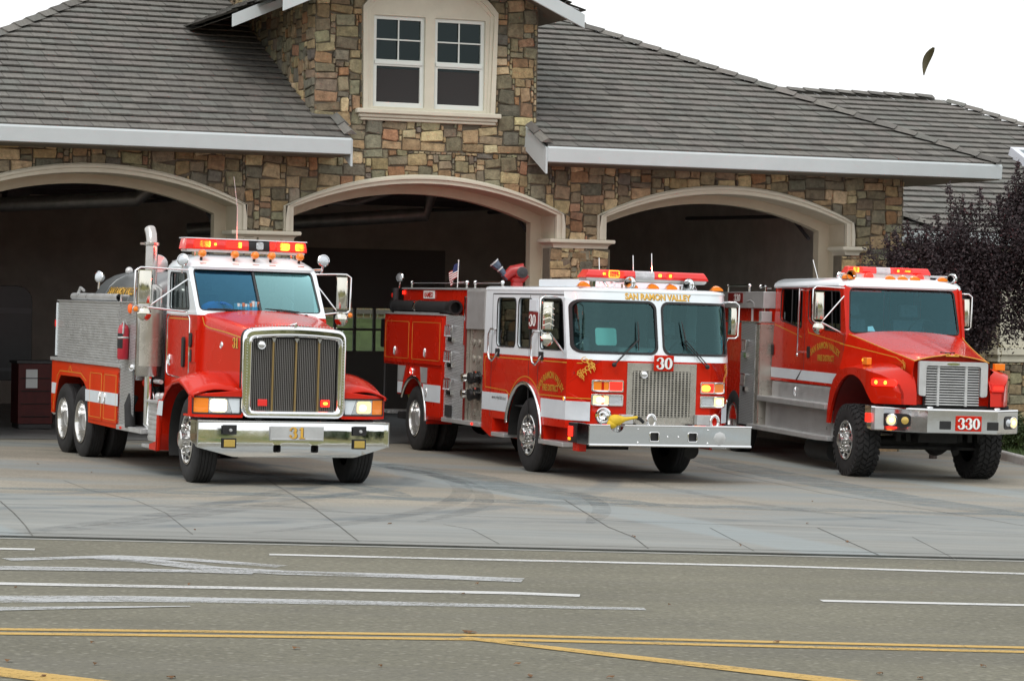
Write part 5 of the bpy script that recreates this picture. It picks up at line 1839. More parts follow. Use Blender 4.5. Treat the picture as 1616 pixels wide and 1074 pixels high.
# chassis and wheels
mb = MB()
for s in (-1, 1): mb.box(-7.0, 2.0, s * .43 - .04, s * .43 + .04, .55, .80)
for x in (-6.6, -4.0, -2.4, -.9, .9, 1.8): mb.box(x, x + .1, -.43, .43, .6, .78)
mb.box(-1.6, 1.35, -.75, .75, .62, 1.0)
mb.tube([(0, -.85, .50), (0, .85, .50)], .07, 10); mb.lathe([(.0, -.25), (.2, -.15), (.24, 0), (.2, .15), (0, .25)], (-5.4, 0, .5), (1, 0, 0), 16); mb.tube([(-5.4, -.8, .5), (-5.4, .8, .5)], .1, 10)
mb.box(1.1, 1.3, -.9, -.2, .40, .56); mb.tube([(.3, -.8, .42), (.3, .8, .42)], .03, 8)
mb.lathe([(0, 0), (.10, .01), (.11, .04), (.0, .05)], (1.75, .55, .42), (1, 0, -.2), 16)
mb.box(-3.8, -2.3, -.9, .9, .50, .70)
mb.box(-6.9, -6.2, -1.0, 1.0, .45, .56)
mb.build('chassis', M['chassis'], E3, smooth=40)
for s in (-1, 1):
    wheel(E3, -.07, 1.20, s, .535, .30, .300, 'front', steer=R(0))
    wheel(E3, -5.38, 1.20, s, .525, .28, .300, 'rear')
    wheel(E3, -5.38, .87, s, .525, .28, .300, 'rear')
# lower cab
mb = MB()
AC = (-.20, .53)
arch = [(AC[0] - .735, .53)] + [(p[0], p[1]) for p in arc(AC[0], AC[1], .735, 172, 8, 20)] + [(AC[0] + .735, .53)]
lowp = [(-2.05, 1.655), (-2.05, .53), (-1.66, .42), (-1.56, .42), (-1.56, .70), (-.935, .70)] + arch[1:-1] + [(.535, .70), (1.44, .70), (1.44, 1.655)]
for s in (-1, 1):
    mb.plate(lowp, [], lambda a, b, w, s=s: (a, s * (HWD - .04 + w), b), 0, .04)
    mb.box(-1.56, -.95, s * 1.0 - .02, s * 1.0 + .02, .42, .70)      # step recess
    mb.box(-1.57, -1.53, min(s * 1.0, s * 1.2), max(s * 1.0, s * 1.2), .42, .70)
    mb.box(.54, 1.44, s * 1.0 - .02, s * 1.0 + .02, .42, .70)
    mb.box(.53, .57, min(s * 1.0, s * 1.2), max(s * 1.0, s * 1.2), .42, .70)
mb.box(-2.05, -2.01, -1.2, 1.2, .53, 1.655)
mb.plate(densify([(-1.22, .70), (1.22, .70), (1.22, 1.655), (-1.22, 1.655)], .05), [densify(arc(-.83, .89, .105, 0, 345, 20), .2)], f30, -.03, 0)
cabL = mb.build('cab_lower', M['red'], E3, smooth=30)
# white upper cab with openings for the glass
mb = MB()
wins = [rpoly([(-1.475, 1.77), (-.665, 1.77), (-.665, 2.485), (-1.475, 2.485)], .10), rpoly([(-.565, 1.77), (.02, 1.77), (.02, 2.485), (-.565, 2.485)], .10), rpoly([(.37, 1.77), (1.33, 1.77), (1.20, 2.485), (.37, 2.485)], .09)]
upp = [(-2.03, 1.655), (1.44, 1.655), (XRK(2.60), 2.60), (-2.0, 2.60)]
for s in (-1, 1):
    mb.plate(upp, wins, lambda a, b, w, s=s: (a, s * (HWD - .04 + w), b), 0, .04)
mb.box(-2.03, -1.99, -1.2, 1.2, 1.655, 2.56)
WS = [(-1.175, -.045), (.045, 1.175)]
def ws_poly(a0, a1, m=0.0): return densify(rrect(a0 + m, a1 - m, 1.755 + m, 2.475 - m, .11 - m * .5), .05)
mb.plate(densify([(-1.22, 1.655), (1.22, 1.655), (1.22, 2.605), (-1.22, 2.605)], .05), [ws_poly(*w_) for w_ in WS], f30, -.03, 0)
def outline(ins, z):
    L = []
    for y in [(-1.22 + 2.44 * k / 40) for k in range(41)]:
        p = f30(y, 2.60)
        L.append((p[0] - ins, y * (1 - ins / 1.22), z))
    L.append((-2.0 + ins * .6, 1.22 - ins, z)); L.insert(0, (-2.0 + ins * .6, -1.22 + ins, z))
    return L
mb.loft([outline(0, 2.598), outline(-.008, 2.602), outline(-.008, 2.618), outline(.006, 2.642), outline(.05, 2.657), outline(.3, 2.665), outline(.9, 2.67)], closed=True)
mb.poly(outline(.9, 2.67))
cabU = mb.build('cab_upper', M['white'], E3, smooth=35)
for a0, a1 in WS:
    mb = MB(); mb.plate(ws_poly(a0, a1, -.012), [ws_poly(a0, a1, .02)], f30, -.012, .008)
    g = mb.build('windscreen_seal', M['black'], E3, smooth=30)
    mb = MB()
    nA, nB = 24, 6
    rows = [[f30(a0 + .005 + (a1 - a0 - .01) * i / nA, 1.762 + .706 * j / nB, -.016) for j in range(nB + 1)] for i in range(nA + 1)]
    mb.loft(rows, closed=False)
    mb.build('windscreen', M['wind'], E3, smooth=60)
for s in (-1, 1):
    for p in wins:
        mb = MB(); mb.plate(p, [], lambda a, b, w, s=s: (a, s * (HWD - .03 + w), b), 0, .006)
        g = mb.build('side_glass', M['sideglass'], E3, smooth=0)
        mb = MB(); mb.tube([(a, s * (HWD + .002), b) for a, b in p], .009, 5, closed=True)
        mb.build('window_seal', M['black'], g, smooth=40)
inside(E3, 1.55, -1.95, 1.15, .9, 1.74, 2.55, seats=(-.72, .72), wheel_y=.72)
mb = MB(); mb.box(.2, 1.2, -.35, .35, 1.2, 1.83)
mb.build('engine_cover', M['inside'], E3, bevel=.06)
mb = MB(); mb.plate(rpoly([(-.95, 1.86), (-.62, 1.86), (-.62, 2.10), (-.95, 2.10)], .04), [], lambda a, b, w: f30(a, b, w), -.07, -.066)
mb.build('windscreen_sheet', mat('pale_green_sheet', (.42, .72, .66), .7), E3, smooth=0)
mb = MB(); mb.poly([(1.42, -.35, 1.765), (1.42, .45, 1.765), (1.20, .55, 1.77), (1.20, -.20, 1.77)]); mb.box(1.3, 1.4, .05, .35, 1.77, 1.80)
mb.build('map_sheets', mat('blue_sheet', (.22, .50, .66), .7), E3, smooth=0)
# stripes, gold lines
for s in (-1, 1):
    for a, b_ in ((-2.05, AC[0] - .69), (AC[0] + .69, 1.44)):
        mb = MB()
        mb.plate([(a, .812), (b_, .812), (b_ - (.025 if b_ < 0 else 0), 1.076), (a + (.03 if a > 0 else 0), 1.076)] if b_ < 0 else [(a, .812), (b_, .812), (b_, 1.076), (a - .035, 1.076)], [], lambda p, q, w, s=s: (p, s * (HWD + w), q), .0, .003)
        mb.build('stripe', M['stripe'], E3, smooth=30)
    mb = MB(); mb.plate(densify([(s * 1.22, .812), (s * .99, .812), (s * .99, 1.076), (s * 1.22, 1.076)], .03), [], f30, .0, .003)
    mb.build('stripe', M['stripe'], E3, smooth=30)
SD = lambda a, b, w: (a, -HWD - w, b)
mb = MB()
mb.strip([(-1.95, 1.605), (1.43, 1.605)], .013, SD, 0, .002)
mb.strip([(-1.95, 1.605), (-1.98, 1.50), (-1.92, 1.15), (-1.0, 1.125)] + [(p[0], p[1]) for p in arc(AC[0], AC[1], .83, 140, 45, 14)] + [(.55, 1.125), (1.43, 1.125)], .013, SD, 0, .002)
mb.strip([(-1.25, 1.605), (-1.08, 1.605)], .013, f30, 0, .002); mb.strip([(-1.22, 1.12), (-.92, 1.12)], .012, f30, 0, .002); mb.strip([(1.02, 1.10), (1.2, 1.10)], .012, f30, 0, .002)
mb.build('gold_line', M['line'], E3, smooth=0)
scroll('scrollwork', M['gold'], E3, f30, -1.17, 1.42, .24, .23, 1, 9, 4)
scroll('scrollwork', M['gold'], E3, f30, .99, 1.37, .18, .24, -1, 8, 6)
text('door_lettering', 'SAN RAMON VALLEY', .135, M['line'], E3, lambda a, b, w: (.83 + a, -HWD - w, 1.37 + b), bold=.004, bend=.62, sx=.80, shadow=M['red_dark'])
text('door_lettering', 'FIRE DISTRICT', .125, M['line'], E3, lambda a, b, w: (.83 + a, -HWD - w, 1.19 + b), bold=.004, sx=.80, shadow=M['red_dark'])
text('roof_lettering', 'SAN RAMON VALLEY', .118, M['gold'], E3, lambda a, b, w: f30(a, 2.508 + b, w + .002), bold=.004, sx=.88, shadow=M['black'])
text('web_address', 'www.srvfpd.dst.ca.us', .085, M['dark'], E3, lambda a, b, w: (-1.30 + a, -HWD - .003 - w, .985 + b), depth=.002, sx=.85)
# doors, seams, handles
mb = MB()
for x in (-1.68, -.08 - .0, .30): mb.box(x - .006, x + .006, -HWD - .0015, -HWD + .01, .72 if x < 0 else 1.10, 2.53)
mb.box(-1.68, 1.25, -HWD - .0018, -HWD + .01, 2.535, 2.552)
mb.build('door_seam', M['dark'], E3, smooth=0)
for x, zt, zb in ((-1.64, 2.02, 1.545), (.20, 2.01, 1.54)):
    mb = MB()
    mb.tube([(x + .16, -HWD, zt), (x + .06, -HWD - .06, zt), (x, -HWD - .07, zt - .08), (x, -HWD - .07, zb + .12), (x + .05, -HWD - .07, zb + .03), (x + .14, -HWD - .06, zb), (x + .20, -HWD - .05, zb + .04), (x + .24, -HWD, zb + .13)], .017, 8)
    mb.build('grab_handle', M['chrome'], E3, smooth=50)
    mb = MB(); mb.box(x + .14, x + .32, -HWD - .014, -HWD, zb + .07, zb + .19)
    mb.build('door_latch', M['black'], E3, bevel=.008)
sg = bx('number_plate_side', M['red_dark'], E3, -.085, .25, -HWD - .02, -HWD, 2.045, 2.29, .006)
number('numerals', '30', .17, M['signwhite'], sg, lambda a, b, w: (a, -HWD - .021 - w, b), -.055, 2.085, sx=1.25)
bx('plate_white', M['stripe'], E3, -.085, .22, -HWD - .016, -HWD, 2.30, 2.47, .004)
# arch trim, steps
for s in (-1, 1):
    mb = MB()
    pts = [(AC[0] - .70, s * (HWD + .015), .66)] + [(p[0], s * (HWD + .015), p[1]) for p in arc(AC[0], AC[1], .735, 165, -2, 26)]
    mb.tube(pts, .032, 8)
    mb.build('arch_trim', M['chrome'], E3, smooth=50)
    mb = MB()
    mb.loft([[(p[0], s * y, p[1]) for p in arc(AC[0], AC[1], .72, 184, -4, 20)] for y in (HWD - .02, .55)], closed=False)
    mb.poly([(p[0], s * .55, p[1]) for p in arc(AC[0], AC[1], .72, 184, -4, 20)])
    mb.build('wheel_well', M['chassis'], E3, smooth=50)
    for a, b_ in ((-1.53, -.97), (.47, 1.44)):
        mb = MB(); mb.box(a, b_, min(s * .98, s * 1.25), max(s * .98, s * 1.25), .432, .495)
        mb.build('cab_step', M['alu'], E3, bevel=.012)
# front
mb = MB()
mb.plate(densify([(-.50, .77), (.54, .77), (.54, 1.63), (-.50, 1.63)], .1), [rrect(-.42, .45, .885, 1.52, .01, 1)], f30, 0, .012)
gr = mb.build('grille_surround', M['steel'], E3, bevel=.004, smooth=30)
mb = MB(); mb.plate(densify([(-.43, .87), (.46, .87), (.46, 1.53), (-.43, 1.53)], .2), [], f30, .0005, .003)
mb.build('grille_back', M['black'], gr, smooth=0)
mb = MB()
for k in range(16):
    y = -.42 + .87 * (k + .5) / 16
    mb.box(f30(y, 1.2)[0] + .004, f30(y, 1.2)[0] + .012, y - .011, y + .011, .885, 1.52)
for k in range(20):
    z = .885 + .635 * (k + .5) / 20
    mb.strip(densify([(-.42, z), (.45, z)], .2, False), .010, f30, .004, .006)
mb.build('grille_bars', M['steel'], gr, smooth=0)
sp = bx('number_sign', M['red'], E3, 1.94, 1.962, -.13, .17, 1.525, 1.745, .012)
number('numerals', '30', .165, M['signwhite'], sp, lambda a, b, w: (1.963 + w, a, b), -.095, 1.552, shadow=M['black'], sx=1.12)
disc_lamp('siren', E3, 1.955, -.27, 1.475, .048, M['chrome'], .03)
bezel_pair('warning_lamp', E3, f30, -.975, -.555, 1.222, 1.385, (M['amber'], M['redlens_lit']))
bezel_pair('headlamp', E3, f30, -.975, -.555, 1.03, 1.19, (M['head_dim'], M['lamp_off']))
bezel_pair('warning_lamp', E3, f30, .60, 1.02, 1.222, 1.385, (M['redlens_lit'], M['amber']))
bezel_pair('headlamp', E3, f30, .60, 1.02, 1.03, 1.19, (M['lamp_off'], M['head_dim']))
for yc in (-.8, .8):                                                   # bright filament spots of the lit lamps
    o_ = -.87 if yc < 0 else .915
    mb = MB(); mb.plate(rrect(o_ - .05, o_ + .05, 1.072, 1.148, .03), [], f30, .016, .018)
    mb.build('headlamp_bulb', M['head_lit'], E3, smooth=0)
mb = MB(); mb.plate(rrect(.62, .76, 1.255, 1.345, .045), [], f30, .016, .018); mb.build('flash_lamp', M['flash'], E3, smooth=0)
mb = MB(); mb.lathe([(.105, 0), (.12, .012), (.105, .014), (.098, -.05), (.03, -.10), (0, -.10)], (f30(-.83, .89)[0], -.83, .89), (1, 0, 0), 20)
mb.build('intake_port', M['chrome'], E3, smooth=50)
# bumper
BX = 2.40
mb = MB()
bp_ = [(BX - .03, .80), (BX, .80), (BX + .012, .785), (BX + .004, .775), (BX, .77), (BX - .004, .55), (BX + .012, .54), (BX + .016, .52), (BX, .505), (BX - .03, .505)]
hb = [rrect(-.345, -.215, .575, .70, .02), rrect(.225, .355, .575, .70, .02)]
fo_ = [(-1.23, .515), (1.17, .515), (1.17, .795), (-.72, .795)] + [(p[0], p[1]) for p in arc(-.83, .795, .105, 0, -180, 12)] + [(-1.23, .795)]
mb.plate(fo_, hb, lambda a, b, w: (BX + w - .015 * (.80 - b), a, b), -.02, 0)
for z0, z1 in ((.500, .535), (.775, .80)):
    zc = (z0 + z1) / 2
    segs = [(-1.235, 1.175)] if z0 < .6 else [(-1.235, -.94), (-.72, 1.175)]
    for a, b_ in segs: mb.tube([(BX + .002 - .015 * (.80 - zc), a, zc), (BX + .002 - .015 * (.80 - zc), b_, zc)], (z1 - z0) / 2, 8)
mb.box(1.95, BX - .02, -1.235, -1.215, .515, .795); mb.box(1.95, BX - .02, 1.155, 1.175, .515, .795)
mb.build('bumper', M['chrome'], E3, smooth=35)
mb = MB(); mb.box(1.70, BX - .02, -1.2, -.95, .76, .775); mb.box(1.70, BX - .02, -.71, 1.15, .76, .775)
mb.lathe([(.105, 0), (.105, -.25), (0, -.25)], (BX - .14, -.83, .80), (0, 0, 1), 16)
mb.build('bumper_deck', M['diamond'], E3, smooth=30)
for a, b_ in ((-.345, -.215), (.225, .355)):
    mb = MB(); mb.box(BX - .06, BX - .03, a - .02, b_ + .02, .56, .72)
    mb.build('bumper_pad', M['black'], E3, smooth=0)
for a, b_ in ((-.345, -.215), (.225, .355)):
    mb = MB(); mb.tube([(BX + .004, p[0], p[1]) for p in rrect(a, b_, .575, .70, .02)], .008, 6, closed=True)
    mb.build('pad_frame', M['chrome'], E3, smooth=50)
for y, z in ((-.52, .74), (-.52, .56), (.52, .74), (.52, .56), (-.08, .64), (.08, .64)):
    mb = MB(); mb.ball((BX, y, z), .013, 8)
    mb.build('bumper_bolt', M['chrome'], E3, smooth=50)
disc_lamp('emblem', E3, BX + .004, .70, .63, .09, M['alu'], .012, ring=False, n=8)
# corner lamps of the bumper, tow eyes
for s in (-1, 1):
    cl = bx('corner_lamp_box', M['black'], E3, 1.62, 1.95, min(s * 1.10, s * 1.24), max(s * 1.10, s * 1.24), .52, .79, .012)
    mb = MB(); mb.box(1.64, 1.80, min(s * 1.235, s * 1.252), max(s * 1.235, s * 1.252), .60, .74)
    mb.build('corner_lamp', M['redlens_lit'], cl, bevel=.006)
    mb = MB(); mb.box(1.945, 1.96, min(s * 1.12, s * 1.22), max(s * 1.12, s * 1.22), .60, .74)
    mb.build('corner_lamp', M['redlens_lit'], cl, bevel=.006)
    mb = MB(); mb.box(1.64, 1.72, min(s * 1.235, s * 1.252), max(s * 1.235, s * 1.252), .545, .585)
    mb.build('amber_repeater', M['amber_lit'], cl, bevel=.004)
mb = MB(); mb.box(1.70, 1.92, -1.2, -1.08, .40, .52); mb.build('bumper_bracket', M['red'], E3, bevel=.01)
for y in (-.23, .72):
    mb = MB(); mb.tube([(2.16 + .075 * math.cos(R(a)) * 0, y + .06 * math.cos(R(a)), .845 + .085 * math.sin(R(a))) for a in range(0, 360, 20)], .022, 8, closed=True)
    mb.build('tow_eye', M['chrome'], E3, smooth=50)
bx('hose_tray', M['alu'], E3, 1.92, 2.02, -.62, -.44, .79, .92, .006); bx('hose_tray', M['alu'], E3, 1.92, 2.02, .52, .74, .79, .93, .006)
# side marker lamps
for s in (-1, 1):
    disc_lamp('side_marker', E3, 1.40, s * (HWD + .012), 1.105, .028, M['amber_lit'], .014, (0, s, 0))
# roof gear
LB = 1.50
light_bar(E3, LB, -1.02, .86, 2.795, 2.905, .30, [(-.585, .085, M['flash'], .05), (-.73, .02, M['flash'], .018), (.11, .022, M['flash'], .022), (.26, .045, M['redlens_lit'], .042), (.265, .022, M['flash'], .022), (-.585, .15, M['redlens_lit'], .043)],
          [(-1.02, -.26, M['redlens']), (-.26, .03, M['barclear']), (.03, .86, M['redlens'])], .07)
mb = MB(); mb.box(1.18, 1.46, -.98, .82, 2.745, 2.775); mb.build('bar_tray', M['alu'], E3, bevel=.006)
mb = MB()
for y in (-.72, .62): mb.tube([(1.40, y, 2.78), (1.47, y + .06, 2.67)], .02, 8); mb.tube([(1.15, y, 2.78), (1.08, y, 2.67)], .02, 8)
mb.build('bar_strut', M['chrome'], E3, smooth=40)
horn(E3, 1.56, -.36, 2.735, .085); horn(E3, 1.56, .53, 2.735, .085)
for y in (-1.02, -.30, .02, .30, 1.00): clearance_lamp(E3, 1.45, y, 2.70)
bx('roof_unit', M['white'], E3, -.9, .75, -.80, .75, 2.665, 2.775, .02); bx('roof_unit', M['white'], E3, -.2, .70, -.42, .5, 2.776, 2.89, .02)
mb = MB()
for x, y, h in ((.9, -.55, .26), (.7, .05, .32), (.55, .40, .36)): mb.tube([(x, y, 2.67), (x - .02, y - .015, 2.82 + h)], .006, 5); mb.ball((x, y, 2.69), .025, 8)
mb.build('antenna', M['chrome'], E3, smooth=40)
mirror(E3, 'mirror', 1.62, -1, HWD, 1.60, 2.05, 2.44, .16, 2.50, 1.74, True, True, False, .36)
mirror(E3, 'mirror', 1.48, 1, 1.16, 1.25, 2.05, 2.44, .12, 2.50, 1.74, ball=False, diag=False, back=.30)
wiper(E3, (1.955, -.72, 1.60), (f30(-.34, 1.95)[0] + .05, -.34, 1.95), (f30(-.33, 2.2, .03), f30(-.34, 1.80, .03)))
wiper(E3, (1.955, .68, 1.60), (f30(.36, 1.95)[0] + .05, .36, 1.95), (f30(.33, 2.22, .03), f30(.39, 1.82, .03)))
# pump house
mb = MB()
mb.box(-3.93, -2.92, -1.19, 1.19, .56, 2.20); mb.box(-2.92, -2.06, -1.12, 1.12, .56, 2.0)
mb.box(-2.92, -2.06, -1.20, 1.20, 2.0, 2.60)
mb.build('pump_house', M['steel'], E3, smooth=0)
mb = MB(); mb.box(-3.92, -2.935, -1.20, -1.19, .58, 2.19); mb.build('tread_panel', M['diamond'], E3, smooth=0)
mb = MB()
for k in range(34):
    z = 2.01 + .58 * k / 34
    mb.box(-2.915, -2.10, -1.212, -1.20, z, z + .010)
mb.box(-2.915, -2.07, -1.206, -1.20, 2.0, 2.60)
mb.build('louvre_panel', M['alu'], E3, smooth=0)
mb = MB(); mb.box(-2.90, -2.07, -1.14, -1.12, .60, 1.99)
mb.build('pump_panel', M['steel'], E3, bevel=.004)
mb = MB(); mb.box(-2.935, -2.905, -1.225, -1.195, .58, 2.48); mb.build('panel_edge', M['red_dark'], E3, bevel=.004)
mb = MB(); mb.tube([(-2.93, -1.23, 1.75), (-2.93, -1.23, 2.50)], .016, 6); mb.build('grab_rail', M['chrome'], E3, smooth=40)
for z, y in ((1.27, -1.14), (1.02, -1.14)):
    mb = MB()
    for k, (dx, r) in enumerate(((-.10, .055), (.22, .075))):
        mb.lathe([(r * 1.3, 0), (r * 1.3, .03), (r, .035), (r, .12), (r * 1.2, .125), (r * 1.2, .17), (r * .5, .18), (0, .18)], (-2.65 + dx, y, z), (0, -1, -.1), 16, k % 2)
    mb.tube([(-2.9, y - .05, z + .02), (-2.1, y - .05, z + .03)], .022, 8)
    mb.tube([(-2.36, y - .1, z), (-2.25, y - .16, z + .09), (-2.15, y - .16, z + .09)], .016, 6)
    mb.build('outlet_valve', [M['chrome'], M['black']], E3, smooth=45)
mb = MB()
for x, z in ((-2.7, 1.55), (-2.45, 1.55), (-2.22, 1.55), (-2.7, 1.8), (-2.45, 1.8), (-2.6, .74), (-2.25, .72)): mb.lathe([(.05, 0), (.055, .02), (.04, .03), (0, .03)], (x, -1.14, z), (0, -1, 0), 14)
mb.build('gauge', M['steel'], E3, smooth=45)
for z in (1.95, 1.55, 1.12): tow_rung(E3, -3.62, -1.20, z, .34, .17)
bx('step_pad', M['rubber'], E3, -3.75, -3.50, -1.24, -1.20, .62, .80, .01)
mb = MB(); mb.box(-3.87, -2.07, -1.25, -.9, .535, .60); mb.build('running_board', M['alu'], E3, bevel=.01)
mb = MB(); mb.box(-2.42, -2.36, -1.262, -1.25, .55, .585); mb.build('side_marker', M['redlens_lit'], E3, bevel=.004)
# body
mb = MB()
for s in (-1, 1):
    ya, yb = (-1.22, -.72) if s < 0 else (.72, 1.22)
    mb.box(-7.05, -3.94, ya, yb, 1.36, 2.185)
    ap = [(-6.28, 1.36), (-6.28, .88)] + [(p[0], p[1]) for p in arc(-5.40, .50, .68, 146, -4, 18)] + [(-4.72, .53), (-3.94, .545), (-3.94, 1.36)]
    mb.plate(ap, [], lambda a, b, w, s=s: (a, s * (.78 + w), b), 0, .435)
mb.box(-6.9, -3.94, -.72, .72, 1.0, 2.18)
mb.build('body', M['red'], E3, bevel=.006, smooth=30)
for a, b_ in ((-7.0, -5.60), (-5.55, -4.0)):
    mb = MB(); mb.plate(rrect(a, b_, 1.40, 2.14, .02), [], SD, 0, .022)
    d = mb.build('locker_door', M['red'], E3, bevel=.006)
    mb = MB(); mb.tube([(p[0], -HWD - .0235, p[1]) for p in rrect(a + .07, b_ - .07, 1.47, 2.07, .03)], .0035, 4, closed=True)
    mb.build('gold_line', M['line'], d, smooth=0)
    dee_handle(d, a + (b_ - a) * (.43 if a < -6 else .48), -HWD - .024, 1.585)
mb = MB(); mb.plate(rrect(-4.66, -3.98, .58, 1.30, .02), [], SD, 0, .018)
d = mb.build('locker_door', M['red'], E3, bevel=.005); 
mb = MB(); mb.plate([(-4.80, .815), (-3.98, .815), (-3.98, 1.085), (-4.86, 1.085)], [], SD, .018, .021); mb.build('stripe', M['stripe'], E3, smooth=0)
mb = MB(); mb.plate([(-6.26, .90), (-6.06, .90), (-5.98, 1.085), (-6.26, 1.085)], [], SD, .0, .003)
mb.build('stripe', M['stripe'], E3, smooth=0)
dee_handle(d, -4.68, -HWD - .022, .95)
mb = MB(); mb.plate([(-5.02, 1.10), (-4.72, 1.10), (-4.72, 1.35), (-5.08, 1.35)], [], SD, 0, .006); mb.build('scuff_plate', M['alu'], E3, smooth=0)
mb = MB(); mb.plate([(-6.26, 1.10), (-5.98, 1.10), (-5.85, 1.35), (-6.26, 1.35)], [], SD, 0, .006)
mb.build('scuff_plate', M['alu'], E3, smooth=0)
for s in (-1, 1):
    mb = MB(); mb.tube([(p[0], s * 1.225, p[1]) for p in arc(-5.40, .50, .68, 150, 0, 24)], .03, 8)
    mb.build('arch_trim', M['chrome'], E3, smooth=50)
disc_lamp('warning_lamp', E3, -5.52, -HWD - .01, 1.275, .055, M['redlens_lit'], .02, (0, -1, 0))
mb = MB(); mb.box(-7.07, -3.93, -1.235, -.96, 2.187, 2.21); mb.build('locker_top', M['alu'], E3, bevel=.005)
mb = MB()
for s in (-1, 1): mb.box(-6.9, -3.45, min(s * .90, s * .96), max(s * .90, s * .96), 2.19, 2.60)
mb.box(-6.9, -3.45, -.9, .9, 2.19, 2.40)
mb.build('hose_bed', M['red'], E3, bevel=.006)
mb = MB()
for s in (-1, 1): mb.box(-6.92, -2.0, min(s * .86, s * .99), max(s * .86, s * .99), 2.602, 2.632)
mb.build('hose_bed_cap', M['alu'], E3, bevel=.004)
mb = MB(); mb.box(-3.44, -2.06, -.98, .98, 2.2, 2.60); mb.build('pump_top', M['alu'], E3, smooth=0)
for a, b_ in ((-6.55, -3.75), (-3.35, -2.1)):
    mb = MB(); mb.tube([(a, -.93, 2.72), (b_, -.93, 2.72)], .017, 8)
    for x in (a, b_): mb.ball((x, -.93, 2.72), .035, 10); mb.tube([(x, -.93, 2.72), (x, -.93, 2.63)], .018, 8)
    mb.build('hand_rail', M['chrome'], E3, smooth=50)
pl = bx('licence_plate', M['signwhite'], E3, -5.78, -5.22, -.976, -.962, 2.455, 2.585, .004)
text('plate_lettering', 'RAMEO', .115, M['red'], pl, lambda a, b, w: (-5.50 + a, -.977 - w, 2.48 + b), bold=.004, sx=1.15)
spot(E3, -7.0, -1.0, 2.80, (0.5, -.8, .1))
mb = MB(); mb.box(-6.90, -6.80, -.985, -.962, 2.52, 2.58); mb.build('warning_lamp', M['redlens_lit'], E3, bevel=.005)
mb = MB(); mb.tube([(-7.06, -1.05, 2.2), (-7.06, -1.05, 2.58)], .05, 10); mb.tube([(-7.06, -1.05, 2.58), (-7.06, -1.05, 2.62)], .055, 10)
mb.build('rear_lamp_post', M['dark'], E3, smooth=40)
mb = MB(); mb.tube([(-7.10, -1.05, 2.50), (-7.10, -1.10, 2.50)], .04, 10); mb.build('rear_lamp', M['redlens'], E3, smooth=40)
# rear end: hand rail with a black case, hose reel
mb = MB(); mb.tube([(-7.30, -1.12, .55), (-7.30, -1.12, 2.05)], .022, 8); mb.tube([(-7.06, -1.12, 1.95), (-7.30, -1.12, 1.95)], .016, 6); mb.tube([(-7.06, -1.12, .75), (-7.30, -1.12, .75)], .016, 6)
mb.build('rear_rail', M['dark'], E3, smooth=40)
bx('rear_case', M['black'], E3, -7.38, -7.12, -1.20, -1.02, 1.62, 2.10, .03)
mb = MB()
for k in range(9):
    r = .20 + .022 * (k % 5)
    mb.lathe([(r - .02, -.018), (r, -.018), (r + .018, 0), (r, .018), (r - .02, .018)], (-6.62, -.62 - .045 * (k // 1) * .6, 1.0), (0, 1, 0), 30)
mb.build('hose_reel', M['hose_green'], E3, smooth=60)
mb = MB(); mb.lathe([(.34, 0), (.36, .01), (.36, .03), (.05, .04), (.05, .2), (0, .2)], (-6.62, -.60, 1.0), (0, 1, 0), 30); mb.lathe([(.10, -.36), (.10, -.30), (.04, -.3)], (-6.62, -.60, 1.0), (0, 1, 0), 20)
mb.build('reel_drum', M['chrome'], E3, smooth=40)
bx('tail_board', M['diamond'], E3, -7.45, -6.95, -1.15, 1.15, .52, .58, .01)

# deck gun: bolted through the roof, so a part of the engine
gun = empty('deck_gun', E3)
gx_, gy_, gz_ = 0, 0, 0
gun.location = (-3.55, -.17, 2.60); gun.scale = (.84, .84, .84)
mb = MB()
mb.lathe([(.0, 0), (.17, 0), (.17, .05), (.12, .08), (.11, .17), (.13, .19), (.13, .25), (.08, .27)], (gx_, gy_, gz_), (0, 0, 1), 20)
mb.tube([(gx_, gy_, gz_ + .2), (gx_ + .02, gy_ + .12, gz_ + .32), (gx_ + .05, gy_ + .06, gz_ + .42), (gx_, gy_ - .1, gz_ + .38), (gx_ - .03, gy_ - .22, gz_ + .26)], [.11, .115, .12, .11, .085], 14)
mb.ball((gx_ + .03, gy_ + .05, gz_ + .36), .14, 14)
mb.build('gun_body', mat('gun_red', (.34, .012, .012), .4, coat=.3, var=.15, vscale=6), gun, smooth=50)
mb = MB(); mb.lathe([(.105, 0), (.11, .02), (.085, .04), (.05, .045), (.05, .07), (0, .07)], (gx_ + .15, gy_ + .05, gz_ + .36), (1, -.3, .1), 16)
mb.build('hand_wheel', M['dark'], gun, smooth=45)
d = Vector((-.15, -.62, .66)).normalized()
p0 = Vector((gx_ - .02, gy_ - .16, gz_ + .24))
mb = MB()
mb.lathe([(.07, 0), (.066, .10), (.078, .105), (.078, .13), (.058, .14), (.055, .26), (.068, .27), (.078, .31), (.09, .38), (.094, .41), (.055, .41), (0, .37)], p0, d, 18)
mb.build('gun_nozzle', mat('gun_metal_blue', (.09, .12, .17), .35, metal=.6), gun, smooth=40)
mb = MB(); mb.lathe([(.068, .225), (.070, .23), (.070, .25), (.06, .255)], p0, d, 18); mb.lathe([(.092, .39), (.10, .395), (.10, .415), (.07, .415)], p0, d, 18)
mb.build('nozzle_ring', M['alu'], gun, smooth=40)

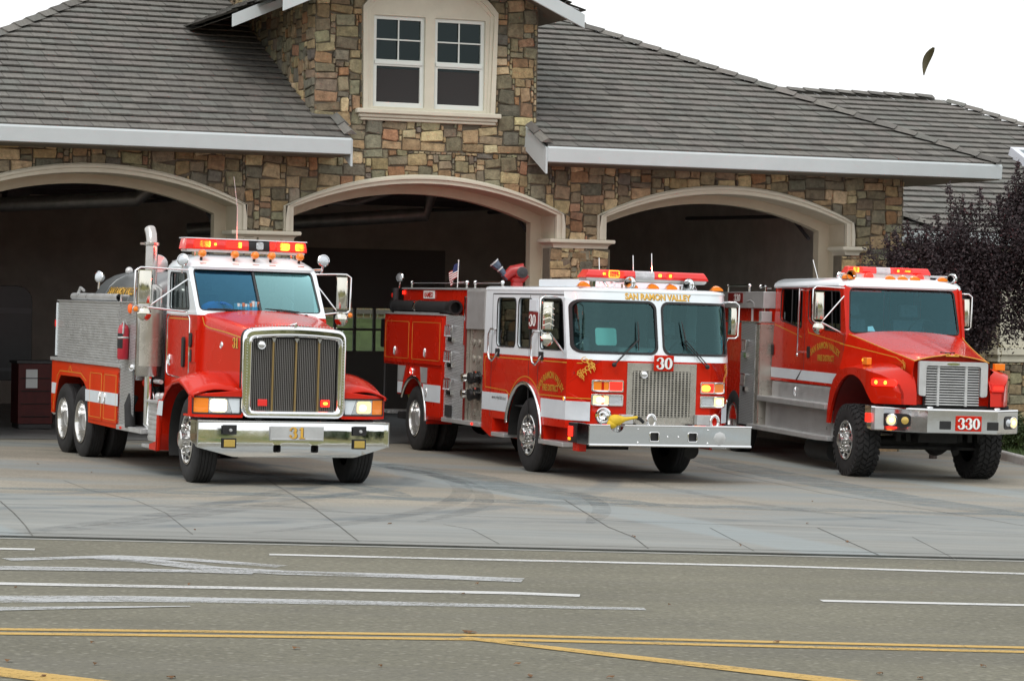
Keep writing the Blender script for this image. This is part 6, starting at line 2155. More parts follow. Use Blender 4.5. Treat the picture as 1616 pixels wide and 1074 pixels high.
# things carried on engine 30
EM = E3.matrix_world
def carried(name, label, cat, x, y, z):
    o = empty(name, None, EM @ Matrix.Translation((x, y, z)))
    return tag(o, label, cat)
sh = carried('suction_hose', 'black suction hose lying along the ledge above the lockers of engine 30', 'hose', -6.9, -1.09, 2.32)
mb = MB(); mb.tube([(0, 0, 0), (2.95, 0, 0)], .095, 16, caps=False); mb.tube([(0, 0, 0), (2.95, 0, 0)], .075, 16, caps=False)
for k in range(37): mb.tube([(.08 * k, 0, 0), (.08 * k + .04, 0, 0)], .099, 14, caps=False)
mb.build('hose_tube', M['rubber'], sh, smooth=50)
mb = MB(); mb.tube([(2.93, 0, 0), (3.12, 0, 0)], .115, 18, caps=False); mb.lathe([(.115, 0), (.115, .18), (.085, .18), (.085, .02), (0, .02)], (2.94, 0, 0), (1, 0, 0), 18); mb.build('coupling', M['black'], sh, smooth=40)
mb = MB(); mb.lathe([(.115, -.08), (.118, 0), (0, .0)], (.05, 0, 0), (1, 0, 0), 18)
mb.build('coupling', M['black'], sh, smooth=40)
mb = MB(); mb.lathe([(.10, -.05), (.106, -.04), (.106, .04), (.10, .05)], (1.25, 0, 0), (1, 0, 0), 18); mb.tube([(.2, -.075, -.09), (2.6, -.075, -.09)], .022, 8)
mb.build('hose_strap', M['chrome'], sh, smooth=40)
fl = carried('flag', 'small american flag on a short white staff on the hose bed rail of engine 30', 'flag', -4.15, -.95, 2.64)
mb = MB(); mb.tube([(0, 0, 0), (.02, -.0, .42)], .007, 6); mb.ball((.02, 0, .425), .012, 8)
mb.build('flag_staff', M['signwhite'], fl, smooth=40)
M['fl_red'] = mat('flag_red', (.36, .02, .03), .8); M['fl_blue'] = mat('flag_blue', (.025, .035, .12), .8)
mb = MB()
nu, nv_ = 10, 13
def FP(u, v):                                         # cloth hanging limp from the staff
    s = u * .26
    return (.017 * v + .0 - s * (.55), -.012 - s * .25 + .03 * math.sin(u * 9 + v * 2), .40 - (1 - v) * .20 - s * (.62 + .1 * (1 - v)))
for i in range(nu):
    for j in range(nv_):
        mi = 2 if (i < 4 and j >= 6) else (0 if j % 2 == 0 else 1)
        mb.quad(FP(i / nu, j / nv_), FP((i + 1) / nu, j / nv_), FP((i + 1) / nu, (j + 1) / nv_), FP(i / nu, (j + 1) / nv_), mi)
mb.build('flag_cloth', [M['fl_red'], M['signwhite'], M['fl_blue']], fl, smooth=60)
nz = carried('hose_nozzle', 'yellow hose nozzle lying in the notch of the front bumper of engine 30', 'nozzle', 2.31, -.84, .80)
nz.scale = (.74, .74, .74)
mb = MB()
mb.lathe([(0, -.05), (.07, -.04), (.105, .0), (.115, .06), (.10, .14), (.07, .20), (.04, .27), (.028, .40), (.03, .50), (.02, .52), (0, .52)], (0.02, -.06, .055), (.0, .93, .14), 20)
mb.ball((.02, -.05, .0), .10, 14, 0, (1, 1.0, .9))
mb.build('nozzle_body', M['yellow'], nz, smooth=60)
mb = MB(); mb.tube([(.02, .42, .13), (.0, .52, .10), (-.05, .60, .04)], [.03, .035, .03], 10); mb.tube([(-.05, -.06, .03), (-.10, -.05, -.05)], .05, 10)
mb.build('coupling', M['black'], nz, smooth=50)
# ------------------------------------------------------------------ WATER TENDER 31: long-nosed red truck, left
T3 = truck_root('fire_truck', (290, 762), 23.5, -1.22)
tag(T3, 'long nosed red water tender numbered 31 with a chrome radiator shell and tank', 'fire truck', 'fire trucks parked on the apron')
mb = MB()
for s in (-1, 1): mb.box(-7.0, .55, s * .43 - .04, s * .43 + .04, .62, .88)
for x in (-6.9, -5.9, -4.4, -3.2, -2.0, -.9, .3): mb.box(x, x + .1, -.43, .43, .66, .86)
mb.tube([(0, -.85, .52), (0, .85, .52)], .06, 10); mb.box(-.9, .4, -.35, .35, .5, 1.2)
for x in (-5.3, -6.37): mb.tube([(x, -.85, .5), (x, .85, .5)], .1, 10); mb.lathe([(0, -.2), (.2, 0), (0, .2)], (x, 0, .5), (1, 0, 0), 14)
mb.box(-3.3, -2.0, -1.0, 1.0, .55, .75)
mb.box(.2, .6, -1.1, 1.1, .42, .55)
mb.build('chassis', M['chassis'], T3, smooth=40)
for s in (-1, 1):
    wheel(T3, 0, 1.20, s, .555, .31, .328, 'front', steer=R(-4))
    for x in (-5.32, -6.36):
        wheel(T3, x, 1.20, s, .515, .27, .315, 'rear')
        wheel(T3, x, .87, s, .515, .27, .315, 'rear')
CW = .885
# cab: red lower, white upper
def wsx(z): return -.74 - (z - 2.12) * .80 * .95          # windscreen plane: leans back
mb = MB()
low = [(-2.14, 1.02), (-2.14, 2.115), (-.72, 2.115), (-.72, 1.02)]
for s in (-1, 1): mb.plate(rpoly(low, .06), [], lambda a, b, w, s=s: (a, s * (CW - .04 + w), b), 0, .04)
mb.box(-2.14, -2.10, -CW + .04, CW - .04, 1.0, 2.115)
mb.box(-2.1, -.72, -CW + .05, CW - .05, .95, 1.0)
mb.box(-.78, -.72, -CW + .03, CW - .03, 1.0, 2.115)
mb.build('cab_lower', M['red'], T3, smooth=30)
mb = MB()
up = [(-2.14, 2.115), (-.74, 2.115), (wsx(2.72), 2.72), (-2.14, 2.74)]
wn_ = [rpoly([(-2.0, 2.185), (-1.08, 2.185), (-1.25, 2.66), (-2.0, 2.675)], .06)]
for s in (-1, 1): mb.plate(up, wn_, lambda a, b, w, s=s: (a, s * (CW - .04 + w), b), 0, .04)
def fw(a, b, w=0.0): return (wsx(b) + w, a, b)
ws_o = rpoly([(-CW, 2.115), (CW, 2.115), (CW - .01, 2.74), (-CW + .01, 2.74)], .02)
ws_h = [rpoly([(-.83, 2.175), (.83, 2.175), (.82, 2.715), (-.82, 2.715)], .06)]
mb.plate(densify(ws_o, .3), [densify(ws_h[0], .3)], fw, -.04, 0)
mb.box(-2.14, -2.10, -CW + .04, CW - .04, 2.115, 2.74)
mb.build('cab_upper', M['white'], T3, smooth=30)
mb = MB()                                            # roof cap with its sloping visor front
def roofring(ins, z, xf, xr):
    L = []
    for a in range(0, 91, 15): L.append((xf - .18 * (1 - math.sin(R(a))) - 0.0, -(CW + .03 - ins) + .20 * (1 - math.cos(R(a))) * 0 + .0 - 0, z) if a == 0 else (xf - .22 + .22 * math.sin(R(a)), -(CW + .03 - ins) + .22 * (1 - math.cos(R(a))), z))
    R_ = [(p[0], -p[1], p[2]) for p in reversed(L)]
    L = L + R_ + [(xr, CW + .03 - ins - .05, z), (xr, -(CW + .03 - ins - .05), z)]
    return L
mb.loft([roofring(.0, 2.715, -1.16, -2.17), roofring(-.005, 2.75, -1.15, -2.18), roofring(.04, 2.80, -1.22, -2.17), roofring(.12, 2.87, -1.36, -2.12), roofring(.22, 2.915, -1.50, -2.05), roofring(.42, 2.93, -1.66, -1.98)], closed=True, caps=True)
mb.build('cab_roof', M['white'], T3, smooth=45)
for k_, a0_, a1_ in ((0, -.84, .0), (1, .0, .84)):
    mb = MB(); mb.quad(fw(a0_, 2.16, -.028), fw(a1_, 2.16, -.028), fw(a1_, 2.73, -.028), fw(a0_, 2.73, -.028)); mb.build('windscreen', M['wind_dark_refl' if k_ == 0 else 'wind'], T3, smooth=0)
mb = MB(); mb.tube([fw(a, b, -.012) for a, b in ws_h[0]], .014, 6, closed=True); mb.tube([fw(0.0, 2.17, -.015), fw(0.0, 2.72, -.015)], .022, 8)
mb.build('windscreen_seal', M['black'], T3, smooth=40)
for s in (-1, 1):
    mb = MB(); mb.plate(wn_[0], [], lambda a, b, w, s=s: (a, s * (CW - .025 + w), b), 0, .005)
    mb.build('side_glass', M['sideglass'], T3, smooth=0)
mb = MB()
for s in (-1, 1): mb.tube([(a, s * CW, b) for a, b in wn_[0]], .010, 5, closed=True); mb.tube([(-1.22, s * CW, 2.18), (-1.36, s * CW, 2.66)], .008, 5)
mb.build('window_seal', M['black'], T3, smooth=40)
inside(T3, -.82, -2.08, .84, 1.1, 2.18, 2.7, seats=(-.45, .45), wheel_y=.45)
mb = MB(); mb.loft([[(-.95 + .08 * math.cos(R(a)), -.55 + r * math.cos(R(a)) * 1.0, 2.185 + h + .02 * math.sin(R(3 * a))) for a in range(0, 360, 20)] for r, h in ((.20, 0), (.19, .05), (.10, .09), (.03, .10))], closed=True, caps=True)
mb.build('blue_cloth', M['blue'], T3, smooth=60)
mb = MB()
rnd = random.Random(4)
for k in range(9): mb.box(-1.02, -.86, -.30 + .034 * k, -.30 + .034 * k + .028, 2.185, 2.27 + rnd.uniform(0, .05), k % 3)
mb.build('papers', [M['paper'], mat('pale_blue_card', (.25, .55, .75), .7), mat('orange_card', (.6, .2, .1), .7)], T3, bevel=.002)
wiper(T3, (-.66, -.15, 2.13), fw(-.50, 2.19, .04), (fw(-.18, 2.19, .03), fw(-.74, 2.20, .03)))
wiper(T3, (-.66, .58, 2.13), fw(.22, 2.20, .04), (fw(.52, 2.19, .03), fw(.05, 2.22, .03)))
# hood
def hood_ring(x):
    t = (x + .74) / 1.32
    hw = .83 - .17 * t ** .8
    zt = 2.145 - .155 * t - .02 * t * t
    cr = .05
    L = [(x, -hw - .01, 1.22), (x, -hw, zt - .20)]
    for k in range(6):
        a = R(90 * k / 5)
        L.append((x, -hw + .13 * (1 - math.cos(a)), zt - .13 + .13 * math.sin(a)))
    for k in range(1, 8):
        y = (-hw + .13) * (1 - k / 4)
        L.append((x, y, zt + cr * (1 - (y / (hw - .13)) ** 2)))
    return L[:8 + 3] + [(x, 0.0, zt + cr)] + [(p[0], -p[1], p[2]) for p in reversed(L[:8 + 3])]
mb = MB(); mb.loft([hood_ring(-.74 + 1.32 * k / 12) for k in range(13)], closed=False); mb.poly(hood_ring(.49)); mb.poly(hood_ring(-.74))
hd = mb.build('hood', M['red'], T3, smooth=50)
def hoodside(x): return .83 - .17 * ((x + .74) / 1.32) ** .8
HS = lambda a, b, w: (a, -hoodside(max(-.73, min(.57, a))) - w - .003, b)
mb = MB()
mb.strip(densify([(-.70, 2.09), (-.64, 1.99), (-.5, 1.955), (0.0, 1.91), (.55, 1.845)], .08, False), .014, HS, 0, .003)
mb.strip(densify([(.555, 1.845), (.555, 1.36)], .1, False), .012, HS, 0, .003)
mb.strip([(-.45, 1.33), (-.3, 1.40), (-.1, 1.43), (.15, 1.38), (.35, 1.30)], .014, HS, 0, .003)
mb.build('gold_line', M['line'], hd, smooth=0)
number('numerals', '31', .135, M['gold'], hd, HS, .235, 1.715, shadow=M['black'], sx=1.0)
disc_lamp('side_port', hd, -.12, -hoodside(-.12) - .004, 1.74, .042, M['alu'], .012, (0, -1, 0))
mb = MB(); mb.box(-1.0, -.74, -CW - .012, -CW, 1.50, 1.92, 1)
mb.plate(rrect(-.98, -.88, 1.69, 1.88, .045), [], lambda a, b, w: (a, -CW - w, b), .012, .035); mb.plate(rrect(-.97, -.89, 1.50, 1.66, .02), [], lambda a, b, w: (a, -CW - w, b), .012, .02)
mb.build('side_vent', [M['black'], M['red']], T3, bevel=.005)
mb = MB(); mb.plate(rrect(-1.32, -1.22, 1.42, 1.82, .05, 6), [], lambda a, b, w: (a, -CW - w, b), 0, .03); mb.build('door_window', M['black'], T3, bevel=.008)
mb = MB()
SDc = lambda a, b, w: (a, -CW - w, b)
mb.tube([(a, -CW - .004, b) for a, b in rpoly([(-2.06, 1.30), (-1.04, 1.27), (-1.04, 2.10), (-2.06, 2.10)], .10)], .011, 6, closed=True)
mb.build('door_seam', M['chrome'], T3, smooth=40)
mb = MB(); mb.strip([(-1.98, 2.06), (-1.10, 2.055)], .014, SDc, 0, .003); mb.build('gold_line', M['line'], T3, smooth=0)
dee_handle(T3, -1.93, -CW - .006, 1.50)
# radiator shell
GXF = .66
mb = MB()
sh_o = rpoly([(-.69, .845), (.69, .845), (.69, 1.965), (-.69, 1.965)], .13, 6)
sh_h = rpoly([(-.565, .945), (.575, .945), (.575, 1.825), (-.565, 1.825)], .05, 4)
def crown(pts): return [(a, b + (.045 * (1 - (a / .69) ** 2) if b > 1.5 else 0)) for a, b in densify(pts, .05)]
mb.plate(crown(sh_o), [crown(sh_h)], lambda a, b, w: (GXF - .10 + w - .012 * (b - .845), a, b), 0, .10)
sh = mb.build('radiator_shell', M['chrome'], T3, bevel=.042, smooth=35, seg=5)
mb = MB(); mb.plate(crown(sh_o), [], front(.52), 0, .03); mb.build('shell_back', M['black'], sh, smooth=0)
mb = MB(); mb.tube([(GXF + .006, a, b) for a, b in crown(rpoly([(-.60, .915), (.61, .915), (.61, 1.86), (-.60, 1.86)], .06, 4))], .012, 6, closed=True)
for k in range(26): mb.ball((GXF + .004, -.64, .93 + .037 * k), .008, 6); mb.ball((GXF + .004, .645, .93 + .037 * k), .008, 6)
for k in range(30): mb.ball((GXF - .02, -.62 + .043 * k, 1.993 + .03 * (1 - ((-.62 + .043 * k) / .69) ** 2) - (.03 if abs(-.62 + .043 * k) > .55 else 0)), .008, 6)
mb.build('shell_rivets', M['chrome'], sh, smooth=50)
M['slat'] = mat('grille_slat', (.24, .23, .22), .35, metal=.6)
mb = MB()
for k in range(46):
    y = -.555 + 1.12 * (k + .5) / 46
    mb.box(.565, .592, y - .004, y + .004, .94, 1.85)
for k in range(40): mb.box(.55, .556, -.56, .57, .945 + .0222 * k, .945 + .0222 * k + .012)
mb.build('grille_slats', M['slat'], sh, smooth=0)
mb = MB()
for y in (-.285, .02, .325):
    mb.box(.60, .625, y - .012, y + .012, .94, 1.86)
mb.build('grille_bar', mat('brass_bar', (.34, .24, .10), .35, metal=.7), sh, bevel=.004)
mb = MB()
for y in (-.285, .02, .325): mb.poly([(.64, y - .03, 1.86), (.64, y + .03, 1.86), (.635, y, 1.80)]); mb.poly([(.60, y - .03, 1.86), (.64, y - .03, 1.86), (.635, y, 1.80)]); mb.poly([(.60, y + .03, 1.86), (.64, y + .03, 1.86), (.635, y, 1.80)])
mb.build('bar_tip', M['chrome'], sh, smooth=0)
disc_lamp('siren', sh, .655, -.455, 1.77, .05, M['chrome'], .03)
rect_lamp('grille_lamp', sh, .605, .37, .49, 1.00, 1.085, M['redlens_lit']); rect_lamp('grille_lamp', sh, .605, -.47, -.345, 1.00, 1.085, M['redlens'])
mb = MB(); mb.plate(rrect(.40, .46, 1.025, 1.06, .015), [], front(.617), 0, .004); mb.build('flash_lamp', M['flash'], sh, smooth=0)
mb = MB(); mb.box(.54, .64, -.012, .012, 2.0, 2.05); mb.tube([(.55, -.05, 2.025), (.66, 0, 2.05), (.55, .05, 2.025)], .012, 6); mb.build('hood_ornament', M['chrome'], sh, bevel=.004)
# fenders: crown over the wheel, skirt, headlamp pod
prof_o = [(-1.06, .34), (-1.03, .60), (-.96, .84), (-.84, 1.03), (-.66, 1.17), (-.42, 1.27), (-.12, 1.30), (.10, 1.25), (.32, 1.165), (.52, 1.135)]
prof_i = [(-1.02, .34), (-1.0, .62), (-.93, .90), (-.80, 1.12), (-.62, 1.28), (-.38, 1.39), (-.10, 1.43), (.12, 1.395), (.34, 1.30), (.60, 1.20)]
for s in (-1, 1):
    mb = MB()
    yo, yi = 1.285, .68
    rows = []
    for k in range(len(prof_o)):
        row = []
        for j in range(8):
            t = j / 7
            x = prof_o[k][0] * (1 - t) + prof_i[k][0] * t
            z = prof_o[k][1] * (1 - t) + prof_i[k][1] * t + .045 * math.sin(math.pi * min(1, t * 1.2)) * (1 if k > 2 else 0)
            yy = yo + (yi - yo) * t
            if k < 3: yy = yo - .0 + (1.0 - yo) * t
            row.append((x, s * yy, z))
        rows.append(row)
    mb.loft(rows, closed=False)
    # outer lip turned down
    lip = [[(p[0], s * yo, p[1]), (p[0], s * (yo + .012), p[1] - .02), (p[0] + (.02 if p[0] < -.5 else 0), s * (yo + .004), p[1] - .055 if p[0] > -.9 else p[1])] for p in prof_o]
    mb.loft(lip, closed=False)
    mb.build('fender', M['red'], T3, smooth=55).modifiers.new('thickness', 'SOLIDIFY').thickness = .02
    mb = MB()
    pod = [(-1.30, .845), (-.655, .845), (-.655, 1.20), (-.95, 1.165), (-1.25, 1.135), (-1.30, 1.10)]
    def pf(a, b, w, s=s): return (.60 - .16 * max(0, (-a - .95) / .35) ** 1.5 + w, -s * a, b) if s > 0 else (.60 - .16 * max(0, (-a - .95) / .35) ** 1.5 + w, a, b)
    lampr = rrect(-1.275, -.69, .895, 1.10, .015, 2)
    mb.plate(densify(pod, .06), [densify(lampr, .05)], pf, -.42 if False else -.10, 0)
    mb.plate(densify([(-1.29, .845), (-.66, .845), (-.66, .875), (-1.29, .875)], .1), [], pf, -.34, -.09)
    yb = [(.46, .845), (.46, 1.12), (.20, 1.22), (.40, 1.04), (.42, .845)]
    mb.plate(yb, [], lambda a, b, w, s=s: (a, s * (1.27 + w), b), -.02, .015)
    pd = mb.build('headlamp_pod', M['red'], T3, bevel=.010, smooth=40)
    mb = MB(); mb.plate(densify(rrect(-1.285, -.68, .885, 1.11, .015, 2), .05), [densify(rrect(-1.265, -.70, .905, 1.09, .012, 2), .05)], pf, -.03, .006); mb.build('lamp_bezel', M['black'], pd, smooth=0)
    mb = MB(); mb.plate(densify(rrect(-1.265, -1.095, .905, 1.09, .01, 2), .05), [], pf, -.03, -.006); mb.build('turn_lamp', M['amber'], pd, smooth=0)
    mb = MB(); mb.plate(rpoly([(-1.09, .905), (-.80, .905), (-.86, 1.09), (-1.09, 1.09)], .01), [], pf, -.03, -.010); mb.build('headlamp', M['lamp_off'], pd, smooth=0)
    mb = MB(); mb.plate(rpoly([(-.795, .905), (-.70, .905), (-.70, 1.09), (-.855, 1.09)], .005), [], pf, -.03, -.008); mb.build('lamp_panel', M['stripe'], pd, smooth=0)
    mb = MB(); mb.plate(rrect(-1.075, -.87, .92, 1.075, .035), [], pf, -.010, -.005); mb.build('headlamp_bulb', M['head_lit'] if s < 0 else M['head_dim'], pd, smooth=0)
    if s > 0:
        mb = MB(); mb.plate(rrect(-1.0, -.90, .95, 1.03, .035), [], pf, -.005, -.003); mb.build('headlamp_bulb', M['head_lit'], pd, smooth=0)
    mb = MB()                                          # wheel housing
    mb.loft([[(p[0], s * y, p[1]) for p in arc(-.02, .52, .65, 200, 52, 16)] for y in (1.24, .5)], closed=False); mb.poly([(p[0], s * .5, p[1]) for p in arc(-.02, .52, .65, 200, 52, 16)])
    mb.build('wheel_well', M['chassis'], T3, smooth=50)
    mb = MB(); mb.plate([(-.985, .80), (-.74, .80), (-.70, .99), (-.90, .99)], [], lambda a, b, w, s=s: (a - (.06 if b > .9 else .055), s * (1.30 + w), b), 0, .003)
    mb.build('stripe', M['stripe'], T3, smooth=0)
    mb = MB(); mb.plate([(-1.42, .33), (-1.03, .33), (-.96, .80), (-.88, 1.0), (-1.05, 1.0), (-1.1, .82), (-1.12, .45), (-1.42, .40)], [], lambda a, b, w, s=s: (a, s * (1.25 + w), b), 0, .035)
    mb.build('fender_skirt', M['red'], T3, bevel=.006)
# bumper
BX3 = .78
def bump31(a, b, w=0.0): return (BX3 + w - .050 * (b - .365) - 2.2 * max(0, b - .745) ** 2 - .25 * max(0, .60 - b) ** 2 - .05 * (abs(a) / 1.3) ** 4, a, b)
mb = MB()
bf = rpoly([(-1.30, .815), (1.25, .815), (1.25, .50), (.79, .365), (-.82, .365), (-1.30, .485)], .03)
mb.plate(densify(bf, .06), [rrect(-.30, -.20, .425, .52, .02), rrect(.20, .30, .425, .52, .02)], bump31, -.02, 0, grid=.06)
mb.plate([(BX3, .815), (BX3 - .30, .815), (BX3 - .30, .56), (BX3, .49)], [], lambda a, b, w: (a, w, b), -1.30, -1.285)
mb.plate([(BX3, .815), (BX3 - .30, .815), (BX3 - .30, .56), (BX3, .50)], [], lambda a, b, w: (a, w, b), 1.235, 1.25)
mb.box(BX3 - .30, BX3 - .02, -1.28, 1.235, .80, .813)
bm_ = mb.build('bumper', M['chrome'], T3, bevel=.014, smooth=35, seg=3)
for y in (-.25, .25):
    mb = MB(); mb.loft([[(BX3 - .015 - d, y + a, b) for a, b in rrect(-w_, w_, .472 - w_, .472 + w_, .015)] for d, w_ in ((0, .048), (.10, .03), (.11, .03))], closed=True, caps=False)
    mb.box(BX3 - .14, BX3 - .13, y - .06, y + .06, .40, .54)
    mb.build('tow_hook', M['chassis'], bm_, smooth=40)
lp = bx('licence_panel', M['alu'], bm_, BX3 + .001, BX3 + .014, -.35, .36, .575, .755, .006)
mb = MB(); mb.box(BX3 + .014, BX3 + .03, -.33, .34, .575, .595); mb.build('panel_lip', M['chrome'], lp, bevel=.003)
number('numerals', '31', .145, M['gold'], lp, lambda a, b, w: (BX3 + .015 + w, a, b), -.10, .602, shadow=M['black'], sx=1.15)
for y0, y1 in ((-.975, -.79), (.755, .935)):
    o_ = bx('bumper_box', M['black'], bm_, BX3 + .0, BX3 + .012, y0, y1, .645, .765, .006)
    mb = MB(); mb.lathe([(.022, 0), (.018, .02), (0, .022)], (BX3 + .012, (y0 + y1) / 2 + .01, .70), (1, 0, 0), 12); mb.build('box_knob', M['alu'], o_, smooth=50)
    o_ = bx('fog_lamp_frame', M['black'], bm_, BX3 + .0, BX3 + .008, y0, y1, .475, .60, .004)
    bx('fog_lamp', M['fog'], o_, BX3 + .008, BX3 + .018, y0 + .02, y1 - .02, .49, .58, .006)
# roof gear
light_bar(T3, -1.42, -.87, .83, 2.985, 3.125, .30, [(-.60, .075, M['flash'], .042), (-.46, .018, M['flash'], .018), (-.12, .026, M['flash'], .038), (-.22, .09, M['redlens_lit'], .045), (-.60, .15, M['redlens_lit'], .05), (.16, .05, M['lamp_off'], .05), (.34, .035, M['redlens_lit'], .045), (.51, .07, M['flash'], .05), (.72, .065, M['flash'], .05), (.60, .20, M['redlens_lit'], .055)],
          [(-.87, .01, M['redlens']), (.01, .30, M['black']), (.30, .83, M['redlens'])], .02)
mb = MB(); mb.plate(rrect(-.87, .83, 3.122, 3.135, .006), [], front(-1.42), -.29, 0); mb.build('bar_cap', M['white'], T3, bevel=.004)
for y in (-.68, -.23, .05, .28, .68): clearance_lamp(T3, -1.25, y, 2.925, 'round')
mb = MB()                                              # amber rubber triangles under each lamp
for y in (-.68, -.23, .05, .28, .68):
    mb.plate([(y - .05, 2.800), (y + .05, 2.800), (y, 2.755)], [], lambda a, b, w: (-1.215 + (2.80 - b) * .5 + w, a, b), 0.0, .004)
mb.build('lamp_mark', mat('orange_decal', (.50, .10, .03), .5), T3, smooth=0)
spot(T3, -1.18, .98, 2.885, (.97, .1, .1)); spot(T3, -1.25, -.94, 2.83, (.7, -.6, .1))
mb = MB(); mb.tube([(-1.35, .88, 2.75), (-1.22, .98, 2.76)], .02, 8); mb.tube([(-1.35, -.88, 2.75), (-1.25, -.94, 2.76)], .02, 8); mb.build('lamp_bracket', M['chrome'], T3, smooth=40)
mb = MB(); mb.tube([(-1.80, -.04, 2.93), (-1.78, -.05, 3.55), (-1.82, -.10, 3.98)], [.006, .004, .003], 6); mb.build('antenna', M['alu'], T3, smooth=40)
for s in (-1, 1):
    ym_ = 1.50 if s < 0 else 1.22
    mirror(T3, 'mirror', -1.08, s, CW, ym_, 2.24, 2.68, .19 if s < 0 else .16, 2.70, 2.15)
    disc_lamp('mirror_marker', T3, -1.06, s * (ym_ + .12), 2.17, .035, M['amber'], .03)
# exhaust stack and muffler guard (right side)
for s in (-1,):
    mb = MB()
    cy = s * 1.06
    mb.lathe([(.165, 1.26), (.178, 1.28), (.178, 2.40), (.165, 2.45), (.10, 2.50)], (-2.35, cy, 0), (0, 0, 1), 28)
    mb.tube([(-2.35, cy, 2.45), (-2.35, cy, 3.0), (-2.35, cy, 3.06), (-2.38, cy - .0, 3.16), (-2.46, cy, 3.24)], [.085, .085, .075, .078, .08], 16, caps=False)
    mb.lathe([(.085, 3.02), (.105, 3.03), (.105, 3.065), (.085, 3.07)], (-2.35, cy, 0), (0, 0, 1), 20); mb.box(-2.37, -2.33, cy - .16 if s < 0 else cy, cy if s < 0 else cy + .16, 3.03, 3.06)
    st_ = mb.build('exhaust_stack', M['stack'], T3, smooth=45)
    mb = MB(); mb.lathe([(.183, 1.40), (.183, 2.20)], (-2.35, cy, 0), (0, 0, 1), 14, 0, R(-60), R(100)); mb.build('heat_guard', M['steel'], st_, smooth=50)
    mb = MB(); mb.tube([(-2.30, cy, 1.27), (-2.30, cy, .62), (-2.18, cy * .9, .50)], .062, 12); mb.build('exhaust_pipe', M['chrome'], st_, smooth=45)
# steps, battery box, plumbing between cab and tank
for s in (-1, 1):
    mb = MB(); mb.box(-1.95, -1.18, min(s * .75, s * 1.15), max(s * .75, s * 1.15), .42, .93); 
    for k in range(7): mb.box(-1.95, -1.18, min(s * 1.15, s * 1.158), max(s * 1.15, s * 1.158), .45 + .065 * k, .45 + .065 * k + .035)
    mb.box(-1.18, -1.172, min(s * .8, s * 1.1), max(s * .8, s * 1.1), .45, .9)
    mb.build('battery_box', M['alu'], T3, bevel=.006)
    mb = MB(); mb.box(-2.0, -1.10, min(s * .75, s * 1.22), max(s * .75, s * 1.22), .33, .375); mb.box(-1.98, -1.14, min(s * .9, s * 1.2), max(s * .9, s * 1.2), .93, .965)
    mb.build('cab_step', M['alu'], T3, bevel=.008)
mb = MB(); mb.box(-3.0, -2.1, -.7, .7, .9, 1.9); mb.tube([(-2.5, -1.0, 1.15), (-2.45, -.95, 1.0), (-2.45, -.9, .7)], .05, 10, mi=1); mb.ball((-2.5, -1.02, 1.17), .075, 12, 2); mb.ball((-2.0, -1.0, 1.0), .06, 12, 3); mb.ball((-1.75, -1.02, 1.02), .045, 10, 3); mb.tube([(-2.2, -1.0, 1.2), (-1.9, -1.0, 1.2)], .03, 8, mi=3)
mb.build('pump_fittings', [M['chassis'], M['chrome'], M['red'], M['alu']], T3, smooth=45)
mb = MB(); mb.tube([(-2.75, -1.14, .98), (-2.72, -1.20, .85), (-2.66, -1.2, .56)], .075, 12); mb.build('rubber_duct', M['rubber'], T3, smooth=50)
# body
mb = MB()
bodyp = [(-7.08, 1.34), (-7.08, .56), (-6.90, .56), (-6.86, .72), (-6.68, 1.05), (-6.55, 1.135), (-5.42, 1.14), (-5.2, 1.08), (-5.02, .98), (-4.93, .72), (-4.90, .515), (-3.24, .50), (-3.24, 1.34)]
for s in (-1, 1): mb.plate(bodyp, [], lambda a, b, w, s=s: (a, s * (.80 + w), b), 0, .40)
mb.box(-7.08, -3.24, -.8, .8, 1.1, 1.34); mb.box(-7.1, -7.06, -1.2, 1.2, .7, 1.34)
bd = mb.build('body_lower', M['red_warm_refl'], T3, bevel=.006, smooth=30)
for s in (-1, 1):
    mb = MB(); mb.loft([[(a, s * y, b) for a, b in bodyp[2:11]] for y in (1.19, .45)], closed=False); mb.build('wheel_well', M['chassis'], T3, smooth=30)
S2 = lambda a, b, w: (a, -1.20 - w, b)
for a, b_ in ((-4.82, -4.09), (-4.05, -3.32)):
    mb = MB(); mb.plate(rrect(a, b_, .57, 1.27, .02), [], S2, 0, .018); d = mb.build('locker_door', M['red_warm_refl'], T3, bevel=.005)
    mb = MB(); mb.tube([(p[0], -1.2195, p[1]) for p in rrect(a + .05, b_ - .05, .61, 1.23, .02)], .004, 4, closed=True); mb.build('gold_line', M['line'], d, smooth=0)
    dee_handle(d, b_ - .10 if a < -4.5 else a + .12, -1.226, .90)
mb = MB(); mb.plate([(-5.0, .82), (-3.26, .815), (-3.26, .985), (-5.02, .985)], [], S2, .0185, .0215); mb.build('stripe', M['stripe'], T3, smooth=0)
mb = MB(); mb.plate([(-7.07, .85), (-6.86, .85), (-6.80, 1.01), (-7.07, 1.01)], [], S2, .0, .003); mb.build('stripe', M['stripe'], T3, smooth=0)
mb = MB(); mb.strip([(-6.95, .60), (-6.92, .80), (-6.75, 1.12), (-6.6, 1.20), (-5.38, 1.20), (-5.05, 1.10)], .012, S2, 0, .002); mb.strip([(-6.1, 1.21), (-6.0, 1.29), (-5.9, 1.21)], .012, S2, 0, .002); mb.build('gold_line', M['line'], T3, smooth=0)
mb = MB(); mb.box(-7.13, -3.24, -1.225, 1.225, 1.345, 1.395); mb.build('body_rail', M['alu'], T3, bevel=.006)
mb = MB()
for s in (-1, 1):
    mb.box(-6.82, -3.34, min(s * .95, s * 1.19), max(s * .95, s * 1.19), 1.395, 2.235)
    n_ = 22
    for k in range(n_):
        z = 1.41 + .81 * k / n_; h_ = .81 / n_
        mb.plate([(1.19, z), (1.205, z + h_ * .18), (1.205, z + h_ * .62), (1.19, z + h_ * .8)], [], lambda a, b, w, s=s: (w, s * a, b), -6.81, -3.35)
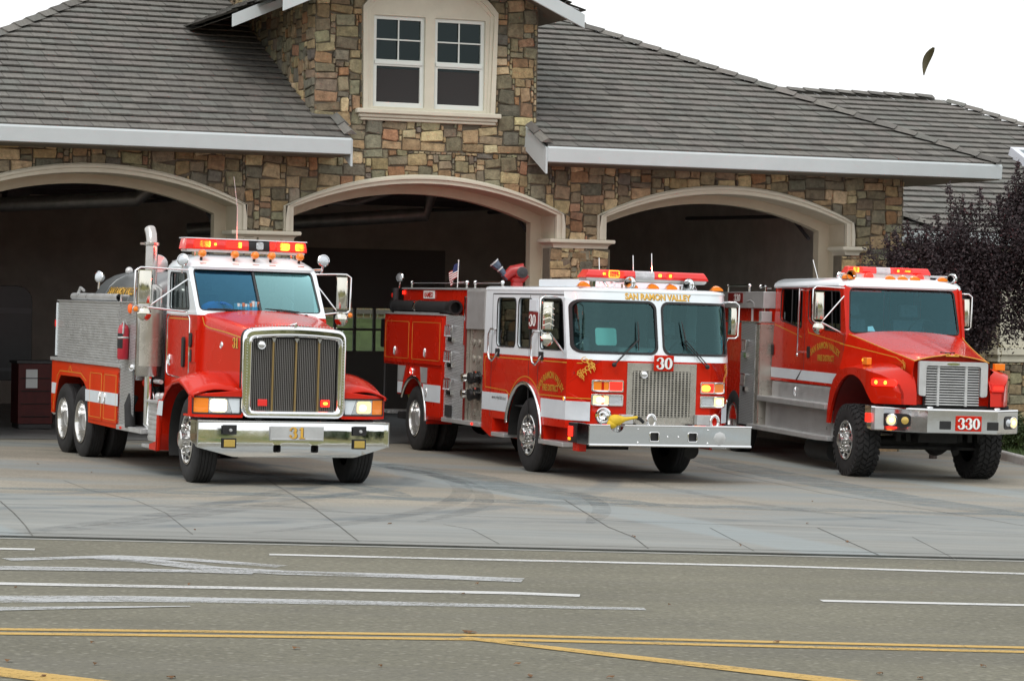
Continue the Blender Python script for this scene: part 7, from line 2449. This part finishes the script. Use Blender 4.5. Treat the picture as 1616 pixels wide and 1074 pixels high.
mb.box(-6.82, -6.78, -1.0, 1.0, 1.395, 2.1)
mb.build('slatted_box', M['alu'], T3, smooth=0)
mb = MB(); mb.box(-6.83, -3.33, -1.215, -.93, 2.236, 2.252); mb.build('box_lid', M['alu'], T3, bevel=.003)
mb = MB(); mb.box(-6.86, -6.825, -1.22, -1.05, 1.42, 2.21); mb.build('rear_panel', M['white'], T3, bevel=.004)
mb = MB(); mb.box(-6.872, -6.84, -1.235, -1.18, 1.85, 1.95); mb.build('rear_lamp', M['redlens'], T3, bevel=.004)
mb = MB()
mb.plate([(-3.33, .52), (-2.62, .53), (-2.62, 1.34), (-2.52, 1.34), (-2.52, 2.245), (-3.33, 2.245)], [], S2, -.03, 0)
mb.box(-3.36, -3.33, -1.19, 1.19, .6, 2.24)
mb.box(-2.56, -2.52, -1.17, 1.17, 1.2, 2.24)
mb.build('tread_bulkhead', M['diamond'], T3, smooth=0)
mb = MB(); mb.box(-3.24, -2.0, -1.24, -.85, .50, .565); mb.build('side_step', M['alu'], T3, bevel=.008)
mb = MB(); mb.box(-3.36, -2.5, -1.215, -1.195, 2.245, 2.26); mb.build('bulkhead_cap', M['alu'], T3, bevel=.003)
mb = MB(); mb.box(-3.02, -2.95, -1.255, -1.24, .515, .55); mb.build('side_marker', M['redlens'], T3, bevel=.003)
disc_lamp('side_marker', T3, -2.80, -1.215, 2.165, .065, mat('orange_reflector', (.85, .13, .01), .4, emit=(1, .12, .01), estr=.25), .03, (0, -1, 0), ring=False)
disc_lamp('scene_light', T3, -2.62, -1.21, 1.37, .045, M['chrome'], .03, (.5, -1, 0))
mb = MB(); mb.ball((-7.14, -1.12, .58), .06, 12); mb.build('tow_ball', M['chrome'], T3, smooth=60)
# tank
def tank_sec(x, k=1.0):
    L = []
    for a in range(0, 361, 12):
        c, s_ = math.cos(R(a)), math.sin(R(a))
        L.append((x, 1.02 * k * math.copysign(abs(c) ** .62, c), 1.95 + .76 * k * math.copysign(abs(s_) ** .72, s_)))
    return L[:-1]
M['tank'] = mat('tank_steel', (.20, .215, .22), .38, metal=.6, var=.08, vscale=2, rvar=.06)
mb = MB(); mb.loft([tank_sec(-5.78, .80), tank_sec(-5.72, .95), tank_sec(-5.62, 1.0), tank_sec(-2.95, 1.0), tank_sec(-2.85, .95), tank_sec(-2.80, .8)], closed=True, caps=True)
tk = mb.build('water_tank', M['tank'], T3, smooth=50)
mb = MB()
for x in (-5.05, -3.75): mb.tube([(p[0], p[1] * 1.0, 1.95 + (p[2] - 1.95) * 1.0) for p in tank_sec(x)], .008, 6, closed=True)
mb.build('tank_seam', M['tank'], tk, smooth=50)
def tk_side(a, b, w):                                   # lettering rides on the tank shoulder
    ang = .40 + b * 1.35
    c, s_ = math.cos(ang), math.sin(ang)
    y, z = 1.02 * abs(c) ** .62, .76 * abs(s_) ** .72
    return (a, -(y + w + .004), 1.95 + z + w + .004)
text('tank_lettering', 'SAN RAMON VALLEY', .175, M['gold'], tk, lambda a, b, w: tk_side(-4.20 + a, b + .02, w), bold=.006, sx=.85, shadow=M['black'])
mb = MB(); mb.lathe([(.36, 2.66), (.36, 2.82), (.37, 2.83), (.37, 2.86), (0, 2.88)], (-4.0, .1, 0), (0, 0, 1), 24); mb.build('tank_hatch', M['alu'], tk, smooth=40)
mb = MB(); mb.lathe([(.14, -.015), (.15, 0), (.14, .015), (.0, .015)], (-4.15, -.45, 2.80), (.9, -.4, 0), 20); mb.tube([(-4.15, -.45, 2.8), (-4.2, -.40, 2.66)], .015, 6); mb.build('tank_lamp', M['alu'], tk, smooth=45)
spot(T3, -4.95, -1.08, 2.60, (.55, -.8, .1)); 
mb = MB(); mb.ball((-5.1, -.60, 2.70), .06, 12); mb.build('vent_cap', M['alu'], tk, smooth=50)
mb = MB(); mb.tube([(-6.3, -1.10, 2.31), (-3.75, -1.10, 2.31)], .052, 14, caps=False); mb.tube([(-6.3, -1.10, 2.31), (-3.75, -1.10, 2.31)], .042, 14, caps=False); mb.tube([(-3.6, -1.12, 2.26), (-3.6, -1.12, 2.34), (-3.2, -1.12, 2.34)], .014, 6); mb.tube([(-6.05, -1.1, 2.35), (-6.0, -1.08, 2.44), (-5.8, -1.08, 2.40)], .022, 6)
mb.build('top_tube', M['alu'], T3, smooth=45)
TM = T3.matrix_world
ex = empty('fire_extinguisher', None, TM @ Matrix.Translation((-2.86, -1.275, 1.47)))
tag(ex, 'red fire extinguisher with black label strapped to the tread plate of tender 31', 'extinguisher')
mb = MB(); mb.lathe([(0, 0), (.068, .0), (.078, .02), (.078, .40), (.06, .46), (.025, .48), (.025, .50), (0, .50)], (0, 0, 0), (0, 0, 1), 22); mb.build('cylinder', M['extred'], ex, smooth=45)
mb = MB(); mb.lathe([(.079, .15), (.0795, .16), (.0795, .27), (.079, .28)], (0, 0, 0), (0, 0, 1), 12, 0, R(-120), R(-20)); mb.lathe([(.079, .31), (.0795, .315), (.0795, .35), (.079, .355)], (0, 0, 0), (0, 0, 1), 12, 0, R(-120), R(-20)); mb.build('cylinder_label', M['black'], ex, smooth=45)
mb = MB(); mb.box(-.03, .05, -.02, .02, .50, .53); mb.tube([(.03, 0, .50), (.08, -.02, .52), (.085, -.03, .35)], .012, 6); mb.lathe([(.08, .285), (.083, .29), (.083, .305), (.08, .31)], (0, 0, 0), (0, 0, 1), 18); mb.build('valve', M['alu'], ex, smooth=40)
# ------------------------------------------------------------------ ENGINE 330: short-nosed wildland engine, right
W3 = truck_root('fire_engine', (1333, 752.7), 10.5, -1.22)
tag(W3, 'red wildland fire engine numbered 330 with white roof and knobbly tyres, parked on the right', 'fire engine', 'fire trucks parked on the apron')
mb = MB()
for s in (-1, 1): mb.box(-8.5, 1.1, s * .43 - .04, s * .43 + .04, .72, .98)
for x in (-8, -6.5, -5, -3.5, -2, -.9, .6): mb.box(x, x + .1, -.43, .43, .76, .96)
mb.tube([(0, -.95, .54), (0, .95, .54)], .075, 12); mb.lathe([(0, -.26), (.17, -.16), (.21, 0), (.17, .16), (0, .26)], (0, .18, .54), (1, 0, 0), 18)
mb.box(-.25, .5, -.62, .62, .80, 1.05); mb.tube([(.32, -.9, .46), (.32, .9, .46)], .028, 8); mb.tube([(.32, .35, .46), (.40, .35, .40)], .06, 8)
for y in (-.62, .62): mb.plate([(-.65, .80), (-.35, .66), (.35, .66), (.65, .80), (.35, .70), (-.35, .70)], [], lambda a, b, w: (a, w, b), y - .04, y + .04)
for y in (-.55, -.40, -.25, .4, .55, .7): mb.box(.36, .44, y - .035, y + .035, .56, .70)
mb.box(.3, .5, -.6, .75, .68, .80); mb.box(-.6, .6, -.3, .3, .55, .95)
mb.tube([(-6.6, -.9, .54), (-6.6, .9, .54)], .1, 10)
mb.box(-4.6, -1.5, -.8, .8, .62, 1.0)
mb.build('chassis', M['chassis'], W3, smooth=40)
for s in (-1, 1):
    wheel(W3, -.1, 1.20 if s < 0 else 1.03, s, .545, .36, .300, 'front', 'lug', steer=R(3))
    wheel(W3, -6.7, 1.16, s, .545, .34, .300, 'rear', 'rib')
mb = MB(); mb.lathe([(0, -.6), (.17, -.6), (.17, .6), (0, .6)], (-2.2, -.85, .28), (1, 0, 0), 20); mb.build('air_tank', M['chassis'], W3, smooth=40)
C3 = .95
def W3x(z): return -1.02 - (z - 2.12) * .30                # windscreen line
# cab
mb = MB()
cp = [(-5.10, 1.285), (-1.55, 1.285), (-1.05, 1.285), (-1.02, 2.10), (W3x(2.82), 2.82), (-4.88, 2.84)]
rw = rpoly([(-4.62, 2.29), (-3.38, 2.165), (-3.38, 2.79), (-4.58, 2.80)], .07)
fwn = rpoly([(-3.02, 2.30), (-2.50, 2.17), (-1.30, 2.13), (-1.36, 2.755), (-3.02, 2.78)], .08)
for s in (-1, 1): mb.plate(cp, [rw, fwn], lambda a, b, w, s=s: (a, s * (C3 - .04 + w), b), 0, .04)
mb.box(-5.08, -5.04, -C3 + .04, C3 - .04, 1.285, 2.84)
def fw3(a, b, w=0.0): return (W3x(b) + w - .05 * (a / C3) ** 2, a, b)
wo_ = rpoly([(-C3, 2.08), (C3, 2.08), (C3 - .03, 2.85), (-C3 + .03, 2.85)], .02)
wh_ = rpoly([(-.875, 2.13), (.875, 2.13), (.83, 2.80), (-.83, 2.80)], .07)
mb.plate(densify(wo_, .08), [densify(wh_, .08)], fw3, -.04, 0)
mb.box(-1.1, -1.04, -C3 + .03, C3 - .03, 1.3, 2.10)
mb.box(-5.0, -1.1, -C3 + .05, C3 - .05, 1.24, 1.29)
mb.build('cab', M['red'], W3, smooth=30)
mb = MB()
def rr3(ins, z):
    L = []
    for k in range(21):
        y = (-C3 - .02 + ins) + 2 * (C3 + .02 - ins) * k / 20
        e_ = max(0, (abs(y) - (C3 - .22 - ins)) / .24)
        L.append((W3x(2.83) + .03 - ins * 1.1 - .12 * e_ ** 2 - .05 * (y / C3) ** 2, y, z))
    for y in (C3 + .02 - ins, -C3 - .02 + ins): L.append((-4.95 + ins, y, z))
    return L
mb.loft([rr3(0, 2.815), rr3(-.012, 2.84), rr3(0, 2.885), rr3(.04, 2.93), rr3(.12, 2.965), rr3(.4, 2.985)], closed=True, caps=True)
mb.build('cab_roof', M['white'], W3, smooth=40)
mb = MB()
rows = [[fw3(-.875 + 1.75 * i / 16, 2.135 + .66 * j / 5, -.025) for j in range(6)] for i in range(17)]
mb.loft(rows, closed=False); mb.build('windscreen', M['wind_sky'], W3, smooth=60)
mb = MB(); mb.tube([fw3(a, b, -.008) for a, b in densify(wh_, .1)], .014, 6, closed=True)
for s in (-1, 1):
    for p in (rw, fwn): mb.tube([(a, s * (C3 + .001), b) for a, b in p], .010, 5, closed=True)
    mb.tube([(-3.95, s * C3, 2.24), (-3.95, s * C3, 2.79)], .014, 5); mb.tube([(-1.72, s * C3, 2.15), (-1.80, s * C3, 2.76)], .012, 5)
mb.build('window_seal', M['black'], W3, smooth=40)
for s in (-1, 1):
    for p in (rw, fwn):
        mb = MB(); mb.plate(p, [], lambda a, b, w, s=s: (a, s * (C3 - .03 + w), b), 0, .005)
        mb.build('side_glass', M['sideglass'], W3, smooth=0)
inside(W3, -1.12, -4.9, .9, 1.4, 2.13, 2.8, seats=(-.48, .48), wheel_y=.48)
mb = MB(); mb.poly([(-1.16, -.56, 2.155), (-1.16, -.44, 2.155), (-1.20, -.47, 2.235), (-1.20, -.55, 2.225)]); mb.build('card', M['paper'], W3, smooth=0)
mb = MB(); mb.tube([fw3(-.82, 2.125, .03), fw3(-.30, 2.125, .035)], .012, 6); mb.tube([fw3(-.10, 2.125, .03), fw3(.45, 2.13, .035)], .012, 6); mb.build('wiper', M['black'], W3, smooth=40)
mb = MB()
for s in (-1, 1):
    for x in (-3.20,): mb.box(x - .006, x + .006, s * C3 - .002, s * C3 + .002, 1.30, 2.82)
    mb.box(-1.12, -1.108, s * C3 - .002, s * C3 + .002, 1.30, 2.1)
mb.build('door_seam', M['dark'], W3, smooth=0)
SC = lambda a, b, w: (a, -C3 - w, b)
mb = MB(); mb.plate([(-5.07, 1.335), (-1.62, 1.325), (-1.42, 1.485), (-5.10, 1.50)], [], SC, .0, .003); mb.build('stripe', M['stripe'], W3, smooth=0)
mb = MB(); mb.plate([(-3.62, 1.33), (-3.54, 1.33), (-3.30, 1.49), (-3.33, 1.49)], [], SC, .003, .006); mb.build('stripe_slash', M['black'], W3, smooth=0)
mb = MB(); mb.strip([(-4.95, 2.215), (-3.35, 2.02)], .013, SC, 0, .002); mb.strip([(-3.02, 2.16), (-3.0, 2.10), (-1.12, 1.95)], .013, SC, 0, .002); mb.build('gold_line', M['line'], W3, smooth=0)
text('door_lettering', 'SAN RAMON VALLEY', .145, M['line'], W3, lambda a, b, w: (-2.08 + a, -C3 - w, 1.865 + b + .000 * a), bold=.004, bend=2.2, sx=1.12, shadow=M['red_dark'])
text('door_lettering', 'FIRE DISTRICT', .125, M['line'], W3, lambda a, b, w: (-2.02 + a, -C3 - w, 1.67 + b), bold=.004, sx=1.10, shadow=M['red_dark'])
for x in (-2.93, -5.0):
    mb = MB(); mb.plate(rrect(x - .07, x + .05, 1.70, 1.88, .03), [], SC, 0, .02); mb.build('door_handle', M['black'], W3, bevel=.006)
for x, zt, zb in ((-3.22, 2.80, 1.74), (-5.22, 2.84, 1.77)):
    mb = MB(); mb.tube([(x, -C3 - .10, zt), (x - .02, -C3 - .10, zb)], .018, 8); mb.tube([(x, -C3, zt - .03), (x, -C3 - .10, zt - .03)], .014, 6); mb.tube([(x, -C3, zb + .04), (x, -C3 - .10, zb + .04)], .014, 6); mb.ball((x - .02, -C3 - .1, zb), .03, 8)
    mb.build('grab_rail', M['chrome'], W3, smooth=45)
# hood
def hood3(x):
    t = (x + 1.03) / 2.13
    hw = .93 - .36 * t ** .85
    zt = 2.125 - .335 * t - .01 * math.sin(t * 3.1)
    zs = zt - .03 - .02 * t
    L = [(x, -hw - .10 * (1 - t), zs - .52 - .12 * t), (x, -hw - .02, zs - .12), (x, -hw, zs)]
    for k in range(1, 10):
        y = -hw + hw * k / 10
        L.append((x, y, zs + (zt - zs + .045) * math.sin(math.pi / 2 * k / 10) ** .8 + (.03 * max(0, (k - 7) / 3) * t if k > 7 else 0)))
    return L + [(x, 0, zt + .045 - .012 * t)] + [(p[0], -p[1], p[2]) for p in reversed(L)]
mb = MB(); mb.loft([hood3(-1.03 + 2.13 * k / 14) for k in range(15)], closed=False); mb.poly(hood3(1.0))
hd = mb.build('hood', M['red'], W3, smooth=42)
def hs3(x): return .93 - .36 * ((x + 1.03) / 2.13) ** .85
mb = MB()
gl_ = []
for k in range(15):
    x = -1.0 + 2.08 * k / 14
    r_ = hood3(x); gl_.append((x, r_[2][1] + .015, r_[2][2] + .012))
mb.tube(gl_, .0075, 5); mb.tube([(p[0], -p[1], p[2]) for p in gl_], .0075, 5)
fr_ = hood3(1.085); mb.tube([(1.09, p[1], p[2] + .008) for p in fr_[2:-2]], .0085, 5)
def HS3(a, b, w): return (a, -hs3(max(-1.0, min(1.1, a))) - .075 * (1 - (a + 1.03) / 2.13) - .035 - w, b)
mb.strip(densify([(-1.05, 1.955), (.62, 1.79), (.80, 1.73)], .1, False), .013, HS3, 0, .003)
mb.build('gold_line', M['line'], hd, smooth=40)
scroll('scrollwork', M['gold'], hd, HS3, .72, 1.56, .20, .18, 1, 6, 12)
mb = MB(); mb.box(.95, 1.115, -.10, .10, 1.83, 1.845); mb.build('hood_badge', M['gold'], hd, bevel=.004)
mb = MB(); mb.tube([(.86, -.10, 1.885), (.93, 0, 1.875), (.86, .12, 1.885)], .009, 6); mb.build('hood_handle', M['black'], hd, smooth=50)
# grille
GF = 1.12
mb = MB(); mb.plate(rpoly([(-.515, 1.25), (.53, 1.25), (.53, 1.755), (-.515, 1.755)], .05), [[(-.405, 1.10 + .0), (.425, 1.10), (.425, 1.69), (-.405, 1.69)]] if False else [], front(GF - .06), 0, .02)
shell = [(-.515, 1.26), (-.515, 1.755), (.53, 1.755), (.53, 1.26), (.425, 1.245), (.425, 1.69), (-.405, 1.69), (-.405, 1.245)]
mb = MB(); mb.plate(rpoly(shell, .035), [], front(GF), -.03, .045); gs = mb.build('grille_surround', M['alu'], W3, bevel=.012, smooth=35)
mb = MB(); mb.box(GF - .09, GF - .06, -.41, .43, 1.10, 1.70); mb.build('grille_back', M['black'], gs, smooth=0)
mb = MB()
for k in range(15):
    z = 1.115 + .57 * (k + .5) / 15
    mb.box(GF - .03, GF + .015, -.395, .415, z - .009, z + .009)
for y in (-.21, .215): mb.box(GF - .04, GF + .02, y - .018, y + .018, 1.11, 1.69)
mb.build('grille_bars', M['alu'], gs, bevel=.003)
mb = MB(); mb.plate([(.10 * math.cos(R(a)), 1.722 + .020 * math.sin(R(a))) for a in range(0, 360, 20)], [], front(GF + .045), 0, .008); mb.build('grille_badge', M['chrome'], gs, smooth=0)
# fenders: flank with a big wheel arch, rounded front corner
for s in (-1, 1):
    def yo3(x, s=s): return (1.14 if s < 0 else 1.0) - (.36 if s < 0 else .24) * (max(0.0, x - .62) / .60) ** 1.8
    prof = [(-1.27, .74), (-1.24, .98), (-1.15, 1.22), (-1.0, 1.40), (-.76, 1.53), (-.40, 1.60), (0.0, 1.62), (.40, 1.61), (.62, 1.595), (.80, 1.57), (.95, 1.535), (1.07, 1.48), (1.16, 1.40), (1.205, 1.28), (1.215, 1.12)]
    mb = MB()
    rows = []
    for k, (x, z) in enumerate(prof):
        row = []
        for j in range(8):
            t = j / 7
            yin = .90 if x < -.6 else (.70 if x < 1.0 else .56)
            dz = .085 * t ** .8 if 3 < k < 11 else (.04 * t if k == 11 else 0)
            row.append((x, s * (yo3(x) + (yin - yo3(x)) * t), z + dz))
        rows.append(row)
    mb.loft(rows, closed=False)
    ar = [(-.08 + 1.08 * math.cos(R(a)), .58 + .93 * math.sin(R(a))) for a in range(36, 171, 6)]
    poly_ = densify(prof, .08, False) + [(.85, 1.115)] + ar + [(-1.14, .74)]
    mb.plate(poly_, [], lambda a, b, w, s=s: (a, s * (yo3(a) - .04 + w), b), 0, .04, grid=.09)
    fo = mb.build('fender', M['red'], W3, smooth=50, bevel=.006)
    mb = MB()
    wl = [(-.08 + 1.06 * math.cos(R(a)), .58 + .92 * math.sin(R(a))) for a in range(34, 176, 8)]
    mb.loft([[(p[0], s * (yo3(p[0]) - .05), p[1]) for p in wl], [(p[0], s * .45, p[1]) for p in wl]], closed=False)
    mb.poly([(p[0], s * .45, p[1]) for p in wl])
    mb.build('wheel_well', M['red_dark'], W3, smooth=50)
    if s > 0:
        FFn = lambda a, b, w: (1.213 + w, a, b)
        mb = MB(); mb.plate(rrect(.57, .765, 1.335, 1.455, .02), [], FFn, -.08, .01); lo_ = mb.build('warning_lamp', M['redlens'], W3, bevel=.006)
        mb = MB(); mb.plate(rrect(.60, .75, 1.365, 1.415, .015), [], FFn, .01, .013); mb.build('lamp_lens', M['redlens_lit'], lo_, smooth=0)
        mb = MB(); mb.box(.62, .72, .80, .96, 1.64, 1.74); mb.build('turn_lamp', M['amber'], W3, bevel=.01)
        mb = MB(); mb.tube([(.67, .88, 1.55), (.67, .88, 1.66)], .02, 6); mb.build('lamp_stem', M['black'], W3, smooth=40)
    else:
        SF = lambda a, b, w: (a, -yo3(a) - w, b)
        mb = MB(); mb.plate(densify(rrect(.80, 1.16, 1.375, 1.475, .04), .05), [], SF, -.0, .02); lo_ = mb.build('warning_lamp', M['redlens_lit'], W3, bevel=.006)
        for x in (.89, 1.03):
            mb = MB(); mb.lathe([(.030, 0), (.024, .01), (0, .012)], (x, -yo3(x) - .02, 1.425), (.5, -1, 0), 14); mb.build('flash_lamp', M['flash'], lo_, smooth=50)
        mb = MB(); mb.box(.02, .26, -1.02, -.94, 1.66, 1.77); mb.build('turn_lamp', M['amber'], W3, bevel=.015)
        mb = MB(); mb.lathe([(.022, 0), (.018, .008), (0, .01)], (.06, -1.02, 1.73), (0, -1, 0), 12); mb.build('turn_bulb', M['amber_lit'], W3, smooth=50)
mb = MB(); mb.box(.45, .95, -.95, .95, 1.05, 1.13); mb.box(.3, 1.02, -.60, .60, 1.04, 1.12); mb.build('grille_valance', M['chassis'], W3, bevel=.01)
# bumper: three facets
def bfx(y): return 1.46 - max(0, (abs(y - .06) - .53)) * 1.05
def fb(a, b, w=0.0): return (bfx(a) + w - .02 * (1.06 - b), a, b)
ys = [-1.10, -.85, -.60, -.47, -.2, .1, .4, .59, .62, .85, 1.10]
mb = MB()
pr = [(-.14, 1.075), (-.015, 1.075), (.0, 1.06), (-.006, .735), (-.03, .725)]
mb.loft([[(bfx(y) + d, y, z) for d, z in pr] for y in ys], closed=False)
mb.loft([[(bfx(y) + .003, y, 1.045), (bfx(y) + .012, y, 1.058), (bfx(y) + .003, y, 1.07)] for y in ys], closed=False)
for y in (-1.10, 1.10): mb.poly([(bfx(y), y, 1.06), (bfx(y), y, .735), (bfx(y) - .30, y, .76), (bfx(y) - .30, y, 1.075), (bfx(y) - .015, y, 1.075)])
bu = mb.build('bumper', M['chrome'], W3, smooth=25)
mb = MB(); mb.plate([(.35, -1.05), (.80, -1.08), (1.30, -.5), (1.44, -.45), (1.44, .58), (1.32, .62), (.85, 1.08), (.35, 1.05)], [], lambda a, b, w: (a, b, w), 1.055, 1.073); mb.build('bumper_deck', M['alu'], W3, smooth=0)
mb = MB()
for y in (-.40, .62): mb.ball((1.34, y, 1.09), .03, 10, 0, (1, 1.8, .6))
mb.build('deck_cleat', M['chrome'], W3, smooth=50)
for y in (-.20, .52):
    mb = MB(); mb.box(bfx(y) - .005, bfx(y) + .012, y - .085, y + .085, .785, .905); mb.build('bumper_pad', M['black'], bu, bevel=.012)
sp = bx('number_sign', M['red'], bu, 1.462, 1.476, -.045, .345, .765, .985, .01)
number('numerals', '330', .165, M['signwhite'], sp, lambda a, b, w: (1.477 + w, a, b), -.018, .792, shadow=M['black'], sx=1.04)
for ya, yb_, kk in ((-.98, -.66, 0), (.76, 1.06, 1)):
    mb = MB(); mb.plate(densify(rrect(ya, yb_, .795, .985, .05), .05), [], fb, .003, .010); o_ = mb.build('lamp_recess', M['black'], bu, smooth=0)
    ym, y2 = (ya + .11, yb_ - .06) if kk == 0 else (yb_ - .10, ya + .08)
    ax_ = (1, -.55, 0) if kk == 0 else (1, .55, 0)
    mb = MB(); mb.lathe([(.082, 0), (.088, .018), (.08, .022), (.075, .008), (.03, .02), (0, .02)], (bfx(ym) + .012, ym, .89), ax_, 20); lo_ = mb.build('headlamp', M['chrome'], o_, smooth=50)
    mb = MB(); mb.lathe([(.070, .012), (.04, .026), (0, .03)], (bfx(ym) + .012, ym, .89), ax_, 18); mb.build('headlamp_bulb', M['head_dim'], lo_, smooth=50)
    mb = MB(); mb.lathe([(.035, .026), (.02, .034), (0, .036)], (bfx(ym) + .012, ym, .89), ax_, 14); mb.build('headlamp_bulb', M['head_lit'], lo_, smooth=50)
    mb = MB(); mb.lathe([(.055, 0), (.055, .015), (.03, .022), (0, .024)], (bfx(y2) + .010, y2, .89), ax_, 16); mb.build('turn_lamp', M['fog'] if kk == 0 else M['lamp_off'], o_, smooth=50)
mb = MB(); mb.box(bfx(-1.1) - .17, bfx(-1.1) - .02, -1.14, -1.095, .84, .97); cl_ = mb.build('corner_lamp', M['redlens_lit'], W3, bevel=.008)
mb = MB(); mb.box(.62, .95, -1.095, -.9, .74, 1.06); mb.build('bumper_end', M['alu'], W3, bevel=.01)
# steps and side lockers
mb = MB()
for s in (-1, 1):
    yb_ = s * 1.06
    mb.box(-4.95, -1.28, min(s * .7, s * .96), max(s * .7, s * .96), .98, 1.27)
    mb.box(-4.95, -1.22, min(s * .7, yb_), max(s * .7, yb_), .50, .93)
    for k in range(13): mb.box(-4.7, -1.24, min(yb_, yb_ + s * .008), max(yb_, yb_ + s * .008), .53 + .03 * k, .53 + .03 * k + .016)
    for k in range(8): mb.box(-4.6, -1.30, min(s * .96, s * .966), max(s * .96, s * .966), 1.04 + .027 * k, 1.04 + .027 * k + .014)
mb.build('side_locker', M['alu'], W3, smooth=0)
for s in (-1, 1):
    mb = MB(); mb.box(-5.15, -1.30, min(s * .9, s * 1.17), max(s * .9, s * 1.17), .935, 1.02); mb.build('upper_step', M['alu'], W3, bevel=.012)
    mb = MB(); mb.plate([(-5.55, s * .7), (-5.55, s * 1.22), (-1.58, s * 1.22), (-1.28, s * 1.12), (-1.28, s * .7)], [], lambda a, b, w: (a, b, w), .455, .53); mb.build('lower_step', M['diamond'] if False else M['alu'], W3, bevel=.012)
dee_handle(W3, -3.55, -.975, 1.14)
mb = MB(); mb.lathe([(.035, 0), (.03, .012), (0, .012)], (-1.62, -.966, 1.10), (0, -1, 0), 14); mb.build('lock', M['black'], W3, smooth=50)
# pump and body behind the cab
mb = MB(); mb.box(-9.6, -5.12, -1.14, 1.14, .55, 2.22); mb.build('body', M['red'], W3, bevel=.01)
mb = MB(); mb.box(-5.118, -5.105, -1.145, -.90, .52, 2.21); mb.build('body_front', M['steel'], W3, bevel=.002)
mb = MB(); mb.box(-6.25, -5.35, -1.165, -1.14, .50, 2.23); mb.build('tread_panel', M['diamond'], W3, smooth=0)
mb = MB(); mb.box(-5.35, -5.14, -1.155, -1.14, .52, 2.20); mb.box(-6.25, -5.14, -1.17, -.9, 2.222, 2.25); mb.build('pump_panel', M['steel'], W3, bevel=.003)
for z in (1.82, 1.25): tow_rung(W3, -5.88, -1.165, z, .26, .20)
mb = MB(); mb.box(-9.6, -5.15, -1.10, 1.10, 2.47, 2.75); mb.build('top_box', M['alu'], W3, bevel=.01)
mb = MB(); mb.box(-9.58, -5.18, -.98, .98, 2.25, 2.47); mb.build('top_box_base', M['red'], W3, smooth=0)
mb = MB(); mb.box(-5.30, -5.13, -1.13, -.95, 2.24, 2.42); mb.build('valve_box', M['alu'], W3, bevel=.008)
mb = MB(); mb.box(-7.4, -6.45, -1.112, -1.10, 2.56, 2.73); pn = mb.build('number_panel', M['red_dark'], W3, bevel=.003)
number('numerals', '330', .13, M['signwhite'], pn, lambda a, b, w: (a, -1.113 - w, b), -6.98, 2.58, sx=1.6)
mb = MB(); mb.tube([(-7.6, -1.06, 2.86), (-6.2, -1.06, 2.86)], .017, 8)
for x in (-7.6, -6.2): mb.ball((x, -1.06, 2.86), .035, 10); mb.tube([(x, -1.06, 2.86), (x, -1.06, 2.75)], .018, 8)
mb.tube([(-5.5, -1.06, 2.84), (-5.2, -1.06, 2.84)], .017, 8); mb.ball((-5.5, -1.06, 2.84), .035, 10)
mb.build('hand_rail', M['chrome'], W3, smooth=45)
mb = MB(); mb.tube([(-5.95, -1.06, 2.25), (-5.95, -1.06, 2.56)], .022, 8); mb.tube([(-6.2, -1.08, 2.58), (-5.95, -1.08, 2.60), (-5.75, -1.08, 2.56), (-5.7, -1.08, 2.50)], .028, 8); mb.build('monitor', M['alu'], W3, smooth=45)
# roof gear
light_bar(W3, -1.72, -.76, .62, 3.05, 3.15, .28, [(-.60, .05, M['flash'], .040), (-.60, .11, M['redlens_lit'], .042), (.08, .018, M['flash'], .018), (.08, .07, M['redlens_lit'], .038), (.23, .045, M['flash'], .014), (.23, .075, M['redlens_lit'], .038)],
          [(-.76, -.27, M['redlens']), (-.27, -.04, M['barclear']), (-.04, .62, M['redlens'])], .05)
for y in (-.41, .41):
    mb = MB(); mb.lathe([(.055, -.03), (.058, 0), (.04, .02), (0, .022)], (-1.66, y, 3.005), (1, 0, 0), 14)
    for i in range(len(mb.v)): p = mb.v[i]; mb.v[i] = (p[0], y + (p[1] - y) * 1.35, p[2])
    mb.build('warning_lamp', M['redlens_lit'], W3, smooth=50)
mb = MB(); mb.tube([(-1.78, -.85, 3.03), (-1.78, .95, 3.03)], .018, 8); mb.box(-1.95, -1.7, -.72, .60, 2.975, 3.02); mb.build('bar_tray', M['alu'], W3, bevel=.004)
horn(W3, -1.30, -.80, 3.01, .075); horn(W3, -1.30, .82, 3.0, .078)
for y in (-.86, -.17, .03, .23, .68): clearance_lamp(W3, -1.38, y, 2.99)
mb = MB(); mb.tube([(-3.9, -.55, 2.98), (-3.97, -.62, 3.28)], .006, 5); mb.build('antenna', M['chrome'], W3, smooth=40)
mirror(W3, 'mirror', -1.05, -1, C3, 1.38, 2.31, 2.73, .15, 2.80, 2.10); mirror(W3, 'mirror', -1.32, 1, C3, 1.05, 2.27, 2.70, .13, 2.76, 2.12, ball=False, diag=False)
